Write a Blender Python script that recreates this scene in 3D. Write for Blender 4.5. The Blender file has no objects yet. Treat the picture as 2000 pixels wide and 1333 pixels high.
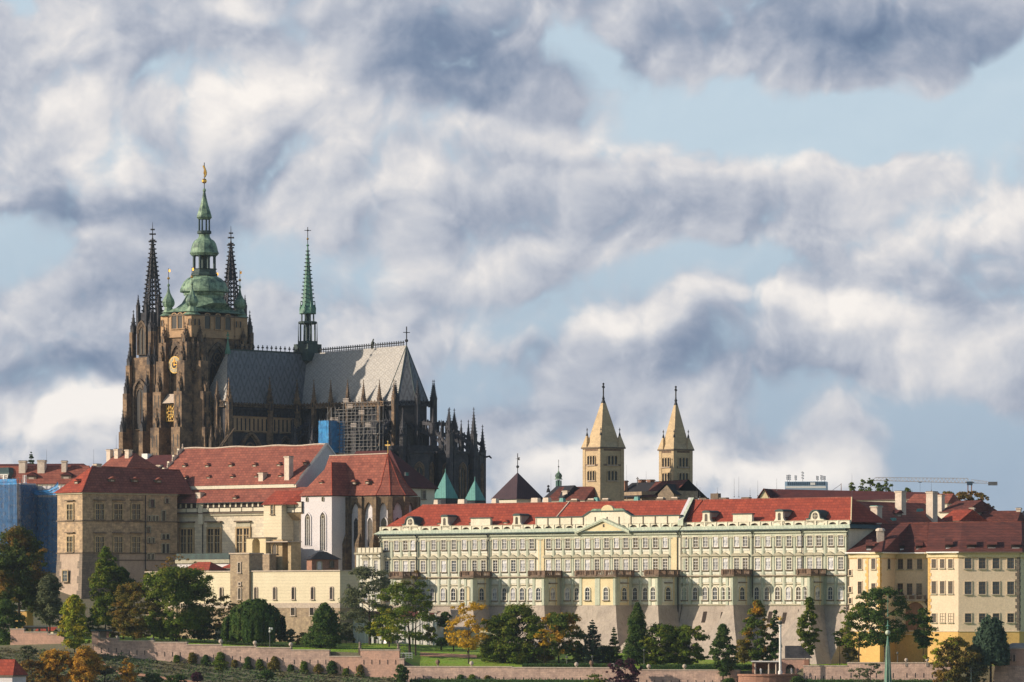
import bpy, math, random
import numpy as np
from mathutils import Vector, Matrix
random.seed(7); rng = np.random.default_rng(7)
R = math.radians; PI = math.pi
sc = bpy.context.scene
COL = sc.collection
# ------------------------------------------------------------------ camera, sky, sun, exposure
K, CZ, HY = 1e-4, 60.0, 1200.0        # metres per photo pixel per metre of distance, eye height, horizon row
cd = bpy.data.cameras.new('camera'); cam = bpy.data.objects.new('camera', cd); COL.objects.link(cam)
cam.location = (0, 0, CZ); cam.rotation_euler = (R(90), 0, 0)
cd.sensor_width = 36; cd.lens = 180; cd.shift_y = (HY - 666.5) / 2000
cd.clip_start = 5; cd.clip_end = 30000
sc.camera = cam
sc.view_settings.view_transform = 'Standard'; sc.view_settings.look = 'None'
sc.view_settings.exposure = .1; sc.view_settings.gamma = 1; sc.view_settings.use_curve_mapping = False
sc.cycles.max_bounces = 4; sc.cycles.diffuse_bounces = 2; sc.cycles.glossy_bounces = 2
sc.cycles.transmission_bounces = 4; sc.cycles.transparent_max_bounces = 6
SUN_TO = Vector((-0.985, -0.174, 0)).normalized(); SUN_EL = R(23)
sv = Vector((SUN_TO.x*math.cos(SUN_EL), SUN_TO.y*math.cos(SUN_EL), math.sin(SUN_EL)))
sl = bpy.data.lights.new('sun', 'SUN'); sl.energy = 4.8; sl.angle = R(0.5); sl.color = (1.0, 0.84, 0.66)
so = bpy.data.objects.new('sun', sl); COL.objects.link(so)
so.rotation_euler = sv.to_track_quat('Z', 'Y').to_euler(); so.location = (-300, 1200, 400)

world = bpy.data.worlds.new('World'); sc.world = world; world.use_nodes = True
def build_world():
    nt = world.node_tree; N = nt.nodes; L = nt.links; N.clear()
    def nd(t, **k):
        n = N.new(t)
        for a, b in k.items(): setattr(n, a, b)
        return n
    def put(n, i, v):
        if hasattr(v, 'is_output') or isinstance(v, bpy.types.NodeSocket): L.new(v, n.inputs[i])
        elif v is not None: n.inputs[i].default_value = v
    def ma(op, a, b=None, c=None, clamp=False):
        n = nd('ShaderNodeMath', operation=op); n.use_clamp = clamp
        put(n, 0, a); put(n, 1, b); put(n, 2, c); return n.outputs[0]
    def vm(op, a, b=None, c=None):
        n = nd('ShaderNodeVectorMath', operation=op)
        put(n, 0, a); put(n, 1, b); put(n, 2, c); return n.outputs['Value' if op == 'LENGTH' else 'Vector']
    def mr(x, a, b, c, d, mode='SMOOTHSTEP'):
        n = nd('ShaderNodeMapRange', interpolation_type=mode)
        for i, v in enumerate((x, a, b, c, d)): put(n, i, v)
        return n.outputs[0]
    def noise(vec, s, det, rough=.55, dist=0.):
        n = nd('ShaderNodeTexNoise'); put(n, 'Vector', vec); put(n, 'Scale', s); put(n, 'Detail', det)
        put(n, 'Roughness', rough); put(n, 'Distortion', dist); return n
    def mix(f, a, b):
        n = nd('ShaderNodeMix', data_type='RGBA'); put(n, 0, f); put(n, 6, a); put(n, 7, b); return n.outputs[2]
    tc = nd('ShaderNodeTexCoord'); sx = nd('ShaderNodeSeparateXYZ'); L.new(tc.outputs['Generated'], sx.inputs[0])
    az = ma('ARCTAN2', sx.outputs[0], sx.outputs[1]); el = ma('ARCSINE', sx.outputs[2])
    U = ma('MULTIPLY_ADD', az, 100., 10.); V = ma('MULTIPLY_ADD', el, -100., 12.)   # degrees-like sky chart
    cb = nd('ShaderNodeCombineXYZ'); L.new(U, cb.inputs[0]); L.new(V, cb.inputs[1]); P0 = cb.outputs[0]
    # stretch a little sideways, warp with noise
    w1 = noise(P0, .32, 2, .5); w2 = noise(P0, 1.1, 2, .5)
    wv = vm('MULTIPLY_ADD', vm('SUBTRACT', w1.outputs['Color'], (.5, .5, .5)), (2.6, 1.8, 0), P0)
    Pw = vm('MULTIPLY_ADD', vm('SUBTRACT', w2.outputs['Color'], (.5, .5, .5)), (.8, .6, 0), wv)
    def blobs(base, lst):
        acc = base
        for (cx, cy, rx, ry, a) in lst:
            d = vm('LENGTH', vm('MULTIPLY_ADD', Pw, (1/rx, 1/ry, 0), (-cx/rx, -cy/ry, 0)))
            acc = ma('ADD', mr(d, 1.25, 0.15, 0., a*1.12 if a < 0 else a), acc)
        return acc
    TONE = [(5.2, 1.7, 1.5, 0.8, 0.34), (4.0, 2.3, 1.0, 0.7, 0.22), (2.1, 3.0, 0.9, 1.1, 0.36), (1.2, 0.6, 1.0, 0.9, 0.22), (1.3, 2.0, 1.0, 0.8, 0.12), (4.9, 0.1, 1.0, 0.35, 0.34), (6.6, 2.5, 1.3, 0.7, 0.18), (9.2, 1.5, 2.6, 1.0, -0.34), (8.3, 0.6, 2.0, 0.7, -0.16), (11.8, 1.4, 1.3, 0.7, -0.22), (6.0, 0.6, 1.2, 0.6, -0.08), (2.9, 0.9, 0.9, 0.8, -0.08), (15.2, 0.35, 4.0, 0.8, -0.24), (17.4, 1.0, 2.3, 0.9, -0.24), (19.0, 0.7, 1.2, 0.8, -0.1), (2.2, 4.2, 3.0, 0.5, -0.32), (4.4, 3.5, 1.8, 0.5, -0.12), (1.5, 7.2, 2.4, 0.5, -0.3), (2.1, 5.8, 1.3, 0.9, -0.14), (4.8, 4.7, 0.8, 0.5, -0.12), (9.0, 2.5, 1.6, 0.35, 0.2), (11.6, 2.7, 2.0, 0.35, 0.26), (14.5, 3.0, 2.6, 0.4, 0.26), (16.8, 3.5, 1.6, 0.5, 0.12), (13.5, 4.2, 3.2, 0.8, -0.12), (9.6, 4.2, 2.0, 0.7, -0.08), (7.9, 3.3, 1.2, 0.5, 0.1), (18.2, 4.4, 2.4, 1.0, 0.22), (19.6, 4.0, 1.0, 0.9, 0.12), (14.9, 6.0, 2.4, 0.35, 0.34), (12.2, 6.3, 1.8, 0.4, 0.24), (17.0, 6.3, 1.6, 0.6, 0.24), (18.6, 7.2, 1.6, 0.8, 0.14), (10.6, 6.9, 2.2, 0.7, -0.1), (14.4, 7.3, 2.6, 0.7, -0.24), (19.0, 5.9, 1.2, 0.5, -0.14), (7.8, 5.3, 1.6, 0.5, 0.2), (9.6, 6.4, 1.4, 0.5, 0.16), (1.5, 7.95, 0.8, 0.45, 0.42), (0.9, 8.4, 1.3, 0.7, 0.42), (2.2, 8.0, 0.5, 0.5, 0.3), (5.4, 4.5, 1.6, 0.6, 0.1), (11.0, 9.1, 2.4, 0.8, 0.28), (13.5, 9.2, 3.2, 0.7, 0.2), (14.8, 9.2, 2.0, 0.45, 0.26), (12.8, 8.5, 1.2, 0.5, 0.1), (16.1, 8.9, 0.8, 0.5, 0.2), (9.9, 8.0, 1.3, 0.6, -0.14), (6.8, 7.0, 1.2, 1.0, 0.05)]
    CLEAR = [(13.6, 2.1, 2.3, 0.8, 1.0), (16.8, 2.5, 2.8, 0.85, 1.1), (19.4, 2.5, 1.6, 1.4, 1.1), (19.9, 1.4, 0.7, 1.4, 0.8), (6.2, 5.2, 1.8, 0.9, 0.7), (0.3, 4.9, 1.2, 0.8, 0.75), (0.2, 0.2, 0.3, 0.5, 0.5), (13.4, 5.3, 2.6, 0.7, 0.75), (18.8, 9.3, 3.0, 1.2, 1.0), (18.5, 8.3, 1.9, 0.9, 0.75), (10.2, 6.0, 1.5, 0.6, 0.55), (2.8, 4.9, 0.8, 0.4, 0.35), (9.3, 7.4, 1.4, 0.9, 0.6), (15.4, 7.8, 1.7, 0.6, 0.55), (11.3, 1.2, 1.0, 0.8, 0.6), (3.3, 1.6, 0.6, 0.5, 0.25), (8.0, 7.9, 0.9, 0.9, 0.3)]
    T = blobs(.545, TONE); S = blobs(-.22, CLEAR)
    Pn = vm('MULTIPLY_ADD', vm('SUBTRACT', w1.outputs['Color'], (.5, .5, .5)), (1.6, 1.2, 0), P0)
    off = vm('ADD', Pn, (-.20, -.30, 0))
    def puff(v):
        n = noise(v, .5, 9, .6).outputs[0]
        rd = nd('ShaderNodeTexNoise', noise_type='RIDGED_MULTIFRACTAL'); rd.normalize = True; put(rd, 'Vector', v); put(rd, 'Scale', .34); put(rd, 'Detail', 4.2); put(rd, 'Roughness', .6); put(rd, 'Offset', .9); put(rd, 'Gain', 1.6)
        return n, ma('MULTIPLY_ADD', rd.outputs[0], -.28, ma('MULTIPLY', n, .75))
    n1, d1 = puff(Pn); n2, d2 = puff(off)
    relief = ma('SUBTRACT', d1, d2)
    n3 = noise(vm('MULTIPLY', P0, (1., 1.5, 1)), .28, 4, .5)
    T = ma('MULTIPLY_ADD', relief, .74, T)
    T = ma('MULTIPLY_ADD', ma('SUBTRACT', n1, .5), .35, T)
    T = ma('MULTIPLY_ADD', ma('SUBTRACT', n3.outputs[0], .5), .22, T)
    ra = nd('ShaderNodeValToRGB'); put(ra, 0, T); cr = ra.color_ramp; cr.interpolation = 'B_SPLINE'
    stops = [(0., (.13, .185, .29)), (.2, (.205, .265, .375)), (.42, (.38, .415, .50)), (.60, (.545, .565, .62)),
             (.78, (.72, .70, .70)), (1., (.95, .895, .84))]
    while len(cr.elements) < len(stops): cr.elements.new(.5)
    for e, (p, c) in zip(cr.elements, stops): e.position = p; e.color = (*c, 1)
    # thin air between the clouds: Nishita sky pulled towards the pale cyan of the photograph
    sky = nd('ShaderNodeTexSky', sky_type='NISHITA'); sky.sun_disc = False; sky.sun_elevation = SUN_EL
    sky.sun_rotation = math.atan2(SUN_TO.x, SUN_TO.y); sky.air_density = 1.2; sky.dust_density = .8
    low = mr(V, 3., 10.5, 0., 1., 'LINEAR')
    clear = mix(low, (5.2, 6.45, 7.6, 1), (2.8, 4.0, 5.7, 1))
    skyc = mix(.85, sky.outputs[0], clear)
    m = mr(ma('MULTIPLY_ADD', ma('SUBTRACT', d1, .22), -1.6, S),  .06, .66, 0., .93)
    cl = nd('ShaderNodeVectorMath', operation='SCALE'); L.new(ra.outputs[0], cl.inputs[0]); cl.inputs['Scale'].default_value = 10.
    fin = mix(m, cl.outputs[0], skyc)
    # cloud field fills this part; unseen sky beyond is made darker to cut fill light
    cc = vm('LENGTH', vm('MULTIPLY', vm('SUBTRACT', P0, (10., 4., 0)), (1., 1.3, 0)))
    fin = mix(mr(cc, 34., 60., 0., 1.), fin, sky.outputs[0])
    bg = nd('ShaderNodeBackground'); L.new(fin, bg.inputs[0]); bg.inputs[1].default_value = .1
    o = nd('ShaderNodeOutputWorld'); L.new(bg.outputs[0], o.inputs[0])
    world.cycles.sampling_method = 'MANUAL'; world.cycles.sample_map_resolution = 256
build_world()

# ------------------------------------------------------------------ materials (all procedural, real-world albedos)
MATS = {}
def lin(c): return tuple(((x/255+.055)/1.055)**2.4 if x > 10 else x/255/12.92 for x in c)
def mat(key, c1, c2=None, scale=.3, rough=.85, pattern=None, pc=None, ps=(1., .35), metal=0., spec=.3, bump=0., streak=.0, lo=.35, hi=.65):
    m = bpy.data.materials.new(key); m.use_nodes = True; nt = m.node_tree; N = nt.nodes; L = nt.links
    b = N['Principled BSDF']; b.inputs['Roughness'].default_value = rough; b.inputs['Metallic'].default_value = metal
    b.inputs['Specular IOR Level'].default_value = spec
    c2 = c2 or tuple(x*.75 for x in c1)
    tc = N.new('ShaderNodeTexCoord')
    def mth(op, a, b_=None, c_=None):
        n = N.new('ShaderNodeMath'); n.operation = op
        for i, v in enumerate((a, b_, c_)):
            if v is None: continue
            if isinstance(v, bpy.types.NodeSocket): L.new(v, n.inputs[i])
            else: n.inputs[i].default_value = v
        return n.outputs[0]
    def mx(f, a, b_):
        n = N.new('ShaderNodeMix'); n.data_type = 'RGBA'
        for i, v in ((0, f), (6, a), (7, b_)):
            if isinstance(v, bpy.types.NodeSocket): L.new(v, n.inputs[i])
            else: n.inputs[i].default_value = v if i == 0 else (*v[:3], 1)
        return n.outputs[2]
    def noi(s, det, sxyz=None, src=None):
        n = N.new('ShaderNodeTexNoise'); n.inputs['Scale'].default_value = s; n.inputs['Detail'].default_value = det
        n.inputs['Roughness'].default_value = .65
        v = src or tc.outputs['Object']
        if sxyz:
            k = N.new('ShaderNodeVectorMath'); k.operation = 'MULTIPLY'; k.inputs[1].default_value = sxyz; L.new(v, k.inputs[0]); v = k.outputs[0]
        L.new(v, n.inputs['Vector']); return n.outputs[0]
    def ramp(x, a, b_):
        n = N.new('ShaderNodeMapRange'); L.new(x, n.inputs[0]); n.inputs[1].default_value = a; n.inputs[2].default_value = b_; return n.outputs[0]
    col = mx(ramp(noi(scale, 6), lo, hi), c1, c2)
    if streak:
        col = mx(mth('MULTIPLY', ramp(noi(1.2, 4, (1, 1, .12)), .5, .8), streak), col, tuple(x*.45 for x in c1))
    fine = noi(2.2, 3)
    s = N.new('ShaderNodeSeparateXYZ'); L.new(tc.outputs['Object'], s.inputs[0])
    h = mth('ADD', s.outputs[0], s.outputs[1])
    if pattern in ('brick', 'tile'):
        cb = N.new('ShaderNodeCombineXYZ'); L.new(h, cb.inputs[0]); L.new(s.outputs[2], cb.inputs[1])
        br = N.new('ShaderNodeTexBrick'); L.new(cb.outputs[0], br.inputs['Vector']); br.inputs['Scale'].default_value = 1
        br.inputs['Brick Width'].default_value = ps[0]; br.inputs['Row Height'].default_value = ps[1]
        br.inputs['Mortar Size'].default_value = .06*ps[1] if pattern == 'brick' else .12*ps[1]
        br.inputs['Mortar Smooth'].default_value = .3
        br.inputs['Color1'].default_value = (1.22, 1.2, 1.15, 1); br.inputs['Color2'].default_value = (.78, .78, .8, 1)
        br.inputs['Mortar'].default_value = (.6, .6, .62, 1)
        n = N.new('ShaderNodeMix'); n.data_type = 'RGBA'; n.blend_type = 'MULTIPLY'; n.inputs[0].default_value = (pc or .7)
        L.new(col, n.inputs[6]); L.new(br.outputs[0], n.inputs[7]); col = n.outputs[2]
    if pattern == 'diamond':
        a = mth('DIVIDE', h, ps[0]); z = mth('DIVIDE', s.outputs[2], ps[1])
        def tri(x): return mth('ABSOLUTE', mth('SUBTRACT', mth('FRACT', x), .5))
        p, q = tri(mth('ADD', a, z)), tri(mth('SUBTRACT', a, z))
        line = mth('MAXIMUM', p, q)
        k1 = mth('MULTIPLY', mth('GREATER_THAN', line, .42), mth('LESS_THAN', line, .485))
        k2 = mth('LESS_THAN', mth('ADD', p, q), .17)
        col = mx(mth('MULTIPLY', mth('MAXIMUM', k1, k2), .75), col, pc)
    if pattern == 'seam':
        k = mth('LESS_THAN', mth('FRACT', mth('DIVIDE', h, ps[0])), .16)
        col = mx(mth('MULTIPLY', k, .5), col, tuple(x*.45 for x in c1))
    if pattern == 'course':
        k = mth('LESS_THAN', mth('FRACT', mth('DIVIDE', s.outputs[2], ps[1])), .12)
        col = mx(mth('MULTIPLY', k, .35), col, tuple(x*.5 for x in c1))
    n = N.new('ShaderNodeMix'); n.data_type = 'RGBA'; n.blend_type = 'MULTIPLY'; n.inputs[0].default_value = 1
    L.new(col, n.inputs[6]); g = ramp(fine, .2, .8)
    g2 = mth('MULTIPLY_ADD', g, .36, .82); L.new(g2, n.inputs[7]); col = n.outputs[2]
    L.new(col, b.inputs['Base Color'])
    if bump:
        bp = N.new('ShaderNodeBump'); bp.inputs['Strength'].default_value = .5; bp.inputs['Distance'].default_value = bump
        L.new(fine, bp.inputs['Height']); L.new(bp.outputs[0], b.inputs['Normal'])
    MATS[key] = m; return m
mat('green_plaster', (.50, .53, .43), (.42, .455, .36), .25, streak=.45)
mat('cream_plaster', (.74, .70, .57), (.64, .60, .48), .2, streak=.4)
mat('pale_panel', (.71, .71, .63), (.64, .65, .57), .2, streak=.4)
mat('yellow_plaster', (.62, .47, .22), (.55, .40, .17), .2, streak=.2)
mat('trim_stone', (.46, .43, .33), (.36, .33, .24), .8, streak=.3)
mat('dark_trim', (.20, .15, .11), (.13, .10, .075), 1)
mat('balustrade_stone', (.26, .17, .12), (.12, .085, .065), .8, streak=.4)
mat('grey_render', (.46, .39, .325), (.33, .28, .24), .16, streak=.7, bump=.2)
mat('red_tile', (.35, .070, .040), (.26, .05, .032), .35, pattern='tile', ps=(1.3, .8), pc=.75, bump=.15, rough=.9)
mat('old_tile', (.32, .108, .075), (.22, .07, .052), .3, pattern='tile', ps=(1.3, .8), pc=.85, bump=.15, rough=.9)
mat('brown_tile', (.165, .050, .037), (.10, .034, .028), .35, pattern='tile', ps=(1.3, .8), pc=.85, bump=.15, rough=.9)
mat('dark_tile', (.10, .028, .028), (.075, .022, .024), .4, pattern='tile', ps=(.6, .5), pc=.5, rough=.9)
mat('slate_black', (.03, .03, .036), (.02, .02, .026), .4, pattern='seam', ps=(.9, 1))
mat('purple_tin', (.075, .045, .055), (.055, .035, .045), .5, pattern='seam', ps=(.9, 1))
mat('copper', (.26, .39, .265), (.045, .09, .078), .45, rough=.6, pattern='seam', ps=(1.1, 1), streak=.8, lo=.42, hi=.62)
mat('copper_pale', (.58, .63, .50), (.43, .51, .40), .5, rough=.6, pattern='seam', ps=(1.3, 1), streak=.4)
mat('copper_teal', (.14, .37, .33), (.10, .29, .27), .5, rough=.6, pattern='seam', ps=(1.1, 1))
mat('copper_dark', (.045, .085, .08), (.03, .05, .055), .5, rough=.6)
mat('copper_spire', (.13, .30, .22), (.07, .17, .13), .6, rough=.5, streak=.5)
mat('gold', (.85, .50, .12), (.75, .4, .08), 1, rough=.3, metal=.9)
mat('gold_paint', (.80, .55, .16), (.6, .36, .08), 1, rough=.45)
mat('iron', (.03, .03, .035), (.02, .02, .025), 1, rough=.6)
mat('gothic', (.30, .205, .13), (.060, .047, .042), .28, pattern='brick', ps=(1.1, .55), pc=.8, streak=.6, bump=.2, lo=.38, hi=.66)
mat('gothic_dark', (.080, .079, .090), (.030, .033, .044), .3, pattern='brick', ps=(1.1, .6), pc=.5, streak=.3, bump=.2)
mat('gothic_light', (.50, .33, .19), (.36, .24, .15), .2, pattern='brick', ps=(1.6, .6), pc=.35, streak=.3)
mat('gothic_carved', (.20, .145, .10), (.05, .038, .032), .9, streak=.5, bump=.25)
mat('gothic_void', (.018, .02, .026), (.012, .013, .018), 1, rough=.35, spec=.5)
mat('slate_diamond_shaded', (.17, .175, .19), (.12, .13, .145), .5, pattern='diamond', pc=(.055, .058, .065), ps=(3.9, 7.6), rough=.5, spec=.5)  # darker copy of the roof slate, shade painted in for slopes facing away
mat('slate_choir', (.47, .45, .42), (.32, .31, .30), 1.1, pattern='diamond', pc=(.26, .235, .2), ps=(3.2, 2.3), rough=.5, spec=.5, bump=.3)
mat('sandstone', (.52, .40, .24), (.38, .28, .165), .3, pattern='brick', ps=(1.3, .5), pc=.55, bump=.12)
mat('basilica_stone', (.57, .44, .27), (.46, .35, .22), .18, pattern='brick', ps=(1.1, .45), pc=.4, bump=.15)
mat('rough_stone', (.44, .34, .23), (.27, .205, .15), .8, pattern='brick', ps=(1.0, .5), pc=.6, bump=.25)
mat('louis_stone', (.56, .41, .26), (.28, .21, .15), .6, pattern='brick', ps=(1.5, .5), pc=.75, bump=.15, streak=.3)
mat('quoin', (.25, .20, .16), (.16, .135, .115), .8, pattern='brick', ps=(1.4, .7), pc=.7)
mat('base_render', (.46, .36, .28), (.38, .29, .23), .5, bump=.1, streak=.25)
mat('sgraffito', (.68, .61, .49), (.57, .50, .39), .3, pattern='brick', ps=(1.7, .9), pc=.55, streak=.25)
mat('ivory', (.70, .65, .53), (.63, .58, .46), .15, streak=.2, bump=.05)
mat('ivory_course', (.72, .64, .47), (.66, .58, .42), .15, pattern='course', ps=(1, 1.0), streak=.12)
mat('yellow_pale', (.72, .61, .39), (.62, .52, .32), .15, streak=.15)
mat('ochre', (.72, .47, .17), (.64, .40, .14), .3, streak=.3)
mat('peach', (.76, .62, .46), (.70, .56, .41), .12, streak=.15)
mat('white_plaster', (.68, .65, .67), (.62, .59, .61), .15, streak=.12)
mat('garden_white', (.70, .69, .68), (.60, .59, .58), .3, streak=.2)
mat('chapel_stone', (.22, .155, .095), (.10, .072, .05), .6, pattern='brick', ps=(1.1, .5), pc=.7, bump=.2)
mat('timber', (.045, .032, .024), (.03, .02, .016), 1)
mat('brickwork', (.36, .19, .13), (.26, .14, .10), .7, pattern='brick', ps=(.6, .3), pc=.5)
mat('wall_stone', (.60, .43, .35), (.38, .27, .23), .5, pattern='brick', ps=(1.3, .5), pc=.6, bump=.2, streak=.45)
mat('wall_pink', (.60, .37, .28), (.46, .30, .24), .25, pattern='brick', ps=(1., .45), pc=.4, bump=.15, streak=.3)
mat('coping', (.55, .46, .38), (.42, .35, .29), 1)
mat('chimney_plaster', (.72, .62, .52), (.58, .49, .40), .6, streak=.4)
mat('white_paint', (.78, .78, .76), (.70, .70, .69), 1, rough=.5)
mat('curtain', (.40, .40, .42), (.12, .13, .16), .55, rough=.35, spec=.5, lo=.45, hi=.55)
mat('glass', (.035, .045, .06), (.12, .13, .15), .45, rough=.15, spec=.7, lo=.5, hi=.7)
mat('glass_dark', (.03, .028, .03), (.055, .05, .05), .6, rough=.2, spec=.6)
mat('steel', (.16, .16, .17), (.10, .10, .10), 1, rough=.5)
mat('board', (.44, .40, .37), (.3, .26, .24), 1)
mat('office_panel', (.30, .44, .60), (.24, .37, .52), .3, rough=.4)
mat('office_dark', (.035, .07, .12), (.05, .09, .14), .4, rough=.25)
mat('crane_paint', (.52, .52, .54), (.42, .38, .38), .5)
mat('bark', (.05, .037, .028), (.03, .022, .018), 1.5, bump=.2)
mat('grass', (.20, .36, .035), (.24, .30, .05), .12, bump=.2, lo=.4, hi=.62)
mat('hill_ground', (.13, .14, .085), (.17, .14, .095), .08, bump=.3)
mat('path_earth', (.50, .27, .17), (.42, .23, .15), .5)
mat('hedge', (.03, .085, .02), (.02, .055, .015), 1.2, bump=.3)
mat('skin', (.45, .27, .19), (.42, .25, .18), 1); mat('cloth_dark', (.03, .03, .04), (.02, .02, .03), 1); mat('cloth_white', (.7, .7, .72), (.6, .6, .62), 1); mat('cloth_pink', (.75, .3, .42), (.65, .25, .35), 1)
mat('bronze', (.03, .045, .04), (.05, .06, .05), 1, rough=.5)

for _k in ('glass', 'curtain', 'glass_dark'):                    # base colour of the panes scaled at random, window by window
    _n = MATS[_k].node_tree; _b = _n.nodes['Principled BSDF']; _s = _b.inputs['Base Color'].links[0].from_socket
    _oi = _n.nodes.new('ShaderNodeObjectInfo'); _m = _n.nodes.new('ShaderNodeMapRange'); _m.inputs[3].default_value = .35; _m.inputs[4].default_value = 1.7; _n.links.new(_oi.outputs['Random'], _m.inputs[0])
    _h = _n.nodes.new('ShaderNodeHueSaturation'); _n.links.new(_m.outputs[0], _h.inputs['Value']); _n.links.new(_s, _h.inputs['Color']); _n.links.new(_h.outputs[0], _b.inputs['Base Color'])

def leafmat(key, c1, c2, c3=None, scale=.35, tr=.35):
    m = bpy.data.materials.new(key); m.use_nodes = True; nt = m.node_tree; N = nt.nodes; L = nt.links
    N.remove(N['Principled BSDF']); out = N['Material Output']
    tc = N.new('ShaderNodeTexCoord')
    def noi(s, d):
        n = N.new('ShaderNodeTexNoise'); n.inputs['Scale'].default_value = s; n.inputs['Detail'].default_value = d; L.new(tc.outputs['Object'], n.inputs[0]); return n.outputs[0]
    def rp(x, a, b):
        n = N.new('ShaderNodeMapRange'); L.new(x, n.inputs[0]); n.inputs[1].default_value = a; n.inputs[2].default_value = b; return n.outputs[0]
    def mx(f, a, b):
        n = N.new('ShaderNodeMix'); n.data_type = 'RGBA'; L.new(f, n.inputs[0])
        for i, v in ((6, a), (7, b)):
            if isinstance(v, bpy.types.NodeSocket): L.new(v, n.inputs[i])
            else: n.inputs[i].default_value = (*v, 1)
        return n.outputs[2]
    col = mx(rp(noi(1.6, 3), .35, .65), c1, c2)
    if c3: col = mx(rp(noi(scale, 3), .50, .62), col, c3)
    d = N.new('ShaderNodeBsdfDiffuse'); t = N.new('ShaderNodeBsdfTranslucent'); ms = N.new('ShaderNodeMixShader'); ms.inputs[0].default_value = tr
    L.new(col, d.inputs[0]); L.new(col, t.inputs[0]); L.new(d.outputs[0], ms.inputs[1]); L.new(t.outputs[0], ms.inputs[2]); L.new(ms.outputs[0], out.inputs[0])
    MATS[key] = m
leafmat('lawn', (.20, .35, .035), (.25, .40, .04), (.28, .32, .05), scale=.1)
leafmat('leaf_green', (0.094, 0.150, 0.028), (0.150, 0.204, 0.033), (0.200, 0.216, 0.039))
leafmat('leaf_deep', (0.053, 0.102, 0.031), (0.081, 0.138, 0.035), (0.106, 0.150, 0.039))
leafmat('leaf_olive', (0.150, 0.144, 0.039), (0.213, 0.174, 0.044), (0.263, 0.168, 0.044))
leafmat('leaf_lime', (0.237, 0.300, 0.039), (0.338, 0.360, 0.044), (0.450, 0.372, 0.044))
leafmat('leaf_yellow', (0.625, 0.396, 0.044), (0.475, 0.324, 0.044), (0.725, 0.456, 0.044))
leafmat('leaf_orange', (.50, .26, .05), (.62, .36, .05), (.26, .20, .045))
leafmat('leaf_turning', (0.088, 0.150, 0.033), (0.138, 0.180, 0.039), (0.575, 0.300, 0.039), scale=.22)
leafmat('leaf_brown', (0.237, 0.132, 0.044), (0.188, 0.168, 0.050), (0.338, 0.180, 0.044))
leafmat('leaf_bluegreen', (0.060, 0.102, 0.072), (0.088, 0.138, 0.086))
leafmat('leaf_greygreen', (0.125, 0.150, 0.083), (0.169, 0.186, 0.099))
leafmat('leaf_purple', (0.106, 0.042, 0.061), (0.069, 0.034, 0.050))
leafmat('leaf_autumn_top', (0.069, 0.108, 0.035), (0.100, 0.132, 0.035), (0.300, 0.168, 0.044), scale=.12)
leafmat('vine', (.075, .13, .05), (.16, .21, .10), (.17, .16, .08), scale=.09)
def netmat(key, c1, c2):
    m = mat(key, c1, c2, .5, rough=.6, streak=.6); m = MATS[key]; nt = m.node_tree; N = nt.nodes; L = nt.links; b = N['Principled BSDF']
    tc = N.new('ShaderNodeTexCoord'); n = N.new('ShaderNodeTexNoise'); n.inputs['Scale'].default_value = .8; L.new(tc.outputs['Object'], n.inputs[0])
    r = N.new('ShaderNodeMapRange'); r.inputs[1].default_value = .35; r.inputs[2].default_value = .65; r.inputs[3].default_value = .62; r.inputs[4].default_value = .9; L.new(n.outputs[0], r.inputs[0]); L.new(r.outputs[0], b.inputs['Alpha'])
netmat('net_blue', (.018, .12, .30), (.010, .075, .21)); netmat('net_bright', (.04, .32, .68), (.02, .20, .52))

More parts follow.
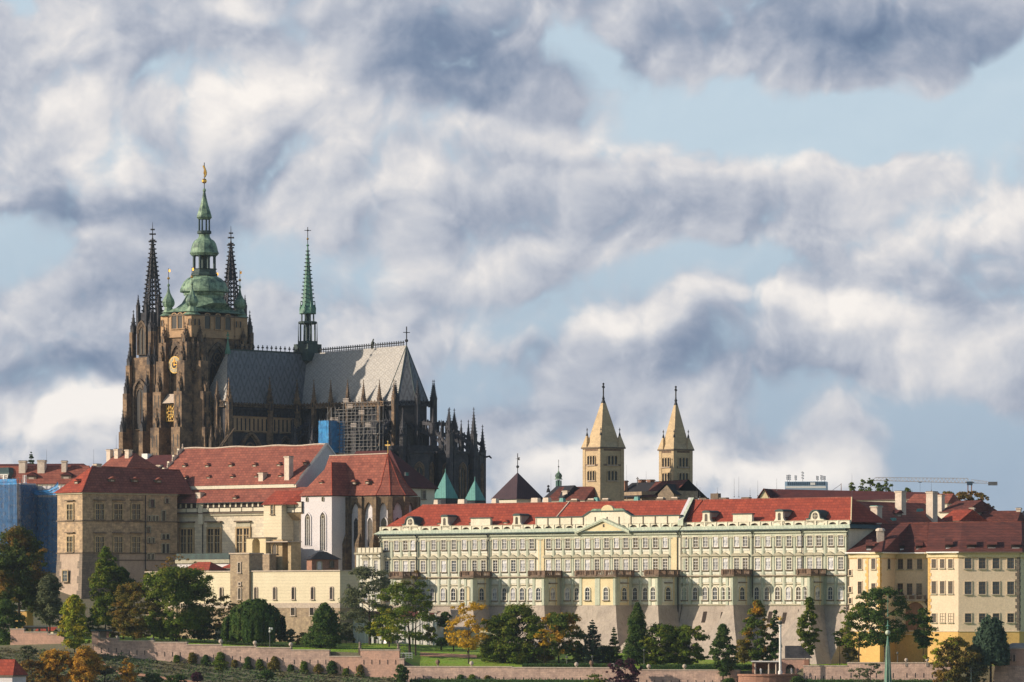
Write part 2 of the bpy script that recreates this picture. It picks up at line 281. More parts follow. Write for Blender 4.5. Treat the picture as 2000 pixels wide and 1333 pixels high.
# ------------------------------------------------------------------ mesh helpers
class MB:
    def __init__(s): s.v = []; s.f = []; s.m = []; s.keys = []; s.T = None
    def mi(s, k):
        if k not in s.keys: s.keys.append(k)
        return s.keys.index(k)
    def face(s, pts, m):
        i = len(s.v)
        for p in pts:
            p = Vector(p); s.v.append(tuple(s.T @ p) if s.T else tuple(p))
        s.f.append(tuple(range(i, i+len(pts)))); s.m.append(s.mi(m))
    def box(s, x0, x1, y0, y1, z0, z1, m, nobot=True):
        c = [(x0,y0,z0),(x1,y0,z0),(x1,y1,z0),(x0,y1,z0),(x0,y0,z1),(x1,y0,z1),(x1,y1,z1),(x0,y1,z1)]
        for q in ((0,1,5,4),(1,2,6,5),(2,3,7,6),(3,0,4,7),(4,5,6,7),(3,2,1,0)): s.face([c[i] for i in q], m)
    def prism(s, poly, z0, z1, m, mtop=None, poly2=None):          # vertical extrusion, counter-clockwise plan
        q = poly2 or poly; n = len(poly)
        for i in range(n):
            j = (i+1) % n
            s.face([(*poly[i], z0), (*poly[j], z0), (*q[j], z1), (*q[i], z1)], m)
        s.face([(*p, z1) for p in q], mtop or m); s.face([(*p, z0) for p in reversed(poly)], m)
    def exy(s, poly, y0, y1, m):                                  # polygon in x,z pushed along y
        n = len(poly)
        s.face([(x, y0, z) for x, z in poly], m); s.face([(x, y1, z) for x, z in reversed(poly)], m)
        for i in range(n):
            a, b = poly[i], poly[(i+1) % n]
            s.face([(a[0], y0, a[1]), (a[0], y1, a[1]), (b[0], y1, b[1]), (b[0], y0, b[1])], m)
    def ring(s, outer, inner, y0, y1, m, close=True):              # frame between two outlines in x,z
        n = len(outer)
        for i in range(n if close else n-1):
            j = (i+1) % n; a, b, c, d = outer[i], outer[j], inner[j], inner[i]
            s.face([(p[0], y1, p[1]) for p in (a, b, c, d)], m)
            s.face([(a[0], y0, a[1]), (b[0], y0, b[1]), (b[0], y1, b[1]), (a[0], y1, a[1])], m)
            s.face([(c[0], y0, c[1]), (d[0], y0, d[1]), (d[0], y1, d[1]), (c[0], y1, c[1])], m)
    def lathe(s, prof, n, m, c=(0, 0), rot=0., z=0., sx=1., sy=1., cap=True):
        rings = []
        for (r, h) in prof:
            rings.append([(c[0]+sx*r*math.cos(rot+2*PI*i/n), c[1]+sy*r*math.sin(rot+2*PI*i/n), z+h) for i in range(n)])
        for a, b in zip(rings, rings[1:]):
            for i in range(n):
                j = (i+1) % n; s.face([a[i], a[j], b[j], b[i]], m)
        if cap: s.face(rings[-1], m); s.face(rings[0][::-1], m)
    def tube(s, p, q, r, m, n=4, r2=None):
        p, q = Vector(p), Vector(q); d = q-p
        if d.length < 1e-6: return
        a = d.orthogonal().normalized(); b = d.normalized().cross(a); r2 = r if r2 is None else r2
        A = [p+(a*math.cos(2*PI*i/n)+b*math.sin(2*PI*i/n))*r for i in range(n)]
        B = [q+(a*math.cos(2*PI*i/n)+b*math.sin(2*PI*i/n))*r2 for i in range(n)]
        for i in range(n): s.face([A[i], A[(i+1)%n], B[(i+1)%n], B[i]], m)
        s.face(A[::-1], m); s.face(B, m)
    def ball(s, c, r, m, n=8):
        k = n//2
        s.lathe([(max(r*math.sin(PI*i/k), .001), -r*math.cos(PI*i/k)) for i in range(k+1)], n, m, (c[0], c[1]), 0, c[2], cap=False)
    def mesh(s, name):
        me = bpy.data.meshes.new(name); me.from_pydata(s.v, [], s.f)
        for k in s.keys: me.materials.append(MATS[k])
        me.polygons.foreach_set('material_index', s.m); me.update(); return me
    def build(s, name, parent=None, loc=(0, 0, 0), rz=0., label=None):
        return put(s.mesh(name), name, parent, loc, rz, label)
def put(me, name, parent=None, loc=(0, 0, 0), rz=0., label=None):
    o = bpy.data.objects.new(name, me); COL.objects.link(o); o.parent = parent; o.location = loc; o.rotation_euler = (0, 0, rz)
    if label: o['label'] = label
    return o
def tag(o, label, cat, group=None, kind=None):
    if label: o['label'] = label
    if cat: o['category'] = cat
    if group: o['group'] = group
    if kind: o['kind'] = kind
    return o
def copy_tree(o, parent=None):
    c = o.copy(); COL.objects.link(c); c.parent = parent
    for ch in [q for q in bpy.data.objects if q.parent == o]: copy_tree(ch, c)
    return c
class Frame:                                                   # a plan frame: local x runs along the sunny front, y goes back
    def __init__(s, px, Y, deg, base):
        s.t = R(deg); s.o = ((px-1000)*K*Y, Y); s.u = (math.cos(s.t), -math.sin(s.t)); s.v = (math.sin(s.t), math.cos(s.t)); s.zb = base
    def Y(s, x, y): return s.o[1]+x*s.u[1]+y*s.v[1]
    def tx(s, px, y=0.):
        k = (px-1000)*K; X0 = s.o[0]+y*s.v[0]; Y0 = s.o[1]+y*s.v[1]
        return (k*Y0-X0)/(s.u[0]-k*s.u[1])
    def ty(s, px, x=0.):
        k = (px-1000)*K; X0 = s.o[0]+x*s.u[0]; Y0 = s.o[1]+x*s.u[1]
        return (k*Y0-X0)/(s.v[0]-k*s.v[1])
    def z(s, py, x=0., y=0.): return CZ+(HY-py)*K*s.Y(x, y)-s.zb
    def root(s, name, label, cat, group=None):
        o = put(None, name, None, (s.o[0], s.o[1], s.zb), -s.t); return tag(o, label, cat, group)
def P(px, py, Y): return Vector(((px-1000)*K*Y, Y, CZ+(HY-py)*K*Y))
def rect(w, h): return [(-w/2, 0), (w/2, 0), (w/2, h), (-w/2, h)]
def rarch(w, h, n=6):
    r = w/2; return [(-r, 0), (r, 0)]+[(r*math.cos(PI*i/n), h-r+r*math.sin(PI*i/n)) for i in range(n+1)]
def garch(w, h, n=5, k=1.):
    hs = h-.866*w*k; a = [(w/2-w+w*math.cos(R(60)*i/n), hs+k*w*math.sin(R(60)*i/n)) for i in range(n+1)]
    return [(-w/2, 0), (w/2, 0)]+a+[(-x, z) for x, z in reversed(a[:-1])]
def grow(poly, d, h):                                          # enlarge an outline about its centre
    w = max(p[0] for p in poly); return [(x*(w+d)/w, -d*.3 if z <= 0 else z+d*(z/h)) for x, z in poly]
def window(name, w, h, shape='rect', glass='glass', frame='white_paint', sur='trim_stone', sd=.25, sw=.25, cols=2, rows=3, sill=True, bar=.09, ped=None):
    mb = MB(); o = {'rect': rect, 'round': rarch, 'goth': garch}[shape](w, h)
    mb.face([(x, -.03, z) for x, z in o], glass)
    if frame:
        mb.ring(o, [(x*(1-2*bar/w), bar if z <= 0 else z-bar*z/h) for x, z in o], -.02, -.09, frame)
        for i in range(1, cols): x = -w/2+w*i/cols; mb.box(x-bar/2, x+bar/2, -.08, -.035, bar, h-(.02 if shape == 'rect' else w*.18), frame)
        for i in range(1, rows): z = h*i/rows; b = bar*(1.6 if i == rows-1 else 1); mb.box(-w/2+bar, w/2-bar, -.10, -.04, z-b/2, z+b/2, frame)
    if sur: mb.ring(grow(o, sw, h), o, 0, -sd, sur)
    if sill: mb.box(-w/2-sw*1.4, w/2+sw*1.4, -sd-.18, -.0, -.32, -.06, 'dark_trim' if sill is True else sill)
    if ped == 'tri':
        mb.exy([(-w/2-.85, h+.55), (w/2+.85, h+.55), (w/2+.85, h+.75), (0, h+1.65), (-w/2-.85, h+.75)], -.75, 0, 'trim_stone')
    if ped == 'seg':
        mb.exy([(-w/2-.85, h+.55), (w/2+.85, h+.55)]+[((w/2+.85)*math.cos(PI*i/6), h+.7+.75*math.sin(PI*i/6)) for i in range(7)], -.8, 0, 'trim_stone')
    if ped == 'cap': mb.box(-w/2-.6, w/2+.6, -.6, 0, h+1.1, h+1.4, 'dark_trim')
    return mb.mesh(name)
EAST = PI/2
def hip(mb, x0, x1, y0, y1, z0, z1, rx0, rx1, ry, m, over=.7, thick=.35):   # hipped roof, ridge along x
    a, b, c, d = (x0-over, y0-over, z0), (x1+over, y0-over, z0), (x1+over, y1+over, z0), (x0-over, y1+over, z0)
    e, f = (rx0, ry, z1), (rx1, ry, z1)
    for q in ([a, b, f, e], [b, c, f], [c, d, e, f], [d, a, e]): mb.face(q, m)
    mb.face([d, c, b, a], m)
    mb.box(x0-over, x1+over, y0-over, y1+over, z0-thick, z0-.02, 'dark_trim')
def chimney(fr, root, x, y, z0, z1, w=1.6, d=1.6, m='chimney_plaster', cap='dark_trim'):
    mb = MB(); mb.box(x-w/2, x+w/2, y-d/2, y+d/2, z0, z1-.5, m); mb.box(x-w/2-.2, x+w/2+.2, y-d/2-.2, y+d/2+.2, z1-.5, z1-.2, m)
    mb.box(x-w/2-.05, x+w/2+.05, y-d/2-.05, y+d/2+.05, z1-.2, z1, cap); return mb.build('chimney', root)
def eyebrow(w=1.7, h=1.1, d=2.6, m='old_tile'):                # small lean-to roof hatch
    mb = MB(); mb.box(-w/2, w/2, 0, d*.5, 0, h*.75, 'dark_trim'); mb.face([(-w*.25, -.02, .15), (w*.25, -.02, .15), (w*.25, -.02, h*.4), (-w*.25, -.02, h*.4)], 'coping')
    mb.exy([(-w/2-.35, h*.65), (w/2+.35, h*.65), (w*.1, h*1.2)], -.45, d, m); return mb.mesh('dormer')

# ------------------------------------------------------------------ terrain: one sheet out to the horizon
YW = 1425.0
_px = [-400, 0, 180, 300, 400, 560, 700, 784, 800, 1440, 1570, 1660, 1850, 2400]
_front = [1256, 1264, 1274, 1288, 1297, 1310, 1319, 1324, 1340, 1346, 1336, 1337, 1346, 1346]
_top = [1255, 1261, 1256, 1260, 1264, 1270, 1275, 1280, 1306, 1311, 1306, 1301, 1301, 1301]
_mid = [1240, 1241, 1244, 1248, 1251, 1255, 1257, 1258, 1259, 1282, 1292, 1294, 1296, 1296]
TW_ = R(17)                                                    # the garden wall runs at this angle, nearer on the right
def sh(px): return -(px-1000)*K*YW*math.tan(TW_)
def sft(x, Y):                                                 # undo the slant of the terraces
    s = sh(1000+x/(K*YW)); s = max(-60., min(60., s)); y = Y-s
    return (y if y <= 1440 else (Y if Y >= 1560 else (Y-s*13)/(1-s/120))), s
def ground(x, Y):
    Y, s_ = sft(x, Y); YA = YW+s_; px = 1000+x/(K*YA)
    zf = -(np.interp(px, _px, _front)-HY)*K*YA; zt = -(np.interp(px, _px, _top)-HY)*K*YA; zm = -(np.interp(px, _px, _mid)-HY)*K*(1500+s_*.5)
    if Y <= YW-.2:
        z = zf-.34*(YW-.2-Y); z = max(z, -60.)
    elif Y < YW+.6: z = zf+(zt-zf)*(Y-YW+.2)/.8
    elif Y < 1490: z = zt+(zm-zt)*(Y-YW-.6)/(1490-YW-.6)
    elif Y < 1545: z = zm
    elif Y < 1650: z = zm+(20-zm)*(Y-1545)/105
    elif Y < 2000: z = 20.
    elif Y < 2500: z = 20-80*(Y-2000)/500
    else: z = -60.
    return CZ+float(z)
def terrain():
    xs = np.concatenate([np.linspace(-9000, -300, 14), np.linspace(-250, 250, 126), np.linspace(300, 9000, 14)])
    ys = np.concatenate([np.linspace(-300, 1200, 9), np.linspace(1215, 1410, 40), [1416, 1420, 1424.8, 1425.6, 1428, 1432], np.linspace(1436, 1560, 32), np.linspace(1570, 1660, 12), [1750, 1900, 2000, 2150, 2300, 2500, 3500, 6000, 12000, 25000]])
    def shear(x, y):
        s = max(-60., min(60., sh(1000+x/(K*YW)))); w = 1 if 1200 < y <= 1440 else (max(0, (1560-y)/120) if y > 1440 else max(0, (y+300)/1500)); return y+s*w
    v = [(float(x), float(shear(x, y)), ground(x, shear(x, y)) if y > 1200 else 0.) for y in ys for x in xs]; n = len(xs)
    f = [(j*n+i, j*n+i+1, (j+1)*n+i+1, (j+1)*n+i) for j in range(len(ys)-1) for i in range(n-1)]
    me = bpy.data.meshes.new('ground'); me.from_pydata(v, [], f); me.materials.append(MATS['hill_ground']); me.materials.append(MATS['grass'])
    mi = []
    for j in range(len(ys)-1):
        for i in range(n-1): mi.append(1 if (1425 < ys[j] < 1545 and abs(xs[i]) < 260) else 0)
    me.polygons.foreach_set('material_index', mi); me.update()
    tag(put(me, 'ground'), None, None, kind='structure')
terrain()

# ------------------------------------------------------------------ long green palace (two wings in one line)
G = Frame(742, 1563, 39.8, CZ-16)
BX = G.tx(1658)
def gz(py): return G.z(py, BX, 0)
Z = {k: gz(v) for k, v in dict(ridge=970, attic=1017, skirt=1024, eave=1032, t1=1045.5, t0=1066, m1=1088.5, m0=1112, st1=1122, st0=1125.5, b1=1146, b0=1171.5, base=1182).items()}
DEP = 19.0
WTOP = [window('window', 1.75, Z['t1']-Z['t0'], glass=g, rows=3, sur='cream_plaster', sw=.25) for g in ('glass', 'curtain', 'curtain')]
WMID = {p: [window('window', 1.8, Z['m1']-Z['m0'], glass=g, rows=4, sur='cream_plaster', sw=.3, ped=p) for g in ('glass', 'curtain')] for p in ('tri', 'seg')}
WBOT = [window('window', 1.7, Z['b1']-Z['b0'], 'round', glass=g, rows=3, sur='cream_plaster', sw=.3) for g in ('curtain', 'glass')]
WBAY = [window('window', 2.3, Z['b1']-Z['b0'], 'round', glass=g, rows=3, sur='yellow_pale', sw=.35, ped='cap') for g in ('glass', 'curtain')]
rb = random.Random(3)
def attic_tall(x):
    mb = MB(); z = Z['attic']; h = 3.5
    pr = [(-2.3, -1.7), (2.3, -1.7), (2.0, .1), (1.35, .9), (1.25, h-.5), (-1.25, h-.5), (-1.35, .9), (-2.0, .1)]
    mb.T = Matrix.Translation((x, .3, z)); mb.exy(pr, 0, .8, 'cream_plaster')
    arc = [(1.5*math.cos(PI*i/6), h-.5+.55*math.sin(PI*i/6)) for i in range(7)]
    mb.exy([(-1.6, h-.62), (1.6, h-.62)]+arc, -.2, 4.6, 'copper_dark')
    mb.box(-1.2, 1.2, .8, 4.4, -.5, h-.6, 'grey_render')
    mb.face([(p, -.04, q+.35) for p, q in rarch(1.0, 2.2)], 'glass_dark'); mb.T = None; return mb
def attic_oval(x):
    mb = MB(); z = Z['attic']; h = 3.0
    mb.T = Matrix.Translation((x, .3, z))
    mb.exy([(-3.1, -1.7), (3.1, -1.7), (3.1, .5), (1.9, .7), (1.7, 1.5)]+[(1.7*math.cos(PI*i/8), 1.4+1.6*math.sin(PI*i/8)) for i in range(9)]+[(-1.9, .7), (-3.1, .5)], 0, .8, 'cream_plaster')
    n = 8; o = [(3.3, .75), (2.1, .9)]+[(1.95*math.cos(PI*i/8), 1.5+1.75*math.sin(PI*i/8)) for i in range(9)]+[(-2.1, .9), (-3.3, .75)]
    inn = [(3.1, .5), (1.9, .65)]+[(1.7*math.cos(PI*i/8), 1.4+1.55*math.sin(PI*i/8)) for i in range(9)]+[(-1.9, .65), (-3.1, .5)]
    mb.ring(o, inn, 4., -.3, 'copper_dark', close=False)
    mb.face([(.95*math.cos(2*PI*i/12), -.04, 1.45+1.0*math.sin(2*PI*i/12)) for i in range(12)], 'glass_dark')
    mb.box(-.95, .95, -.1, -.06, 1.38, 1.5, 'cream_plaster'); mb.box(-.06, .06, -.1, -.06, .5, 2.4, 'cream_plaster'); mb.T = None; return mb
def bay(root, pa, pb, pc, front_px, yellow=False, blind=False):
    xb = G.tx(pc); d = -G.ty(pb, xb); xa = G.tx(pa, -d)
    mb = MB(); z0, z1 = Z['base'], Z['st0']
    mb.box(xa, xb, -d, -.01, z0, z1, 'yellow_pale' if yellow else 'cream_plaster')
    for x in ([xa, xb-.9]+([(xa+xb)/2-.9] if yellow else [])): mb.box(x, x+(1.8 if yellow and xa < x < xb-1 else .9), -d-.18, -d, z0, z1, 'green_plaster')
    mb.box(xb, xb+.18, -d, -d+1.6, z0, z1, 'green_plaster'); mb.box(xb, xb+.18, -1.8, -.3, z0, z1, 'green_plaster')
    mb.box(xb+.01, xb+.1, -d+2.0, -2.2, z0+.8, z1-.5, 'pale_panel')
    mb.box(xb, xb+.25, -2.5, -1.9, z0, z1, 'yellow_pale')
    mb.box(xa-.9, xb+.9, -d-.9, 0, z1, z1+.5, 'dark_trim')
    b = mb.build('bay', root); hgt = 1.35
    bl = MB(); zt = z1+.5
    for (p, q) in (((xa-.7, -d-.7), (xb+.7, -d-.7)), ((xb+.7, -d-.7), (xb+.7, -.3)), ((xa-.7, -.3), (xa-.7, -d-.7))):
        L = math.dist(p, q); n = max(2, int(L/.62)); dx, dy = (q[0]-p[0])/n, (q[1]-p[1])/n
        for i in range(n+1):
            x, y = p[0]+dx*i, p[1]+dy*i; w = .38 if i % 6 == 0 else .13
            bl.box(x-w, x+w, y-w, y+w, zt, zt+hgt, 'balustrade_stone')
        ax, bx_ = sorted((p[0], q[0])); ay, by = sorted((p[1], q[1]))
        bl.box(ax-.24, bx_+.24, ay-.24, by+.24, zt+hgt, zt+hgt+.25, 'balustrade_stone'); bl.box(ax-.2, bx_+.2, ay-.2, by+.2, zt-.0, zt+.25, 'balustrade_stone')
    bl.build('balustrade', b)
    for f in front_px:
        if blind:
            m2 = MB(); x = G.tx(f, -d); o = rarch(1.7, 4); m2.ring(grow(o, .3, 4), o, 0, -.25, 'trim_stone'); m2.face([(p, -.02, q) for p, q in o], 'yellow_pale'); m2.build('niche', b, (x, -d-.01, Z['b0'])); continue
        put(WBOT[1], 'window', b, (G.tx(f, -d), -d-.01, Z['b0']))
    put(WBAY[rb.random() < .4], 'window', b, (xb+.12, -d*.52, Z['b0']), EAST)
    return xa, xb, d
def palace(name, label, p0, p1, top_px, mid, bot_px, bays, tall, oval, blocks, extra=None, hip0=False, hip1=False, yellow_strip=()):
    x0 = G.tx(p0); x1 = G.tx(p1); root = G.root(name, label, 'palace')
    w = MB(); w.box(x0, x1, 0, DEP, Z['base']-2, Z['eave']-.2, 'cream_plaster'); w.build('wall', root)
    t = MB()
    # pilasters between windows, string courses, pale panels over the windows
    cols = sorted(top_px); mids = [(a+b)/2 for a, b in zip(cols, cols[1:])]; mids = [cols[0]-(mids[0]-cols[0])]+mids+[cols[-1]+(cols[-1]-mids[-1])]
    for m_ in mids:
        x = min(max(G.tx(m_), x0+.7), x1-.7)
        for (za, zb_) in ((Z['base'], Z['st0']), (Z['st1'], Z['eave']-2.0)):
            t.box(x-.55, x+.55, -.22, 0, za, zb_, 'green_plaster'); t.box(x-.3, x+.3, -.36, -.22, za, zb_, 'green_plaster')
        t.box(x-.8, x+.8, -.45, 0, Z['eave']-2.4, Z['eave']-2.0, 'trim_stone')
    for c in cols:
        x = G.tx(c)
        t.box(x-1.25, x+1.25, -.12, 0, Z['m1']+2.1, Z['t0']-.5, 'pale_panel'); t.box(x-1.2, x+1.2, -.12, 0, Z['st1']+.3, Z['m0']-.5, 'pale_panel')
        t.box(x-1.35, x+1.35, -.14, -.02, Z['t0']-.1, Z['t1']+.6, 'pale_panel'); t.box(x-1.35, x+1.35, -.14, -.02, Z['m0']-.1, Z['m1']+.5, 'pale_panel')
        t.exy([(x-1.35, Z['t1']+.65), (x+1.35, Z['t1']+.65)]+[(x+1.35*math.cos(PI*i/5), Z['t1']+.8+.9*math.sin(PI*i/5)) for i in range(6)], -.4, 0, 'trim_stone')
    for c in bot_px:
        x = G.tx(c); t.box(x-1.25, x+1.25, -.12, 0, Z['b1']+1.3, Z['st0']-.5, 'pale_panel'); t.box(x-1.3, x+1.3, -.4, 0, Z['b1']+.75, Z['b1']+.95, 'trim_stone')
        t.box(x-1.2, x+1.2, -.12, 0, Z['base']+.3, Z['b0']-.5, 'pale_panel')
    for ys in yellow_strip:
        x = G.tx(ys); t.box(x-1.1, x+1.1, -.3, 0, Z['base'], Z['eave']-2, 'yellow_pale')
    t.box(x0, x1, -.55, 0, Z['st0'], Z['st0']+.3, 'dark_trim'); t.box(x0, x1, -.35, 0, Z['st0']+.3, Z['st1'], 'trim_stone')
    t.box(x0, x1, -.3, 0, Z['eave']-2.0, Z['eave']-1.1, 'green_plaster'); t.box(x0, x1, -.8, 0, Z['eave']-1.1, Z['eave']-.45, 'green_plaster'); t.box(x0, x1, -.4, 0, Z['base']-.1, Z['base']+.35, 'trim_stone')
    t.build('facade_trim', root)
    for c in cols: put(rb.choice(WTOP), 'window', root, (G.tx(c), -.15, Z['t0']))
    for c, k in mid: put(rb.choice(WMID['seg' if k else 'tri']), 'window', root, (G.tx(c), -.15, Z['m0']))
    for c in bot_px: put(rb.choice(WBOT), 'window', root, (G.tx(c), -.13, Z['b0']))
    # copper skirt and arched attic
    e = MB(); ez, sz = Z['eave'], Z['skirt']
    e.face([(x0-.1*0, -1.5, ez), (x1, -1.5, ez), (x1, .35, sz), (x0, .35, sz)], 'copper_pale'); e.face([(x0, -1.5, ez), (x0, 0, ez-.4), (x1, 0, ez-.4), (x1, -1.5, ez)], 'dark_trim')
    e.box(x0, x1, -1.62, -1.45, ez-.3, ez+.05, 'copper_dark')
    if hip1: e.face([(x1, -1.5, ez), (x1+1.5, -1.5, ez), (x1, .35, sz)], 'copper_pale'); e.face([(x1+1.5, -1.5, ez), (x1+1.5, DEP, ez), (x1, DEP, sz), (x1, .35, sz)], 'copper_dark')
    if hip0: e.face([(x0-1.5, -1.5, ez), (x0, -1.5, ez), (x0, .35, sz)], 'copper_pale'); e.face([(x0-1.5, DEP, ez), (x0-1.5, -1.5, ez), (x0, .35, sz), (x0, DEP, sz)], 'copper_pale')
    e.build('eave', root)
    a = MB(); n = int((x1-x0)/3.9); s = (x1-x0)/n; az = Z['attic']
    for i in range(n):
        xa = x0+i*s; hw = s*.34; cx = xa+s/2
        a.exy([(xa, sz-.1), (cx-hw, sz-.1)]+[(cx-hw*math.cos(PI*j/6), sz-.1+.75*math.sin(PI*j/6)) for j in range(1, 6)]+[(cx+hw, sz-.1), (xa+s, sz-.1), (xa+s, az), (xa, az)], .3, .9, 'cream_plaster')
        a.box(xa-.25, xa+.25, .1, .3, sz-.6, az+.05, 'cream_plaster')
    a.box(x0, x1, .2, 1.0, az, az+.18, 'trim_stone'); a.box(x0, x1, .92, 1.0, sz-.3, az-.02, 'dark_trim')
    for (pa, pb_) in blocks:
        a.box(G.tx(pa), G.tx(pb_), .12, 1.1, az, az+2.2, 'cream_plaster'); a.box(G.tx(pa)-.3, G.tx(pb_)+.3, -.1, 1.3, az+2.2, az+2.5, 'copper_dark')
    a.build('parapet', root)
    for px in tall: attic_tall(G.tx(px, .3)).build('dormer', root)
    for px in oval: attic_oval(G.tx(px, .3)).build('dormer', root)
    r = MB(); rz_, ry = Z['ridge'], 10.0; e0 = x0+(8.5 if hip0 else 0); e1 = x1-(6.3 if hip1 else 0); zz = az-.4
    A, B, C, D = (x0, 1.0, zz), (x1, 1.0, zz), (x1, DEP, zz), (x0, DEP, zz); E, F = (e0, ry, rz_), (e1, ry, rz_)
    r.face([A, B, F, E], 'red_tile'); r.face([B, C, F], 'red_tile'); r.face([C, D, E, F], 'red_tile'); r.face([D, A, E], 'red_tile')
    r.tube(E, F, .22, 'old_tile', 5)
    if hip1: r.tube(B, F, .2, 'yellow_pale', 4)
    for k in range(int((x1-x0)/24)):                           # fire-wall copings seen as thin pale diagonals
        pass
    r.build('roof', root)
    eb = eyebrow(2.0, 1.2, 3.2, 'red_tile')
    for k in range(int((x1-x0)/13)):
        put(eb, 'dormer', root, (x0+9+13*k, 1.9+.35*(k % 2), zz+.75), 0)
    # battered base following bays
    bs = sorted(bays)
    out = [(x0, 0)]
    for (xa, xb, d) in bs: out += [(xa, 0), (xa, -d), (xb, -d), (xb, 0)]
    out += [(x1, 0)]
    lv = [(0, 0), (-4.2, 1.3), (-8.5, 3.5), (-13.5, 6.8), (-17.5, 10.)]
    def off(o):
        res = []
        for i, (x, y) in enumerate(out):
            dx = 0
            if y == 0 and 0 < i < len(out)-1: dx = -o if out[i+1][1] < 0 else o
            if y < 0: dx = -o if out[i-1][1] == 0 and out[i-1][0] == x else o
            res.append((x+dx, y-o))
        return res
    p = MB()
    for (h0, o0), (h1, o1) in zip(lv, lv[1:]):
        a0, a1 = off(o0), off(o1)
        for i in range(len(out)-1): p.face([(*a1[i], Z['base']+h1), (*a1[i+1], Z['base']+h1), (*a0[i+1], Z['base']+h0), (*a0[i], Z['base']+h0)], 'grey_render')
        p.face([(x1, DEP, Z['base']+h1), (x1, DEP, Z['base']+h0), (*a0[-1], Z['base']+h0), (*a1[-1], Z['base']+h1)][::-1], 'grey_render')
        p.face([(*a1[0], Z['base']+h1), (*a0[0], Z['base']+h0), (x0, DEP, Z['base']+h0), (x0, DEP, Z['base']+h1)], 'grey_render')
    p.box(x0, x1, 0, DEP, Z['base']-18, Z['base']-2, 'grey_render')
    p.build('battered_base', root)
    if extra: extra(root, x0, x1)
    return root
def dpipe(root, px, z0, z1, y=-.6, r=.17):
    mb = MB(); x = G.tx(px); mb.tube((x, y, z0), (x, y, z1), r, 'iron', 5); mb.tube((x, y, z1), (x, y-.9, z1+.9), r, 'iron', 5); mb.build('downpipe', root)

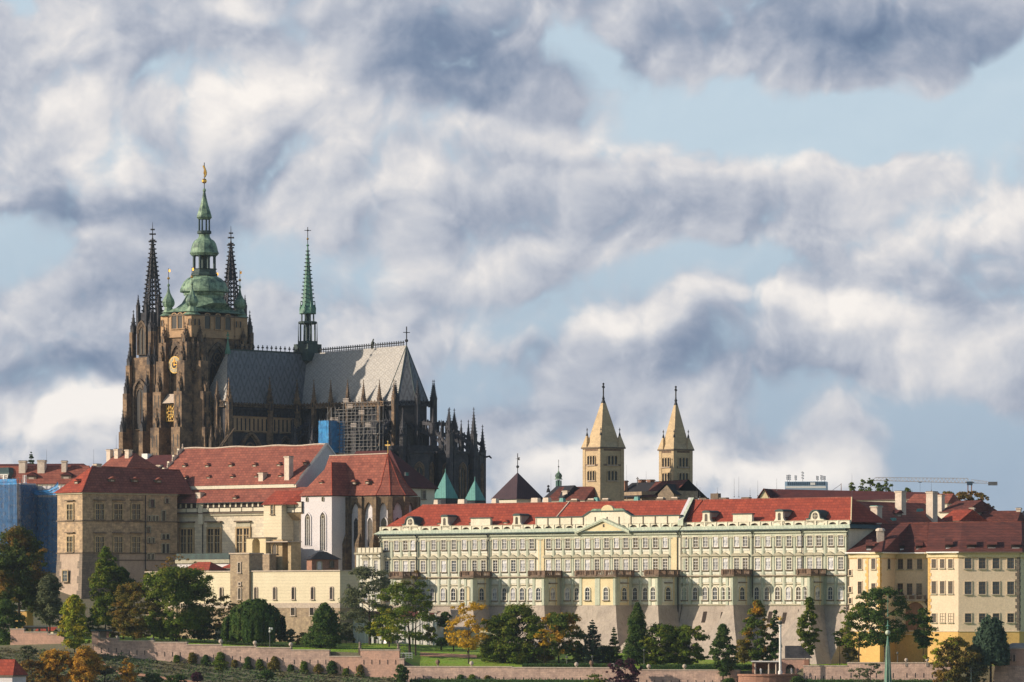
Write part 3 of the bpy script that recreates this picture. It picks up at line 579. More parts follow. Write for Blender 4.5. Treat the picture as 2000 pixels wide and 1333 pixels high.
TW = [755.8,775.6,793.3,807.5,827.9,848.2,867.8,887.8,908,928.3,945.8,968.7,986.3,1004,1022,1040,1072.7,1091.5,1110.2,1129.1,1148.7,1167.5,1186.2,1205.3,1223.6,1242.7,1262,1281.6,1300.3]
MW = [(c, c in (793.3,807.5,928.3,945.8) or c in (1072.7,1110.2,1148.7,1186.2,1223.6,1262,1300.3)) for c in TW]
TE = [1339.5,1360,1379.2,1398.7,1417.9,1440.1,1456.8,1481,1501.2,1522.1,1542.5,1563.2,1583,1600.6,1623.7,1643.5]
ME = [(c, c in (1440.1,1456.8,1583,1600.6)) for c in TE]
def west_extra(root, x0, x1):
    mb = MB(); az = Z['attic']                                 # long central attic with triangular pediment
    xa, xb, xc, xd = G.tx(1047), G.tx(1153), G.tx(1218), G.tx(1327)
    mb.exy([(xa, az), (xd, az), (xd, az+2.1), (xc+3, az+2.1), (xc, az+3.6), (xb, az+3.6), (xb-3, az+2.1), (xa, az+2.1)], .1, 1.2, 'cream_plaster')
    mb.exy([(xa-.3, az+2.1), (xb-3, az+2.1), (xb, az+3.6), (xc, az+3.6), (xc+3, az+2.1), (xd+.2, az+2.1), (xd+.2, az+2.4), (xc+3.2, az+2.4), (xc+.3, az+3.95), (xb-.3, az+3.95), (xb-3.2, az+2.4), (xa-.3, az+2.4)], -.15, 1.5, 'copper_dark')
    for k in range(13):
        x = xa+(xd-xa)*k/12; mb.box(x-.15, x+.15, -.05, .1, az-.3, az+2.1, 'dark_trim' if k else 'cream_plaster')
    cx = (xb+xc)/2; mb.exy([(cx-3.2, az+3.9), (cx+3.2, az+3.9)]+[(cx+2.3*math.cos(PI*i/8), az+4.0+1.6*math.sin(PI*i/8)) for i in range(9)], .1, 1., 'yellow_pale')
    mb.exy([(cx-6.5, az+3.9), (cx+6.5, az+3.9), (cx+5.5, az+4.5), (cx-5.5, az+4.5)], .2, 1., 'copper')
    mb.build('attic', root)
    m2 = MB(); x1_, x2_, xm = G.tx(1130), G.tx(1236), G.tx(1184); zb = Z['eave']-.4; zt = Z['skirt']+2.1
    m2.exy([(x1_, zb), (x2_, zb), (xm, zt)], -1.2, .3, 'yellow_pale')
    for p, q in (((x1_, zb), (xm, zt)), ((xm, zt), (x2_, zb))):
        m2.exy([(p[0], p[1]), (q[0], q[1]), (q[0], q[1]+.55), (p[0], p[1]+.55)], -1.9, .6, 'copper_pale')
        m2.exy([(p[0], p[1]-.35), (q[0], q[1]-.35), (q[0], q[1]), (p[0], p[1])], -1.8, -.9, 'green_plaster')
    m2.box(xm-.3, xm+.3, -1.26, -1.2, zb+1.6, zb+2.5, 'glass_dark'); m2.build('pediment', root)
    for px in (745, 817, 956, 1327): dpipe(root, px, Z['base']-10 if px == 1327 else Z['st0'], Z['eave']-1.2, -.7)
    for (pa, pb) in ((1112, 1073),):
        m3 = MB(); xr = G.tx(pa, 10); xe = G.tx(pb, 1.); m3.tube((xr, 10, Z['ridge']+.1), (xe, 1., Z['attic']-.3), .28, 'coping', 4); m3.build('roof_coping', root)
    for px, w in ((853.5, 1.4), (903, 2.4), (967, 1.6), (1046, 2.4), (1068, 2.0)):
        x = G.tx(px, 12); m4 = MB(); zc = Z['ridge']-1.6; hh = 3.2
        m4.prism([(x-w/2-.3, 11.2), (x+w/2+.3, 11.2), (x+w/2+.3, 13), (x-w/2-.3, 13)], zc, zc+hh, 'chimney_plaster', poly2=[(x-w/2, 11.4), (x+w/2, 11.4), (x+w/2, 12.8), (x-w/2, 12.8)]); m4.build('chimney', root)
    for px in (1098, 1165, 1244):
        x = G.tx(px, 12); m4 = MB(); zc = Z['ridge']-1.2; m4.prism([(x-1.2, 11.2), (x+1.2, 11.2), (x+1.2, 13), (x-1.2, 13)], zc, zc+2.6, 'copper_teal', poly2=[(x-.6, 11.6), (x+.6, 11.6), (x+.6, 12.6), (x-.6, 12.6)]); m4.build('roof_vent', root)
    for px in (1122, 1155, 1183, 1290, 1318):
        x = G.tx(px, 11.5); m4 = MB(); m4.box(x-1.4, x+1.4, 11, 12.4, Z['ridge']-1, Z['ridge']+.75, 'dark_trim'); m4.box(x-1.1, x+1.1, 11.2, 12.2, Z['ridge']+.75, Z['ridge']+1.1, 'chimney_plaster'); m4.build('chimney', root)
rootW = put(None, 'tmp')
def mk_wing(east):
    global rootW
    tmp = put(None, 'tmp')
    if not east: spec = [(769,786,816,[776]),(907,924,956,[913]),(1040.5,1063,1095,[1052]),(1132,1202.6,1235,[1148,1184]),(1267,1285,1324,[1276])]
    else: spec = [(1418,1432,1466,[1423]),(1565,1582,1610,[1572])]
    res = []; 
    for i, (a, b, c, f) in enumerate(spec): res.append(bay(tmp, a, b, c, f, yellow=len(f) == 2, blind=(b == 924)))
    if not east: root = palace('green_palace', 'long west wing of the pale green palace with triangular pediment and five balconied bays', 742, 1331, TW, MW,
        [755,827,845,866.4,886.4,904,967,985.8,1003,1020.7,1037,1109,1127.3,1241,1260.7], res, [868,1009], [801], [(919, 957)], west_extra, hip0=True, yellow_strip=(1058, 1317))
    else: root = palace('green_palace', 'shorter east wing of the pale green palace, right of the green and white fire wall', 1333.5, 1658, TE, ME,
        [1337.5,1358.5,1377.9,1397.4,1412.5,1478.8,1499,1519.7,1540.6,1560.6,1622.6,1642.8], res, [1379,1522], [1592], [(1431, 1468)], east_extra, hip1=True)
    for c in [o for o in bpy.data.objects if o.parent == tmp]: c.parent = root
    bpy.data.objects.remove(tmp)
def east_extra(root, x0, x1):
    m = MB()                                                   # party wall rising over the roof
    xa = x0+.1; m.exy([], 0, 0, 'cream_plaster') if False else None
    pr = [(-.5, Z['attic']-1), (-.5, Z['attic']+.8), (10, Z['ridge']+.9), (10.6, Z['ridge']+.9), (19, Z['attic']), (19, Z['attic']-1)]
    zs = [(-.6, Z['attic']-.8, 0.), (-.6, Z['attic']+.9, 0.), (10.2, Z['ridge']+.8, -4.4)]; xa = x0-1.4
    for dx, key in ((0, 'white_plaster'), (1.0, 'copper_pale')):
        m.face([(xa+dx, zs[1][0], zs[1][1]), (xa+dx+1.0, zs[1][0], zs[1][1]), (xa+dx+1.0+zs[2][2], zs[2][0], zs[2][1]), (xa+dx+zs[2][2], zs[2][0], zs[2][1])], key)
    m.face([(xa, -.6, zs[0][1]), (xa+2, -.6, zs[0][1]), (xa+2, -.6, zs[1][1]), (xa, -.6, zs[1][1])], 'copper_pale')
    for dx in (0, 2.0): m.face([(xa+dx, -.6, zs[0][1]), (xa+dx, -.6, zs[1][1]), (xa+dx-4.4, 10.2, zs[2][1]), (xa+dx-4.4, 10.2, zs[2][1]-2)], 'copper_dark')
    m.build('fire_wall', root)
    dpipe(root, 1472, Z['st0']-6, Z['eave']-1.2, -.7); dpipe(root, 1569, Z['st0']+1, Z['eave']-1.2, -.7); dpipe(root, 1656, Z['base']-12, Z['eave']-1, -.5)
    for px in (1374, 1397, 1413, 1457):
        x = G.tx(px, 11.5); b = 1.6 if px == 1397 else .35; m4 = MB(); m4.box(x-1.4, x+1.4, 11, 12.4, Z['ridge']-1, Z['ridge']+.3+b, 'dark_trim'); m4.build('chimney', root)
    # loop holes in the battered base
    for px, py in ((1373, 1205), (1408, 1206), (1529, 1207), (1558, 1201), (1501, 1205)):
        m5 = MB(); y = -1.7; x = G.tx(px, y); z = G.z(py, x, y)
        yo = lambda q: -float(np.interp(Z['base']-q, [0, 4.2, 8.5, 13.5, 17.5], [0, 1.3, 3.5, 6.8, 10.]))
        for (za, zb_) in ((z-1.7, Z['base']-4.2), (Z['base']-4.2, z+1.5)):
            if zb_ > za: m5.face([(x-.7, yo(za)-.06, za), (x+.7, yo(za)-.06, za), (x+.7, yo(zb_)-.06, zb_), (x-.7, yo(zb_)-.06, zb_)], 'timber')
        m5.build('loophole', root)
bpy.data.objects.remove(rootW)
mk_wing(False); mk_wing(True)

# small annex to the left of the palace, in front of the chapel
A_ = Frame(697, 1566, 39.8, CZ-6)
ro = A_.root('palace_annex', 'narrow two-window cream annex wedged between the stone chapel and the green palace', 'annex')
xe = A_.tx(744); zt = A_.z(1080); mb = MB(); mb.box(0, xe, 0, 12, -4, zt, 'cream_plaster')
for px in (699, 706, 726, 741): x = A_.tx(px); mb.box(x-.5, x+.5, -.25, 0, -4, zt-.6, 'pale_panel')
mb.box(-.6, xe, -.7, 12, zt-.5, zt, 'trim_stone'); mb.build('wall', ro)
mb = MB(); mb.box(0, xe, .2, .8, zt+.0, zt+1.5, 'ivory')
for k in range(7): x = xe*k/6; mb.box(x-.15, x+.15, .05, .2, zt, zt+1.6, 'trim_stone')
mb.build('parapet', ro)
for px in (715, 736): put(WMID['tri'][1], 'window', ro, (A_.tx(px), -.02, A_.z(1117)))
for px in (715, 736): put(WBOT[0], 'window', ro, (A_.tx(px), -.02, A_.z(1176)))

# ------------------------------------------------------------------ sandstone wing with the steep hip roof (left)
def eyebrows(fr, root, lst, yf, m='old_tile', sz=(1.7, 1.1, 2.6)):
    me = eyebrow(*sz, m)
    for (px, py) in lst:                                       # find the spot on a roof slope given as z = f(y)
        y = yf[0]; x = fr.tx(px, y)
        for _ in range(12):
            z = fr.z(py, x, y); y = yf[0]+(z-yf[1])*yf[2]; x = fr.tx(px, y)
        put(me, 'dormer', root, (x, y-.5, z-.25))
L_ = Frame(161, 1590, 50, CZ-16)
rl = L_.root('sandstone_wing', 'tall sandstone block with steep red hip roof, its narrow sunny front beside the blue netting', 'palace wing')
xl = L_.tx(112); yr = L_.ty(346); e = L_.z(962); s1 = L_.z(1017); s2 = L_.z(1080)
mb = MB(); mb.box(xl, 0, 0, yr, s2, e, 'louis_stone'); mb.build('wall', rl)
mb = MB()
for z in (s1, s2): mb.box(xl-.25, .25, -.25, yr, z-.25, z+.15, 'dark_trim')
mb.box(xl-.4, .4, -.4, yr, e-.5, e, 'trim_stone'); mb.box(.0, .2, L_.ty(225), yr, L_.z(1094)-.2, L_.z(1094)+.2, 'dark_trim'); mb.build('string_course', rl)
mb = MB(); q = 1.7
mb.prism([(xl-q, -q), (q*.5, -q), (q*.5, yr), (xl-q, yr)], -4, s2-.25, 'base_render', poly2=[(xl, 0), (.0, 0), (.0, yr), (xl, yr)]); mb.build('battered_base', rl)
mb = MB(); n = 17; H = s2-.3+4
for i in range(n):
    a, b = i/n, (i+.97)/n; za, zb_ = -4+H*a, -4+H*b; oa, ob = q*(1-a), q*(1-b); w = 1.5+(i % 2)*.9
    for (u0, u1, s_) in ((xl, xl+w, -1), (-w, 0, 1)):
        f0 = oa*.5 if s_ > 0 else -oa; f1 = ob*.5 if s_ > 0 else -ob
        p0 = [(u0+(f0 if s_ < 0 else 0), -oa-.06, za), (u1+(f0 if s_ > 0 else 0)+.06*s_, -oa-.06, za), (u1+(f1 if s_ > 0 else 0)+.06*s_, -ob-.06, zb_), (u0+(f1 if s_ < 0 else 0), -ob-.06, zb_)]
        mb.face(p0, 'quoin')
    mb.face([(oa*.5+.06, -oa-.06, za), (oa*.5+.06, w-oa, za), (ob*.5+.06, w-ob, zb_), (ob*.5+.06, -ob-.06, zb_)], 'quoin')
mb.face([(q*.5+.05, 1.4-q, -4), (q*.5+.05, 14, -4), (.05, 14, s2-.3), (.05, 1.4, s2-.3)], 'quoin')
mb.build('quoins', rl)
mb = MB(); ap = L_.ty(180, xl/2); zr = L_.z(911, xl/2, ap)
a, b, c, d = (xl-.9, -.9, e), (.9, -.9, e), (.9, yr+6, e), (xl-.9, yr+6, e); E_, F_ = (xl/2, ap, zr), (xl/2, yr+6, zr-.6)
mb.face([a, b, E_], 'red_tile'); mb.face([b, c, F_, E_], 'old_tile'); mb.face([d, a, E_, F_], 'old_tile'); mb.face([a, d, c, b], 'dark_trim'); mb.face([c, d, F_], 'old_tile')
mb.tube(b, E_, .22, 'red_tile', 5); mb.tube(E_, F_, .2, 'old_tile', 5); mb.build('roof', rl)
WL = window('window', 3.1, L_.z(985)-L_.z(1015), glass='glass_dark', frame=None, sur='sandstone', sw=.4, sd=.35)
WM = MB(); hh = L_.z(985)-L_.z(1015)
for i in (-1, 0, 1): WM.box(-.11+i*.8, .11+i*.8, -.3, -.04, 0, hh, 'sandstone' if i == 0 else 'dark_trim') if i == 0 else WM.box(-.07+i*.8, .07+i*.8, -.14, -.04, 0, hh, 'trim_stone')
WM.box(-1.55, 1.55, -.28, -.04, hh*.62, hh*.62+.2, 'sandstone'); WM.box(-1.55, 1.55, -.12, -.04, hh*.3, hh*.3+.1, 'trim_stone'); WM.box(-2.3, 2.3, -.8, 0, hh+1.1, hh+1.4, 'dark_trim'); WM = WM.mesh('stone_cross')
def stonewin(x, y, z, rot, sc_=1.):
    w = put(WL, 'window', rl, (x, y, z), rot); put(WM, 'stone_cross', w)
for py in (1015, 1078): stonewin(L_.tx(138), -.02, L_.z(py), 0)
w = put(window('window', 2.6, 3.4, glass='glass', frame='trim_stone', cols=3, rows=3, sur='sandstone', sw=.3), 'window', rl, (L_.tx(127, -1), -.85, L_.z(1136, 0, -1)))
for px in (194, 230, 265):
    for py in (1015, 1079): stonewin(.02, L_.ty(px), L_.z(py, 0, L_.ty(px)), EAST)
for (px, p0, p1, w_) in ((297, 991, 976, 1.7), (326, 983, 974, 1.1), (319, 1018, 998, 1.3), (291, 1018, 1008, .8), (300, 1018, 1008, .8), (306, 1018, 1008, .8), (289, 1040, 1029, 1.6), (291, 1061, 1051, .8), (299, 1061, 1051, .8), (319, 1053, 1044, 1.1), (327, 1053, 1044, 1.1), (319, 1081, 1063, 1.1), (327, 1081, 1063, 1.1), (290, 1093, 1082, .8), (298, 1093, 1082, .8)):
    y = L_.ty(px); put(window('window', w_, L_.z(p1, 0, y)-L_.z(p0, 0, y), glass='glass_dark', frame=None, sur='trim_stone', sw=.2), 'window', rl, (.02, y, L_.z(p0, 0, y)), EAST)
mb = MB(); y = L_.ty(283); mb.tube((.35, y, 4), (.35, y, e-.6), .16, 'iron', 5); mb.build('downpipe', rl)
eyb = eyebrow(2.2, 1.4, 3.2, 'old_tile')
for px in (218, 263, 309):
    y = L_.ty(px, -2.3); put(eyb, 'dormer', rl, (-1.9, y, e+(zr-e)*.42), EAST)
put(eyebrow(2.0, 1.3, 3, 'red_tile'), 'dormer', rl, (L_.tx(151, 2.5), 2.0, e+(zr-e)*.33))
chimney(L_, rl, -7.5, 11, e+4, L_.z(911, -7, 11)+.8, 1.8, 1.8, 'chimney_plaster')

# ------------------------------------------------------------------ old palace with the great hall roof
O = Frame(345, 1624, 40, CZ-6)
ro = O.root('old_palace', 'old royal palace with huge dusty red hall roof, half-timbered gallery and plain white east gable', 'palace')
xg = O.tx(581); yrg = O.ty(639, xg); xw = O.tx(300); zE = O.z(950); zR = O.z(868, xg, yrg); yb = 2*yrg
mb = MB(); mb.box(xw, xg-.01, 0, yb, -2, zE-.2, 'ivory'); mb.exy([], 0, 0, 'ivory') if False else None
mb.face([(xg, 0, -2), (xg, yb, -2), (xg, yb, zE), (xg, yrg, zR), (xg, 0, zE)], 'white_plaster')
mb.face([(xw, 0, zE), (xw, yrg, zR), (xw, yb, zE)][::-1], 'ivory'); mb.box(0, xg, -.7, 0, zE-1.2, zE-.2, 'ivory'); mb.build('wall', ro)
mb = MB(); T = .25
mb.face([(xw, -.8, zE-.1), (xg-.2, -.8, zE-.1), (xg-.2, yrg, zR-.2), (xw, yrg, zR-.2)], 'old_tile'); mb.face([(xw, yrg, zR-.2), (xg-.2, yrg, zR-.2), (xg-.2, yb+.8, zE-.1), (xw, yb+.8, zE-.1)], 'old_tile')
for k in range(24):                                            # slightly uneven mortared ridge
    x0 = xw+(xg-xw)*k/24; x1 = xw+(xg-xw)*(k+1)/24; dz = .18*math.sin(k*.9); mb.tube((x0, yrg, zR-.1+dz), (x1, yrg, zR-.1+.18*math.sin((k+1)*.9)), .3, 'coping', 5)
mb.build('roof', ro)
mb = MB()
for (ya, za, yb_, zb_) in ((-.9, zE-.3, yrg, zR+.4), (yrg, zR+.4, yb+.9, zE-.3)):
    mb.face([(xg-.7, ya, za), (xg+.25, ya, za), (xg+.25, yb_, zb_), (xg-.7, yb_, zb_)], 'steel')
    mb.face([(xg+.25, ya, za), (xg+.25, ya, za-.6), (xg+.25, yb_, zb_-.6), (xg+.25, yb_, zb_)], 'white_paint'); mb.face([(xg-.7, ya, za-.6), (xg-.7, ya, za), (xg-.7, yb_, zb_), (xg-.7, yb_, zb_-.6)], 'white_paint')
mb.build('gable_coping', ro)
mb = MB()                                                      # stepped west gable with little knobs
for k in range(6):
    t = (k+.5)/6; y = yrg*t; z = zE+(zR-zE)*t; mb.box(xw-.6, xw+.3, y-1.2, y+1.2, z-1.5, z+.9, 'ivory')
    for j in range(3): mb.ball((xw-.1, y+.9, z+1.2+j*.55), .42-.08*j, 'coping', 6)
mb.build('west_gable', ro)
yf = (0, zE, yrg/(zR-zE))
eyebrows(O, ro, [(361, 912), (406, 912), (452, 911), (498.5, 911), (546, 910), (598, 907), (364, 936), (409, 935), (455, 934), (502, 933), (549, 932)], yf, 'old_tile', (1.7, 1.2, 2.8))
def chim_at(fr, root, px, p0, p1, y, w, m='chimney_plaster', cap='dark_trim'):
    x = fr.tx(px, y); return chimney(fr, root, x, y, fr.z(p0, x, y)-1.5, fr.z(p1, x, y), w, w, m, cap)
chim_at(O, ro, 564, 944, 891, 1.6, 2.0); chim_at(O, ro, 513, 944, 923, 1.4, 1.9)
# lower block: lean-to roof, timber gallery, sgraffito wall, great windows
yl = -4.5; xa = O.tx(345, yl); xb = O.tx(585, yl); zt = O.z(957); zb_ = O.z(984, 0, yl); zg = O.z(1004, 0, yl)
mb = MB(); mb.box(xa, xb, yl, 0, -4, zg, 'sgraffito'); mb.box(xa, xb, yl-.5, 0, zg-.9, zg, 'trim_stone'); mb.box(xa, xb, yl-.8, yl, zg-.3, zg+.1, 'dark_trim'); mb.build('lower_wall', ro)
mb = MB(); mb.face([(xa-.5, yl-1.6, zb_), (xb, yl-1.6, zb_), (xb, 0, zt), (xa-.5, 0, zt)], 'old_tile'); mb.face([(xa-.5, yl-1.6, zb_-.02), (xa-.5, 0, zb_-.02), (xb, 0, zb_-.02), (xb, yl-1.6, zb_-.02)], 'timber'); mb.box(xa-.5, xb, yl-1.75, yl-1.55, zb_-.25, zb_, 'iron'); mb.build('lean_to_roof', ro)
mb = MB(); mb.box(xa, xb, yl-.6, yl+.4, zg+.1, zb_-.1, 'ivory'); n = 11
mb.box(xa, xb, yl-.72, yl-.6, zg+.1, zg+.35, 'timber'); zm = zg+(zb_-zg)*.5; mb.box(xa, xb, yl-.72, yl-.6, zm-.1, zm+.1, 'timber')
mb.box(xa, xb, yl-.64, yl-.6, zm+.1, zb_-.2, 'timber')
for k in range(n*2+1):
    x = xa+(xb-xa)*k/(n*2); 
    if k % 2 == 0: mb.box(x-.08, x+.08, yl-.72, yl-.6, zg+.1, zm, 'timber')
    mb.box(x-.3, x+.3, yl-.8, yl-.64, zm+.1, zb_-.25, 'ivory')
mb.build('timber_gallery', ro)
WH = MB(); wh = O.z(1035)-O.z(1081); o = rect(5.2, wh); WH.face([(x, -.03, z) for x, z in o], 'glass_dark'); WH.ring(grow(o, .55, wh), o, 0, -.5, 'sandstone')
WH.box(-.35, .35, -.35, -.03, 0, wh, 'sandstone')
for sx_ in (-1, 1):
    WH.box(sx_*1.45-.12, sx_*1.45+.12, -.25, -.03, 0, wh, 'sandstone')
    for zz in (.42, .72): WH.box(sx_*1.45-1.0, sx_*1.45+1.0, -.22, -.03, wh*zz-.1, wh*zz+.1, 'sandstone' if zz > .7 else 'trim_stone')
    WH.box(sx_*.9-.04, sx_*.9+.04, -.1, -.03, 0, wh*.7, 'trim_stone'); WH.box(sx_*2.05-.04, sx_*2.05+.04, -.1, -.03, 0, wh*.7, 'trim_stone')
WH.box(-3.4, 3.4, -1., 0, wh+2.0, wh+2.45, 'dark_trim'); WH.box(-3.0, 3.0, -.25, 0, wh+.55, wh+2.0, 'trim_stone'); WH = WH.mesh('window')
for px in (366, 419, 476): put(WH, 'window', ro, (O.tx(px, yl), yl-.02, O.z(1081, 0, yl)))
mb = MB(); x = O.tx(397, yl); mb.tube((x, yl-.4, 0), (x, yl-.4, zg-.5), .16, 'iron', 5); mb.box(x-1.4, x+.4, yl-.8, yl-.05, zg-3.5, zb_-.3, 'ivory'); mb.build('downpipe', ro)
chim_at(O, ro, 391, 978, 962, yl+1.4, 2.0); eyebrows(O, ro, [(460, 974)], (yl-1.6, zb_, (1.6-yl)/(zt-zb_)), 'old_tile')
# yellow stair tower with little red roof and timber oriel
yt = -10; x0, x1 = O.tx(515, yt), O.tx(550, yt); ze = O.z(986, x1, yt)
mb = MB(); mb.box(x0, x1, yt, yl-.01, O.z(1115), ze, 'ivory_course'); mb.build('stair_tower', ro)
mb = MB(); zt2 = O.z(958, x1, -3); mb.face([(x0-.6, yt-.6, ze), (x1+.5, yt-.6, ze), (O.tx(578, -3), -2.5, zt2), (O.tx(536, -3), -2.5, zt2)], 'red_tile')
mb.face([(x1+.5, yt-.6, ze), (xb+2.2, yl-3.4, ze), (xb+1.0, -2.5, zt2), (O.tx(578, -3), -2.5, zt2)], 'red_tile'); mb.face([(xb+2.2, yl-3.4, ze), (xb+2.4, -1, ze), (xb+1.0, -2.5, zt2)], 'old_tile'); mb.face([(x0-.6, yt-.6, ze), (O.tx(536, -3), -2.5, zt2), (x0-.6, -2.5, ze)], 'red_tile'); mb.build('stair_tower_roof', ro)
put(window('window', 1.2, 2.9, glass='glass', frame='trim_stone', rows=2, sur='sandstone'), 'window', ro, (O.tx(532.5, yt), yt-.02, O.z(1005, x0, yt)))
mb = MB(); xo0, xo1 = O.tx(556, yl-.5), O.tx(590, yl-3.); zo0, zo1 = O.z(1003, xo0, yl), O.z(981, xo0, yl)
mb.box(xo0, xo1, yl-3.0, yl, zo0, zo1, 'ivory'); 
for x in np.linspace(xo0, xo1-.2, 4): mb.box(x, x+.2, yl-3.1, yl-3., zo0, zo1, 'timber')
for z in np.linspace(zo0, zo1-.2, 3): mb.box(xo0, xo1+.1, yl-3.1, yl-3., z, z+.2, 'timber'); mb.box(xo1, xo1+.1, yl-3., yl, z, z+.2, 'timber')
for y in (yl-3.0, yl-1.5): mb.box(xo1, xo1+.1, y, y+.2, zo0, zo1, 'timber')
mb.prism([(xo0+1.5, yl-.5), (xo1-1.5, yl-.5), (xo1-1.5, yl+.2), (xo0+1.5, yl+.2)], zo0-2.2, zo0, 'sandstone', poly2=[(xo0, yl-3), (xo1, yl-3), (xo1, yl), (xo0, yl)])
for x in (xo0+1.2, xo0+3.0): mb.box(x-.4, x+.4, yl-3.05, yl-3., zo0+1.9, zo0+3.0, 'glass_dark')
mb.build('timber_oriel', ro)

# arched yellow gatehouse in front of the stair tower, stone bastion tower below
S_ = Frame(481, 1580, 40, CZ+2)
rs = S_.root('arched_gatehouse', 'small yellow stone block with open round arches below the stair tower', 'gatehouse')
x1 = S_.tx(519); x2 = S_.tx(545); z0, z1 = S_.z(1083), S_.z(1052); mb = MB(); xc = S_.tx(500); hw = 1.6
mb.exy([(0, z0-6), (xc-hw, z0-6), (xc-hw, z0+3.4)]+[(xc-hw*math.cos(PI*i/8), z0+3.4+hw*math.sin(PI*i/8)) for i in range(1, 8)]+[(xc+hw, z0+3.4), (xc+hw, z0-6), (x1, z0-6), (x1, z1), (0, z1)], 0, 5, 'yellow_pale')
mb.box(-.2, x1+.2, -.3, 5.2, z1, z1+.3, 'dark_trim'); mb.face([(xc-hw-.3, 4., z0-5), (xc+hw+.3, 4., z0-5), (xc+hw+.3, 4., z0+5), (xc-hw-.3, 4., z0+5)], 'ivory')
mb.box(x1, x2, 1.5, 6, z0-9, z1-.5, 'sandstone'); mb.box(x1, x2+4, -.5, 6, z1-1.3, z1-1.0, 'coping'); mb.box(x2+2.3, x2+3.6, 1.5, 6, z0-9, z1-1.3, 'sandstone'); mb.box(x2, x2+2.3, 4, 6, z0-9, z1-1.3, 'ivory'); mb.build('wall', rs)
for (px, pa, pb) in ((537, 1082, 1064), (536, 1112, 1094)):
    put(window('arch_opening', 1.9, S_.z(pb)-S_.z(pa), 'round', 'glass_dark', None, 'sandstone'), 'arch_opening', rs, (S_.tx(px, 1.5), 1.45, S_.z(pa)))
mb = MB(); xx = S_.tx(488, -3); xy = S_.tx(526, -3); mb.box(xx, xy, -3, 0, -3, z0-.2, 'rough_stone'); mb.box(xx-.1, xy+.2, -3.2, 0, z0-.2, z0+.1, 'coping'); mb.build('lower_block', rs)
put(window('arch_opening', 2.0, 4.2, 'round', 'glass_dark', None, 'sandstone'), 'arch_opening', rs, (S_.tx(506, -3), -3.02, S_.z(1112)))

W = Frame(664, 1508, 40, CZ-9)
rw = W.root('terrace_wing', 'long cream terrace wing with narrow arched slits, split by a rough stone tower', 'terrace wing')
xL = W.tx(285); xA, xB = W.tx(450, -.8), W.tx(487, -.8); zt = W.z(1116); zb1 = W.z(1178); zb2 = W.z(1188); ye = W.ty(702)
mb = MB(); mb.box(xL, 0, 0, ye, zb1, zt, 'ivory_course'); mb.build('wall', rw)
mb = MB(); mb.box(xL-.1, .1, -.12, ye, zb2, zb1, 'coping'); mb.box(xL, .0, .02, ye, -4, zb2, 'rough_stone'); mb.build('stone_base', rw)
mb = MB(); mb.box(xL-.3, .3, -.35, ye, zt, zt+.35, 'coping'); mb.build('coping', rw)
mb = MB(); zT = W.z(1083, xA, -.8); mb.box(xA, xB, -.9, 5, -4, zT, 'rough_stone'); mb.box(xA-.3, xB+.3, -1.2, 5.3, zT, zT+.4, 'coping'); tw = mb.build('stone_tower', rw)
def slit(px, pa, pb, y=-.0, w_=1.0, par=None, sh='round', sur='coping', root=None, fr=W):
    put(window('window', w_, fr.z(pb)-fr.z(pa), sh, 'glass_dark', None, sur, sw=.28, sill='coping'), 'window', root or par or rw, (fr.tx(px, y), y-.02, fr.z(pa)))
for px in (357, 395, 432.5, 500, 537, 573.4, 611, 648): slit(px, 1170.5, 1147)
slit(468.6, 1170, 1148, -.9, 1.0, tw); slit(468.6, 1142, 1137.5, -.9, .8, tw, 'rect'); slit(468, 1117, 1098, -.9, 1.0, tw, 'rect')
slit(573, 1202, 1187.5, .02, 1.5, None, 'rect'); slit(610, 1202, 1187.5, .02, 1.5, None, 'rect')
put(window('window', 1.2, 4, 'round', 'glass_dark', None, 'coping'), 'window', rw, (.02, ye*.45, W.z(1171)), EAST)

# shaded ledge, balustrade and little roofs between the old palace and the terrace wing
D_ = Frame(346, 1590, 40, CZ+6)
rd = D_.root('shaded_outbuilding', 'low outbuilding with dark balustrade in the shade under the great windows of the old palace', 'outbuilding')
x1 = D_.tx(449); mb = MB(); mb.box(0, x1, 0, 8, -6, D_.z(1096), 'white_plaster'); mb.box(-.3, x1+.3, -.6, 8, D_.z(1101), D_.z(1094), 'trim_stone'); mb.build('wall', rd)
mb = MB(); mb.box(-.1, x1, -.3, 0.1, D_.z(1094), D_.z(1082), 'copper_dark')
for k in range(26): x = x1*k/25; mb.box(x-.2, x+.2, -.5, -.3, D_.z(1101), D_.z(1094), 'dark_trim')
mb.build('balustrade', rd)
R1 = Frame(359, 1560, 40, CZ+8); r1 = R1.root('garden_house', 'small house with a low curved red roof peeping over the cream terrace wall', 'house'); mb = MB(); x1 = R1.tx(408); mb.box(0, x1, 0, 6, -2, R1.z(1112), 'white_plaster'); mb.build('wall', r1)
mb = MB(); hip(mb, 0, x1, 0, 7, R1.z(1114), R1.z(1098), 2.5, x1-2.5, 3.5, 'red_tile'); mb.build('roof', r1)
R2 = Frame(436, 1560, 40, CZ+8); r2 = R2.root('garden_house', 'tiny pointed red roof tucked against the left side of the rough stone tower', 'house'); mb = MB(); x1 = R2.tx(456); mb.box(0, x1, 0, 4, -2, R2.z(1109), 'white_plaster'); mb.build('wall', r2)
mb = MB(); hip(mb, 0, x1, 0, 5, R2.z(1110), R2.z(1095), x1-.6, x1-.5, 2.5, 'red_tile'); mb.build('roof', r2)
B_ = Frame(609, 1530, 66, CZ+3); rb_ = B_.root('brick_pavilion', 'small brick pavilion with dark hipped roof standing on the cream terrace wing', 'pavilion'); xx = B_.tx(599); yy = B_.ty(661); ze = B_.z(1093)
mb = MB(); mb.box(xx, 0, 0, yy, -2, ze, 'brickwork'); mb.build('wall', rb_)
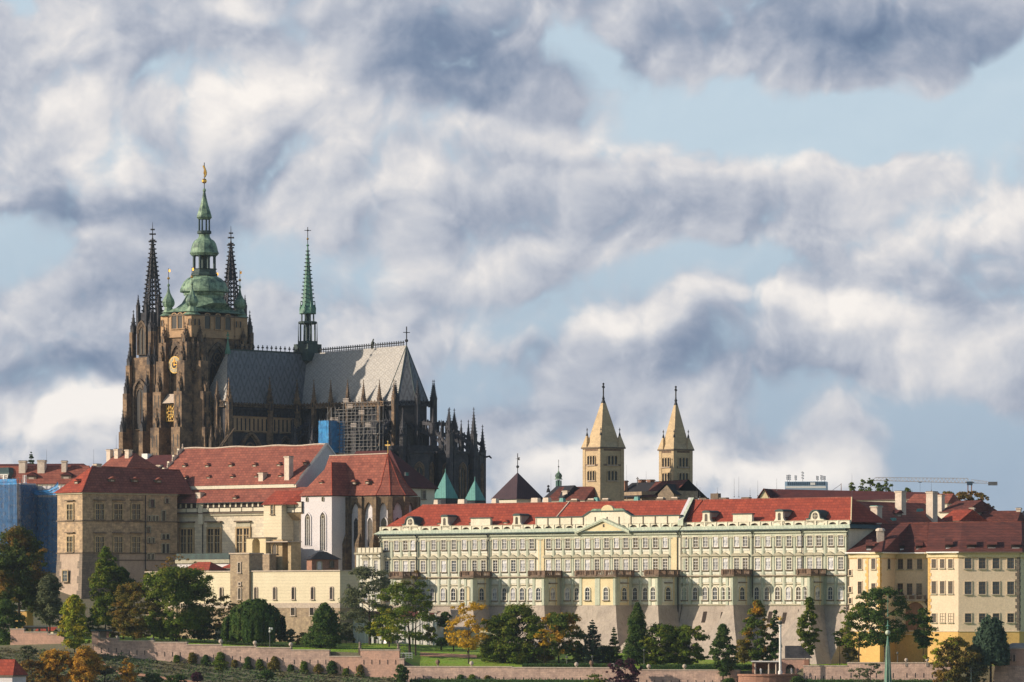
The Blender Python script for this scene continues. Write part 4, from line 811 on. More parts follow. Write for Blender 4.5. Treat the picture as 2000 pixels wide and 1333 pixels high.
mb = MB(); za = B_.z(1078, xx/2, yy/2); a, b, c, d = (xx-.8, -.8, ze), (.8, -.8, ze), (.8, yy+.8, ze), (xx-.8, yy+.8, ze); E_, F_ = (xx/2, yy*.35, za), (xx/2, yy*.65, za)
for q in ([a, b, E_], [b, c, F_, E_], [c, d, F_], [d, a, E_, F_], [a, d, c, b]): mb.face(q, 'slate_black')
mb.build('roof', rb_)
put(window('window', 1.0, 1.8, glass='glass_dark', frame=None, sur='dark_trim'), 'window', rb_, (.02, yy*.75, B_.z(1108)), EAST); put(window('door', 1.3, 2.4, 'round', 'white_plaster', None, 'trim_stone', sill=False), 'door', rb_, (.02, yy*.28, B_.z(1113)), EAST)

# ------------------------------------------------------------------ chapel: white annex, ribbed apse with stone buttresses
C_ = Frame(648, 1572, 40, CZ-2)
rc = C_.root('white_chapel', 'gothic chapel with white walls, stone buttresses, many-sided apse and pointed red roof with gold cross', 'chapel')
xl = C_.tx(588); ye = C_.ty(677); ze = C_.z(968)
mb = MB(); mb.box(xl, 0, 0, ye+6, -4, ze-.2, 'white_plaster'); mb.build('annex_wall', rc)
mb = MB(); yap = C_.ty(647.5, xl/2); za = C_.z(903, xl/2, yap); yk = C_.ty(678, xl/2)+6
a, b, c, d = (xl-.3, -.8, ze), (.8, -.8, ze), (.8, ye+6, ze), (xl-.3, ye+6, ze); E_, F_ = (xl/2, yap, za), (xl/2, yk, za)
for q in ([a, b, E_], [b, c, F_, E_], [d, a, E_, F_], [a, d, c, b]): mb.face(q, 'old_tile')
mb.tube(b, E_, .18, 'red_tile', 4); mb.build('annex_roof', rc)
for (px, p0, p1, w_) in ((601.5, 1065, 1002, 2.2), (631, 1075, 1000.5, 2.2)):
    h_ = C_.z(p1)-C_.z(p0); wm = MB(); o = garch(w_, h_); wm.face([(x, -.02, z) for x, z in o], 'glass_dark'); wm.ring(grow(o, .4, h_), o, 0, -.22, 'white_plaster')
    for i in (-.33, .33): wm.box(i*w_/2*1.0-.07, i*w_/2+.07, -.12, -.02, 0, h_-1.8, 'white_paint')
    for j in range(1, 9): wm.box(-w_/2, w_/2, -.07, -.02, h_*j/10-.04, h_*j/10+.04, 'steel')
    wm.ring([(.7*math.cos(2*PI*i/8), h_-1.5+.7*math.sin(2*PI*i/8)) for i in range(8)], [(.5*math.cos(2*PI*i/8), h_-1.5+.5*math.sin(2*PI*i/8)) for i in range(8)], -.02, -.12, 'trim_stone')
    put(wm.mesh('window'), 'window', rc, (C_.tx(px), -.02, C_.z(p0)))
for px in (600, 631): put(window('window', .7, 1.3, 'round', 'glass_dark', None, 'trim_stone', sw=.1, sill=False), 'window', rc, (C_.tx(px), -.02, C_.z(979)))
# main vessel
yn = ye+1.0; r_ = 7.0; yc = yn+r_; xc = C_.tx(767, yc); ap = C_.tx(757.5, yc); zap = C_.z(886, ap, yc); xs = C_.tx(655, yc)
def pt(a, r): return (xc+r*math.sin(R(a)), yc-r*math.cos(R(a)))
pl = [pt(a, r_) for a in (0, 36, 72, 108, 144, 180)]
mb = MB(); poly = [(-3, yc-r_)]+pl+[(-3, yc+r_)]; mb.prism(poly, -6, ze-.3, 'white_plaster'); mb.build('wall', rc)
mb = MB(); ro_ = r_+.9; XL0 = xs-2.5; pe = [(XL0, yc-ro_)]+[pt(a, ro_) for a in (0, 36, 72, 108, 144, 180)]+[(XL0, yc+ro_)]
zf = ze+4.0; pf = [(XL0, yc-r_*.72)]+[(xc+(p[0]-xc)*.72+(ap-xc)*.25, yc+(p[1]-yc)*.72) for p in pl]+[(XL0, yc+r_*.72)]
zz = [ze+.25*(zap-ze)]*len(pf)
for i in range(len(pe)-1):
    A3, B3 = (*pe[i], ze), (*pe[i+1], ze); A2, B2 = (*pf[i], zz[i]), (*pf[i+1], zz[i]); top = (ap, yc, zap)
    mb.face([A3, B3, B2, A2], 'old_tile')
    if i == 0: mb.face([A2, B2, top, (XL0, yc, zap-.3)], 'old_tile')
    elif i == len(pe)-2: mb.face([A2, B2, (XL0, yc, zap-.3), top], 'old_tile')
    else: mb.face([A2, B2, top], 'old_tile')
    if 0 < i < len(pe)-1: mb.tube(A3, A2, .14, 'red_tile', 4); mb.tube(A2, top, .14, 'red_tile', 4)
mb.tube((XL0, yc, zap-.2), (ap, yc, zap), .2, 'coping', 4); mb.face([(*p, ze-.05) for p in reversed(pe)], 'dark_trim'); mb.build('roof', rc)
eyebrows(C_, rc, [(629, 945)], (0, ze, yap/(za-ze)), 'old_tile'); eyebrows(C_, rc, [(693, 945), (719, 944)], (yc-r_*.9, ze+2, r_/(zap-ze)), 'old_tile', (1.6, 1.3, 2.2))
def bays(mb, L, top, w_in, y0=-.9, y1=0):                      # one stone arch facing between piers, spans -L/2..L/2
    h0 = top-2.0-w_in*.9
    arc = garch(w_in, w_in*.866*1.15, 6, 1.15); arc = [p for p in arc[2:]]
    rt = [p for p in arc if p[0] >= -1e-6]; lt = [p for p in arc if p[0] <= 1e-6]
    mb.exy([(p[0], p[1]+h0) for p in rt]+[(0, top), (L/2, top), (L/2, h0)], y0, y1, 'chapel_stone'); mb.exy([(-L/2, h0), (-L/2, top), (0, top)]+[(p[0], p[1]+h0) for p in lt], y0, y1, 'chapel_stone')
fac = [(((0.5, yc-r_)), (xc*.5, yc-r_)), ((xc*.5, yc-r_), pl[0])]+[(pl[i], pl[i+1]) for i in range(4)]
arches = MB(); zbot = -6
for k, (p, q) in enumerate(fac):
    L = math.dist(p, q); mx_, my_ = (p[0]+q[0])/2, (p[1]+q[1])/2; ang = math.atan2(q[1]-p[1], q[0]-p[0])
    arches.T = Matrix.Translation((mx_, my_, 0)) @ Matrix.Rotation(ang, 4, 'Z'); bays(arches, L, ze-.4, max(1.5, L-1.9))
    arches.T = None
    h_ = C_.z(1002)-C_.z(1068); w_ = min(2.0, L*.45); put(window('window', w_, h_*.86, 'goth', 'glass_dark', 'steel', 'white_plaster', sw=.35, cols=3, rows=8, bar=.06, sill=False), 'window', rc, (mx_+.02*math.sin(ang), my_-.02*math.cos(ang), C_.z(1068)), ang)
arches.build('stone_arches', rc)
for k, p in enumerate([fac[0][0], fac[1][0]]+pl[:5]):
    ang = 0 if k < 3 else math.atan2(p[0]-xc, -(p[1]-yc)); mb = MB(); mb.T = Matrix.Translation((p[0], p[1], 0)) @ Matrix.Rotation(ang, 4, 'Z')
    zh = ze-.4; mb.box(-.75, .75, -1.6, .3, zbot, zh, 'chapel_stone'); mb.exy([(-.75, zbot), (.75, zbot), (.75, zh*.62), (-.75, zh*.62)], -3., -1.6, 'chapel_stone')
    mb.prism([(-.75, -3.), (.75, -3.), (.75, -1.6), (-.75, -1.6)], zh*.62, zh*.62+3.2, 'chapel_stone', poly2=[(-.2, -1.8), (.2, -1.8), (.2, -1.6), (-.2, -1.6)])
    mb.exy([(-.85, zbot), (.85, zbot), (.85, zh*.25), (-.85, zh*.25)], -4.2, -3., 'chapel_stone'); mb.build('buttress', rc)
mb = MB(); mb.tube((ap, yc, zap), (ap, yc, zap+3.6), .13, 'gold_paint', 5); mb.box(ap-.95, ap+.95, yc-.12, yc+.12, zap+2.4, zap+2.7, 'gold_paint')
for x in (-.95, .95): mb.ball((ap+x, yc, zap+2.55), .24, 'gold_paint', 6)
mb.ball((ap, yc, zap+3.7), .24, 'gold_paint', 6); mb.build('cross', rc)
mb = MB(); mb.tube((1.1, ye+.2, -4), (1.1, ye+.2, ze-.3), .15, 'iron', 5); mb.build('downpipe', rc)

H_ = Frame(795, 1622, 40, CZ+12); rh = H_.root('house_behind_chapel', 'cream house with a long dark red hipped roof right behind the chapel apse', 'house')
yr = H_.ty(849); ze = H_.z(953, 0, yr/2); xw = H_.tx(650); mb = MB(); mb.box(xw, 0, 0, yr, -2, ze-.1, 'ivory'); mb.build('wall', rh)
mb = MB(); rx = H_.tx(763, yr/2); zr = H_.z(880, rx, yr/2); hip(mb, xw, 0, 0, yr, ze, zr, xw+4, rx, yr/2, 'dark_tile', .9)
for q in mb.m: pass
mb.m = [mb.mi('dark_tile') if mb.keys[i] == 'dark_tile' else mb.mi('dark_tile') for i in mb.m]; mb.build('roof', rh)
put(window('window', 1.7, 2.6, glass='glass_dark', frame='steel', sur='trim_stone'), 'window', rh, (.02, H_.ty(827), H_.z(974)), EAST)
put(window('skylight', 1.4, .9, glass='copper_teal', frame=None, sur='steel', sill=False), 'skylight', rh, (-1.5, H_.ty(792, -2), H_.z(930, -2, 5)), EAST)

# ------------------------------------------------------------------ far left: roofs, chimneys and buildings under blue nets
F1 = Frame(-60, 1650, 12, CZ+10); rf = F1.root('long_roofed_house', 'long house with old red roof and three pale chimneys at the far left edge', 'house')
x1 = F1.tx(168); zE = F1.z(946); zR = F1.z(911, 0, 7)
mb = MB(); mb.box(0, x1, 0, 14, -8, zE, 'white_plaster'); mb.box(0, x1, -.5, 0, zE-.8, zE, 'trim_stone'); mb.build('wall', rf)
mb = MB(); hip(mb, 0, x1, 0, 14, zE, zR, 4, x1-1, 7, 'old_tile', .6, .2); mb.m = [mb.mi('old_tile')]*len(mb.m); mb.build('roof', rf)
for px, pb, pt_, w_ in ((45, 918, 900, 2.2), (82, 921, 899, 2.4), (126, 916, 900, 1.6)): chim_at(F1, rf, px, pb, pt_, 5.0, w_)
eyebrows(F1, rf, [(62, 936), (130, 935)], (0, zE, 7/(zR-zE)), 'dark_tile', (3.4, 2.0, 4.))
for px in (40, 22, 66): put(window('window', 1.5, 2.5, glass='glass_dark', frame='white_paint', sur='trim_stone'), 'window', rf, (F1.tx(px), -.03, F1.z(975)))
F0 = Frame(-40, 1700, 12, CZ+10); rf0 = F0.root('distant_ridge_house', 'dark red ridge line of a further house behind the three chimneys', 'house'); x1 = F0.tx(170); mb = MB(); mb.box(0, x1, 0, 12, 0, F0.z(925), 'ivory'); mb.build('wall', rf0); mb = MB(); hip(mb, 0, x1, 0, 12, F0.z(925), F0.z(906), 3, x1-3, 6, 'dark_tile'); mb.build('roof', rf0)
F2 = Frame(18, 1648, 35, CZ+8); rf = F2.root('teal_roofed_house', 'corner house with a curved dark teal copper roof cut by the left edge', 'house'); xw = F2.tx(-60); zE = F2.z(939); mb = MB(); mb.box(xw, 0, 0, 7, -10, zE, 'white_plaster'); mb.build('wall', rf)
mb = MB(); p0 = [(xw, 0), (0, 0), (0, 7), (xw, 7)]; p1 = [(xw, .8), (-.8, .8), (-.8, 6.2), (xw, 6.2)]; p2 = [(xw, 2.5), (-2.5, 2.5), (-2.5, 4.5), (xw, 4.5)]
mb.prism(p0, zE, zE+2.5, 'copper_dark', poly2=p1); mb.prism(p1, zE+2.5, zE+4.3, 'copper_dark', poly2=p2); mb.build('roof', rf)
for px in (4, 12): put(window('window', 1.2, 1.6, glass='glass', frame='white_paint', sur='white_paint'), 'window', rf, (F2.tx(px), -.05, F2.z(938)))
def netting(fr, x0, x1, z0, z1, y, bulge, key, sag=0, nx=26, nz=18, seed=0):
    q = random.Random(seed); mb = MB(); ph = [q.uniform(0, 6) for _ in range(6)]
    def f(i, j):
        u, w = i/nx, j/nz; x = x0+(x1-x0)*u; zt_ = z1-sag*4*u*(1-u)*(1 if sag else 0)
        z = z0+(zt_-z0)*w; return (x, y-bulge*(.5+.3*math.sin(u*9+ph[0])+.2*math.sin(u*23+w*5+ph[1])+.15*math.sin(w*17+ph[2])), z)
    for i in range(nx):
        for j in range(nz): mb.face([f(i, j), f(i+1, j), f(i+1, j+1), f(i, j+1)], key)
    return mb
N1 = Frame(-30, 1628, 38, CZ-10); rn = N1.root('netted_scaffold', 'scaffold wrapped in dark blue netting at the left edge, below the teal roof', 'scaffold', None); x1 = N1.tx(33); 
mb = MB()
for k in range(7): x = x1*k/6; mb.tube((x, .6, 0), (x, .6, N1.z(934)), .12, 'steel', 4); mb.tube((x, 2.2, 0), (x, 2.2, N1.z(938)), .12, 'steel', 4)
for k in range(9): z = k*5; mb.tube((0, .6, z), (x1, .6, z), .1, 'steel', 4); mb.box(0, x1, .7, 2.1, z-.1, z, 'board')
mb.build('scaffold_frame', rn); netting(N1, 0, x1, 0, N1.z(948), .3, .5, 'net_blue', seed=1).build('netting', rn); netting(N1, 0, x1, N1.z(948), N1.z(937), .2, .5, 'net_bright', nz=4, seed=2).build('net_top', rn)
netting(N1, 0, 9, 0, N1.z(948), 0, .4, 'net_blue', nx=10, seed=11).build('netting', rn, (x1+.2, .3, 0), EAST)
mb = MB(); mb.box(0, x1-.3, 2.5, 9, 0, N1.z(945), 'white_plaster'); mb.build('wall', rn)
N2 = Frame(51, 1628, 30, CZ-10); rn = N2.root('netted_scaffold', 'scaffold hung with sagging bright blue netting against the sandstone wing', 'scaffold'); x1 = N2.tx(118)
mb = MB()
for k in range(8): x = x1*k/7; mb.tube((x, .8, 0), (x, .8, N2.z(946)), .1, 'steel', 4)
for k in range(9): z = k*5; mb.tube((0, .8, z), (x1, .8, z), .1, 'steel', 4)
mb.build('scaffold_frame', rn); netting(N2, 0, x1, 0, N2.z(972), .3, .6, 'net_blue', seed=4).build('netting', rn); netting(N2, 0, x1, N2.z(968), N2.z(942), .0, 1.4, 'net_bright', sag=2.6, nz=8, seed=6).build('net_top', rn)
mb = MB(); mb.box(0, x1+3, 1.6, 9, 0, N2.z(950), 'white_plaster'); mb.build('wall', rn)
mb = MB(); x = N2.tx(47); 
for (a, b) in ((-.35, 0), (.35, 0), (-.35, .7), (.35, .7)): mb.tube((x+a, b, 0), (x+a, b, N2.z(928)), .08, 'white_paint', 4)
for k in range(40): z = k*1.3; mb.tube((x-.35, 0, z), (x+.35, 0, z+.65), .06, 'white_paint', 4); mb.tube((x+.35, 0, z+.65), (x-.35, 0, z+1.3), .06, 'white_paint', 4)
mb.build('hoist_mast', rn)
F3 = Frame(196, 1655, 40, CZ+14); rf = F3.root('hip_roofed_house', 'house with dusty red hip roof and three tall pale chimneys behind the sandstone wing', 'house')
x1 = F3.tx(245); yb = 16; zE = F3.z(918); rx0 = F3.tx(228, yb/2); rx1 = F3.tx(264, yb/2); zR = F3.z(886, rx0, yb/2); mb = MB(); mb.box(0, x1, 0, yb, -6, zE, 'ivory'); mb.build('wall', rf); mb = MB(); hip(mb, 0, x1, 0, yb, zE, zR, rx0, min(rx1, x1-1), yb/2, 'old_tile'); mb.build('roof', rf)
for px, a, b in ((215, 900, 878), (230, 900, 877), (251, 893, 878)): chim_at(F3, rf, px, a, b, 6, 1.7)
F4 = Frame(255, 1670, 40, CZ+14); rf = F4.root('low_dark_roof_house', 'low dark red roof with two small skylights at the foot of the cathedral tower', 'house'); x1 = F4.tx(322); zE = F4.z(918); mb = MB(); mb.box(0, x1, 0, 14, -6, zE, 'ivory'); mb.build('wall', rf); mb = MB(); hip(mb, 0, x1, 0, 14, zE, F4.z(889), 3, x1, 7, 'dark_tile'); mb.box(F4.tx(281, 6), F4.tx(292, 6), 5, 7, zE, F4.z(886), 'white_paint'); mb.build('roof', rf); chim_at(F4, rf, 313, 920, 908, 1, 1.8)

# ------------------------------------------------------------------ the cathedral
Q = Frame(374, 1740, 42, CZ+20)
XE, XM, YG = 11.0, 5.5, 5.6
cath = Q.root('cathedral', 'huge dark gothic cathedral with green-domed great tower, twin openwork spires and patterned slate roof', 'cathedral')
def fz(py, x=0, y=0): return Q.z(py, x, y)
def crocket(mb, c, z0, z1, r0, n, m, k, s=.35):
    for i in range(k):
        t = (i+.5)/k; r = r0*(1-t)+.05; z = z0+(z1-z0)*t; q = s*(1-.45*t)
        for j in range(n):
            a = PI/4+2*PI*j/n; x, y = c[0]+(r+q*.3)*math.cos(a), c[1]+(r+q*.3)*math.sin(a); mb.box(x-q*.5, x+q*.5, y-q*.5, y+q*.5, z-q*.35, z+q*.35, m)
def finial(mb, c, z, s, m):
    mb.tube((*c, z-.3), (*c, z+s*2.2), .12*s+.05, m, 4); mb.box(c[0]-s*.55, c[0]+s*.55, c[1]-s*.55, c[1]+s*.55, z+s*.9, z+s*1.25, m); mb.ball((*c, z+s*2.1), s*.3, m, 6)
def pinnacle(mb, x, y, z0, zb, zt, w, m='gothic_dark', k=5):
    """square shaft z0..zb with gablets, then a crocketed needle up to zt"""
    h = w/2; mb.box(x-h, x+h, y-h, y+h, z0, zb, m)
    for dx, dy in ((0, -1), (1, 0)):                            # little gables on the two seen sides
        T = Matrix.Translation((x+dx*h, y+dy*h, zb)) @ Matrix.Rotation(EAST if dx else 0, 4, 'Z'); mb.T = T
        mb.exy([(-h*1.05, -.2), (h*1.05, -.2), (0, w*1.25)], -.12, .15, m); mb.T = None
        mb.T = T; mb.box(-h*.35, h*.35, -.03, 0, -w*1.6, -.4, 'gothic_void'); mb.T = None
    mb.lathe([(h*1.25, 0), (.09, zt-zb-w*.5)], 4, m, (x, y), PI/4, zb); crocket(mb, (x, y), zb, zt-w*.5, h*1.1, 4, m, k, .32*w/1.2); finial(mb, (x, y), zt-w*.5, w*.3, m)
def tracery(w, h, void='gothic_void', st='gothic_carved', cols=4, fr=.8, dep=.9, gable=False):
    mb = MB(); o = garch(w, h, 7); mb.face([(x, -.05, z) for x, z in o], void); mb.ring(grow(o, fr, h), o, 0, -dep, st); mb.ring([(x*.93, z*.985) for x, z in o], [(x*.86, z*.96) for x, z in o], -.05, -.35, st)
    hs = h-.866*w
    for i in range(1, cols): x = -w/2+w*i/cols; mb.box(x-.13, x+.13, -.3, -.05, 0, hs+w*.12, st)
    for i in range(cols//2):
        cw = w*2/cols; cx = -w/2+cw*(i+.5)
        sub = [(cx+p, q+hs-cw*.3) for p, q in garch(cw, cw*.9, 4)[2:]]; mb.ring(sub, [(cx+(p-cx)*.78, hs-cw*.3+(q-hs+cw*.3)*.78) for p, q in sub], -.05, -.32, st, close=False)
    rr = w*.21; cz = hs+w*.42
    for r1 in (rr,): mb.ring([(r1*math.cos(2*PI*i/12), cz+r1*math.sin(2*PI*i/12)) for i in range(12)], [(r1*.72*math.cos(2*PI*i/12), cz+r1*.72*math.sin(2*PI*i/12)) for i in range(12)], -.05, -.32, st)
    for i in range(4): a = PI/4+PI/2*i; mb.tube((0, -.2, cz), (rr*math.cos(a), -.2, cz+rr*math.sin(a)), .1, st, 4)
    if gable: mb.exy([(-w/2-1.2, h*.8), (-w/2-.7, h*.8), (0, h+1.6), (w/2+.7, h*.8), (w/2+1.2, h*.8), (0, h+3.0)], -dep-.1, -.3, st); finial(mb, (0, -.6), h+3, .9, st)
    return mb.mesh('tracery_window')
def lattice(mb, x0, x1, z0, z1, m='gothic_carved', step=1.6, y0=-.3, y1=0):
    mb.box(x0, x1, y0-.1, y1+.05, z0, z0+.25, m); mb.box(x0, x1, y0-.15, y1+.05, z1-.25, z1, m); n = max(1, int((x1-x0)/step)); s = (x1-x0)/n
    for i in range(n):
        a, b = x0+s*i, x0+s*(i+1); c = (a+b)/2
        mb.exy([(a, z0+.2), (a+.28, z0+.2), (c, z1-.5), (b-.28, z0+.2), (b, z0+.2), (c, z1-.15)], y0, y1, m); mb.box(a-.1, a+.1, y0-.05, y1, z0, z1+.35, m)
# --- great tower --------------------------------------------------------------
SX, SY = 13.4, 25.4; zg0, zg1 = fz(656), fz(613); zb = 0
mb = MB(); mb.box(-SX, 0, 0, SY, zb, zg0, 'gothic'); gt = mb.build('great_tower', cath)
mb = MB(); mb.box(-SX-.5, .5, -.5, SY+.5, zg0-.0, zg1-.6, 'gothic_light')
mb.box(-SX-.8, .8, -.8, SY+.8, zg1-.6, zg1-.1, 'dark_trim'); mb.box(-SX-.7, .7, -.7, SY+.7, zg0-.4, zg0, 'gothic_light')
for (x, y) in ((-SX-.5, -.5), (.5-2.9, -.5)): mb.box(x-.25, x+3.1, y-.3, y, zg0, zg1-.6, 'gothic_light')
mb.box(.5, .8, -.75, 5.4, zg0, zg1-.6, 'gothic_light'); mb.box(.5, .8, SY-5.2, SY+.7, zg0, zg1-.6, 'gothic_light'); gal = mb.build('gallery', gt)
gw = window('gallery_window', 2.7, 5.2, 'round', 'gothic_void', None, 'gothic_light', sw=.3, sill='gothic_light')
zw = fz(641)
for px in (342, 353.5, 364.5): put(gw, 'gallery_window', gal, (Q.tx(px, -.5)-.2, -.52, zw))
for px in (404.5, 425, 444.5): put(gw, 'gallery_window', gal, (.52, Q.ty(px, .5), zw), EAST)
sl_ = window('slit_window', .9, 2.2, 'round', 'gothic_void', None, 'gothic_light', sw=.15, sill=False)
for px in (380, 388, 461, 469): put(sl_, 'slit_window', gal, (.83, Q.ty(px, .8), zw+1), EAST)
for px in (317.5, 370.5): put(sl_, 'slit_window', gal, (Q.tx(px, -.8), -.83, zw+1))
put(tracery(9.0, fz(674)-fz(780), cols=4, fr=1.4), 'tracery_window', gt, (.02, Q.ty(424), fz(780)), EAST)
put(tracery(5.0, fz(674)-fz(775), 'gothic', cols=2, fr=1.3), 'tracery_window', gt, (-SX/2+.2, -.02, fz(775)))
zc = fz(713, -SX/2, -1.4); mb = MB(); mb.lathe([(2.95, -.25), (2.95, .25)], 20, 'gold_paint'); mb.lathe([(2.6, .25), (2.6, .35)], 20, 'trim_stone'); mb.lathe([(1.5, .36), (1.5, .42)], 16, 'gold_paint'); mb.lathe([(1.15, .43), (1.15, .47)], 16, 'iron')
for i in range(12): a = PI*i/6; mb.box(2.1*math.cos(a)-.16, 2.1*math.cos(a)+.16, 2.1*math.sin(a)-.16, 2.1*math.sin(a)+.16, .35, .42, 'gold_paint')
mb.box(-.14, .14, -.4, 2.2, .44, .52, 'gold'); mb.box(-.2, 1.7, -.12, .12, .5, .58, 'gold')
o = mb.build('clock', gt, (-SX/2+.3, -1.5, zc)); o.rotation_euler = (PI/2, 0, 0)
mb = MB(); mb.box(-2.6, 2.6, -.1, .1, 0, 5.6, 'gothic_void')
for i in range(5): x = -2.4+1.2*i; mb.box(x-.1, x+.1, -.35, -.1, 0, 5.6, 'gold_paint')
for i in range(6): mb.box(-2.6, 2.6, -.35, -.1, 1.1*i-.1, 1.1*i+.1, 'gold_paint')
for i in range(8): a = PI*i/4; mb.ball((1.5*math.cos(a), -.4, 2.8+1.9*math.sin(a)), .5, 'gold_paint', 6)
mb.face([(-3.4, -1.9, 6.0), (3.4, -1.9, 6.0), (2.4, .6, 9.2), (-2.4, .6, 9.2)], 'coping'); mb.face([(-3.4, -1.9, 6), (-2.4, .6, 9.2), (-3.4, .6, 6)], 'coping'); mb.face([(3.4, -1.9, 6), (3.4, .6, 6), (2.4, .6, 9.2)], 'coping'); mb.build('golden_grille', gt, (-SX/2-.2, -2.6, fz(822)))
def stepped(cx, cy, dirs, levels, name='buttress', par=None, z0=0):
    mb = MB()
    for dx, dy in dirs:
        prev = z0
        for (zt, ln, w) in levels:
            if dx: a, b = sorted((cx, cx+dx*ln)); mb.box(a, b, cy-w/2, cy+w/2, prev, zt, 'gothic')
            else: a, b = sorted((cy, cy+dy*ln)); mb.box(cx-w/2, cx+w/2, a, b, prev, zt, 'gothic')
            ex, ey = cx+dx*(ln-.9), cy+dy*(ln-.9); pinnacle(mb, ex, ey, zt-1, zt+1.6, zt+6.5, 1.5, 'gothic', 4)
            n = int((zt-prev)/6)
            for k in range(n):                                   # blind panels
                zz = prev+k*6+.8
                for s_ in (-1, 1):
                    o = s_*w*.24
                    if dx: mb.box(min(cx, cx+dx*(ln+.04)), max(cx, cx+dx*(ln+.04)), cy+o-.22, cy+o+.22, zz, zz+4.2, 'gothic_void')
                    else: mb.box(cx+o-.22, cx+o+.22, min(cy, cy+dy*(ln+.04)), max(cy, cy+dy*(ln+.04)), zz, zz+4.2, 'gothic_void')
            prev = zt
    return mb.build(name, par or cath)
lev = [(fz(835), 6.0, 4.2), (fz(765), 5.0, 3.8), (fz(705), 3.6, 3.6), (fz(668), 2.4, 3.4)]
for (cx, cy, dirs) in ((-1.6, 0, [(0, -1)]), (0, 2.6, [(1, 0)]), (-SX+1.6, 0, [(0, -1)]), (-SX, 2.6, [(-1, 0)]), (0, SY-2.0, [(1, 0)])): stepped(cx, cy, dirs, lev, 'buttress', gt)
# carved band under the gallery and corner pinnacles
mb = MB()
for (x, y) in ((-SX+.6, -1), (-3.6, -1.2), (-.6, -1.2), (.9, 5.6), (.9, 0), (1., SY-5.6), (1., SY)): pinnacle(mb, x, y, zg0-12, zg0-6.5, zg0+.6, 1.2, 'gothic_carved', 4)
lattice(mb, -SX, 0, fz(800), fz(800)+1.6); mb.T = Matrix.Translation((.05, 0, 0)) @ Matrix.Rotation(EAST, 4, 'Z'); lattice(mb, 0, SY, fz(800), fz(800)+1.6)
mb.build('carved_band', gt); mb.T = None
# copper domes of the great tower: the outline in photo pixels, eight-sided
cxt, cyt = -SX/2, SY/2; m_px = K*Q.Y(cxt, cyt)
def prof(lst): return [(hw*m_px*1.03, fz(py, cxt, cyt)) for hw, py in lst]
dome = put(None, 'tmpdome'); bpy.data.objects.remove(dome)
mb = MB(); c0 = (cxt, cyt)

def oct_(r, k=8): return [(cxt+r*math.cos(2*PI*(i+.5)/k), cyt+r*math.sin(2*PI*(i+.5)/k)) for i in range(k)]
def sq8(ov, c):                                             # the tower's rectangle with cut corners, as eight points
    pts = []
    for i in range(8):
        t = 2*PI*(i+.5)/8; x, y = math.cos(t), math.sin(t); sx, sy = (1 if x > 0 else -1), (1 if y > 0 else -1); hx, hy = SX/2+ov, SY/2+ov
        pts.append((cxt+sx*hx, cyt+sy*max(hy-c, .5)) if abs(x) > abs(y) else (cxt+sx*max(hx-c, .5), cyt+sy*hy))
    return pts
def ringlist(rs, m):
    for (a, za), (b, zb_) in zip(rs, rs[1:]):
        for i in range(8): j = (i+1) % 8; mb.face([(*a[i], za), (*a[j], za), (*b[j], zb_), (*b[i], zb_)], m)
zt = lambda p: fz(p, cxt, cyt)
ringlist([(sq8(1.2, 1.0), zt(613)), (sq8(-.2, 1.2), zt(610)), (sq8(-2.0, 1.8), zt(604)), (oct_(8.3), zt(594)), (oct_(7.2), zt(584)), (oct_(6.9), zt(576))], 'copper')
mb.face([(*p, zt(613)) for p in reversed(sq8(1.2, 1.0))], 'dark_trim')
mb.lathe(prof([(40, 577), (40, 573), (47, 571), (46.5, 566), (43, 558), (39, 551), (33, 545), (25, 540.5)]), 16, 'copper', c0, PI/16)
d1 = mb.build('lower_dome', gt)
mb = MB(); mb.lathe(prof([(22, 540), (27, 539), (27, 536), (24, 534), (24, 527), (26, 526)]), 8, 'copper_dark', c0, PI/8); mb.lathe(prof([(24.5, 500), (28, 495), (26, 491), (24.5, 484), (22, 476), (18.5, 470.5), (13, 467), (10.5, 463), (10.5, 458)]), 12, 'copper', c0, PI/12)
for i in range(8):
    a = 2*PI*(i+.5)/8; x, y = cxt+3.75*math.cos(a), cyt+3.75*math.sin(a); mb.lathe([(.62, zt(527)), (.5, zt(524)), (.5, zt(503)), (.75, zt(499))], 6, 'copper_dark', (x, y))
mb.lathe([(1.0, zt(527)), (1.0, zt(499))], 6, 'copper_dark', c0); mb.build('lantern', gt)
mb = MB(); mb.lathe(prof([(10.5, 458), (14.5, 456.5), (14.5, 453), (12.5, 451)]), 8, 'copper_dark', c0, PI/8)
for i in range(8): a = 2*PI*(i+.5)/8; mb.lathe([(.32, zt(451)), (.28, zt(430)), (.4, zt(428))], 5, 'copper_dark', (cxt+1.85*math.cos(a), cyt+1.85*math.sin(a)))
mb.lathe(prof([(12, 429), (15.5, 425), (14.5, 421), (12, 412.5), (11.5, 411.5), (8, 401), (4.5, 387), (2.2, 375), (3.4, 373.5), (3.2, 370.5), (1, 368)]), 8, 'copper', c0, PI/8); mb.build('upper_lantern', gt)
mb = MB(); mb.tube((*c0, zt(370)), (*c0, zt(318)), .14, 'iron', 4); mb.ball((*c0, zt(354)), .9, 'gold', 10); mb.build('orb', gt)
mb = MB(); pts = [(0, 346), (2.2, 343), (3.4, 339), (2.6, 335), (.8, 331), (-.6, 327), (-2.2, 324)]
for (a, pa), (b, pb) in zip(pts, pts[1:]): mb.tube((cxt+a*m_px*.85, cyt+a*m_px*.5, zt(pa)), (cxt+b*m_px*.85, cyt+b*m_px*.5, zt(pb)), .42, 'gold', 5, .36)
mb.tube((cxt, cyt, zt(340)), (cxt+.2, cyt, zt(334)), .4, 'gold', 5); mb.build('gilded_vane', gt)
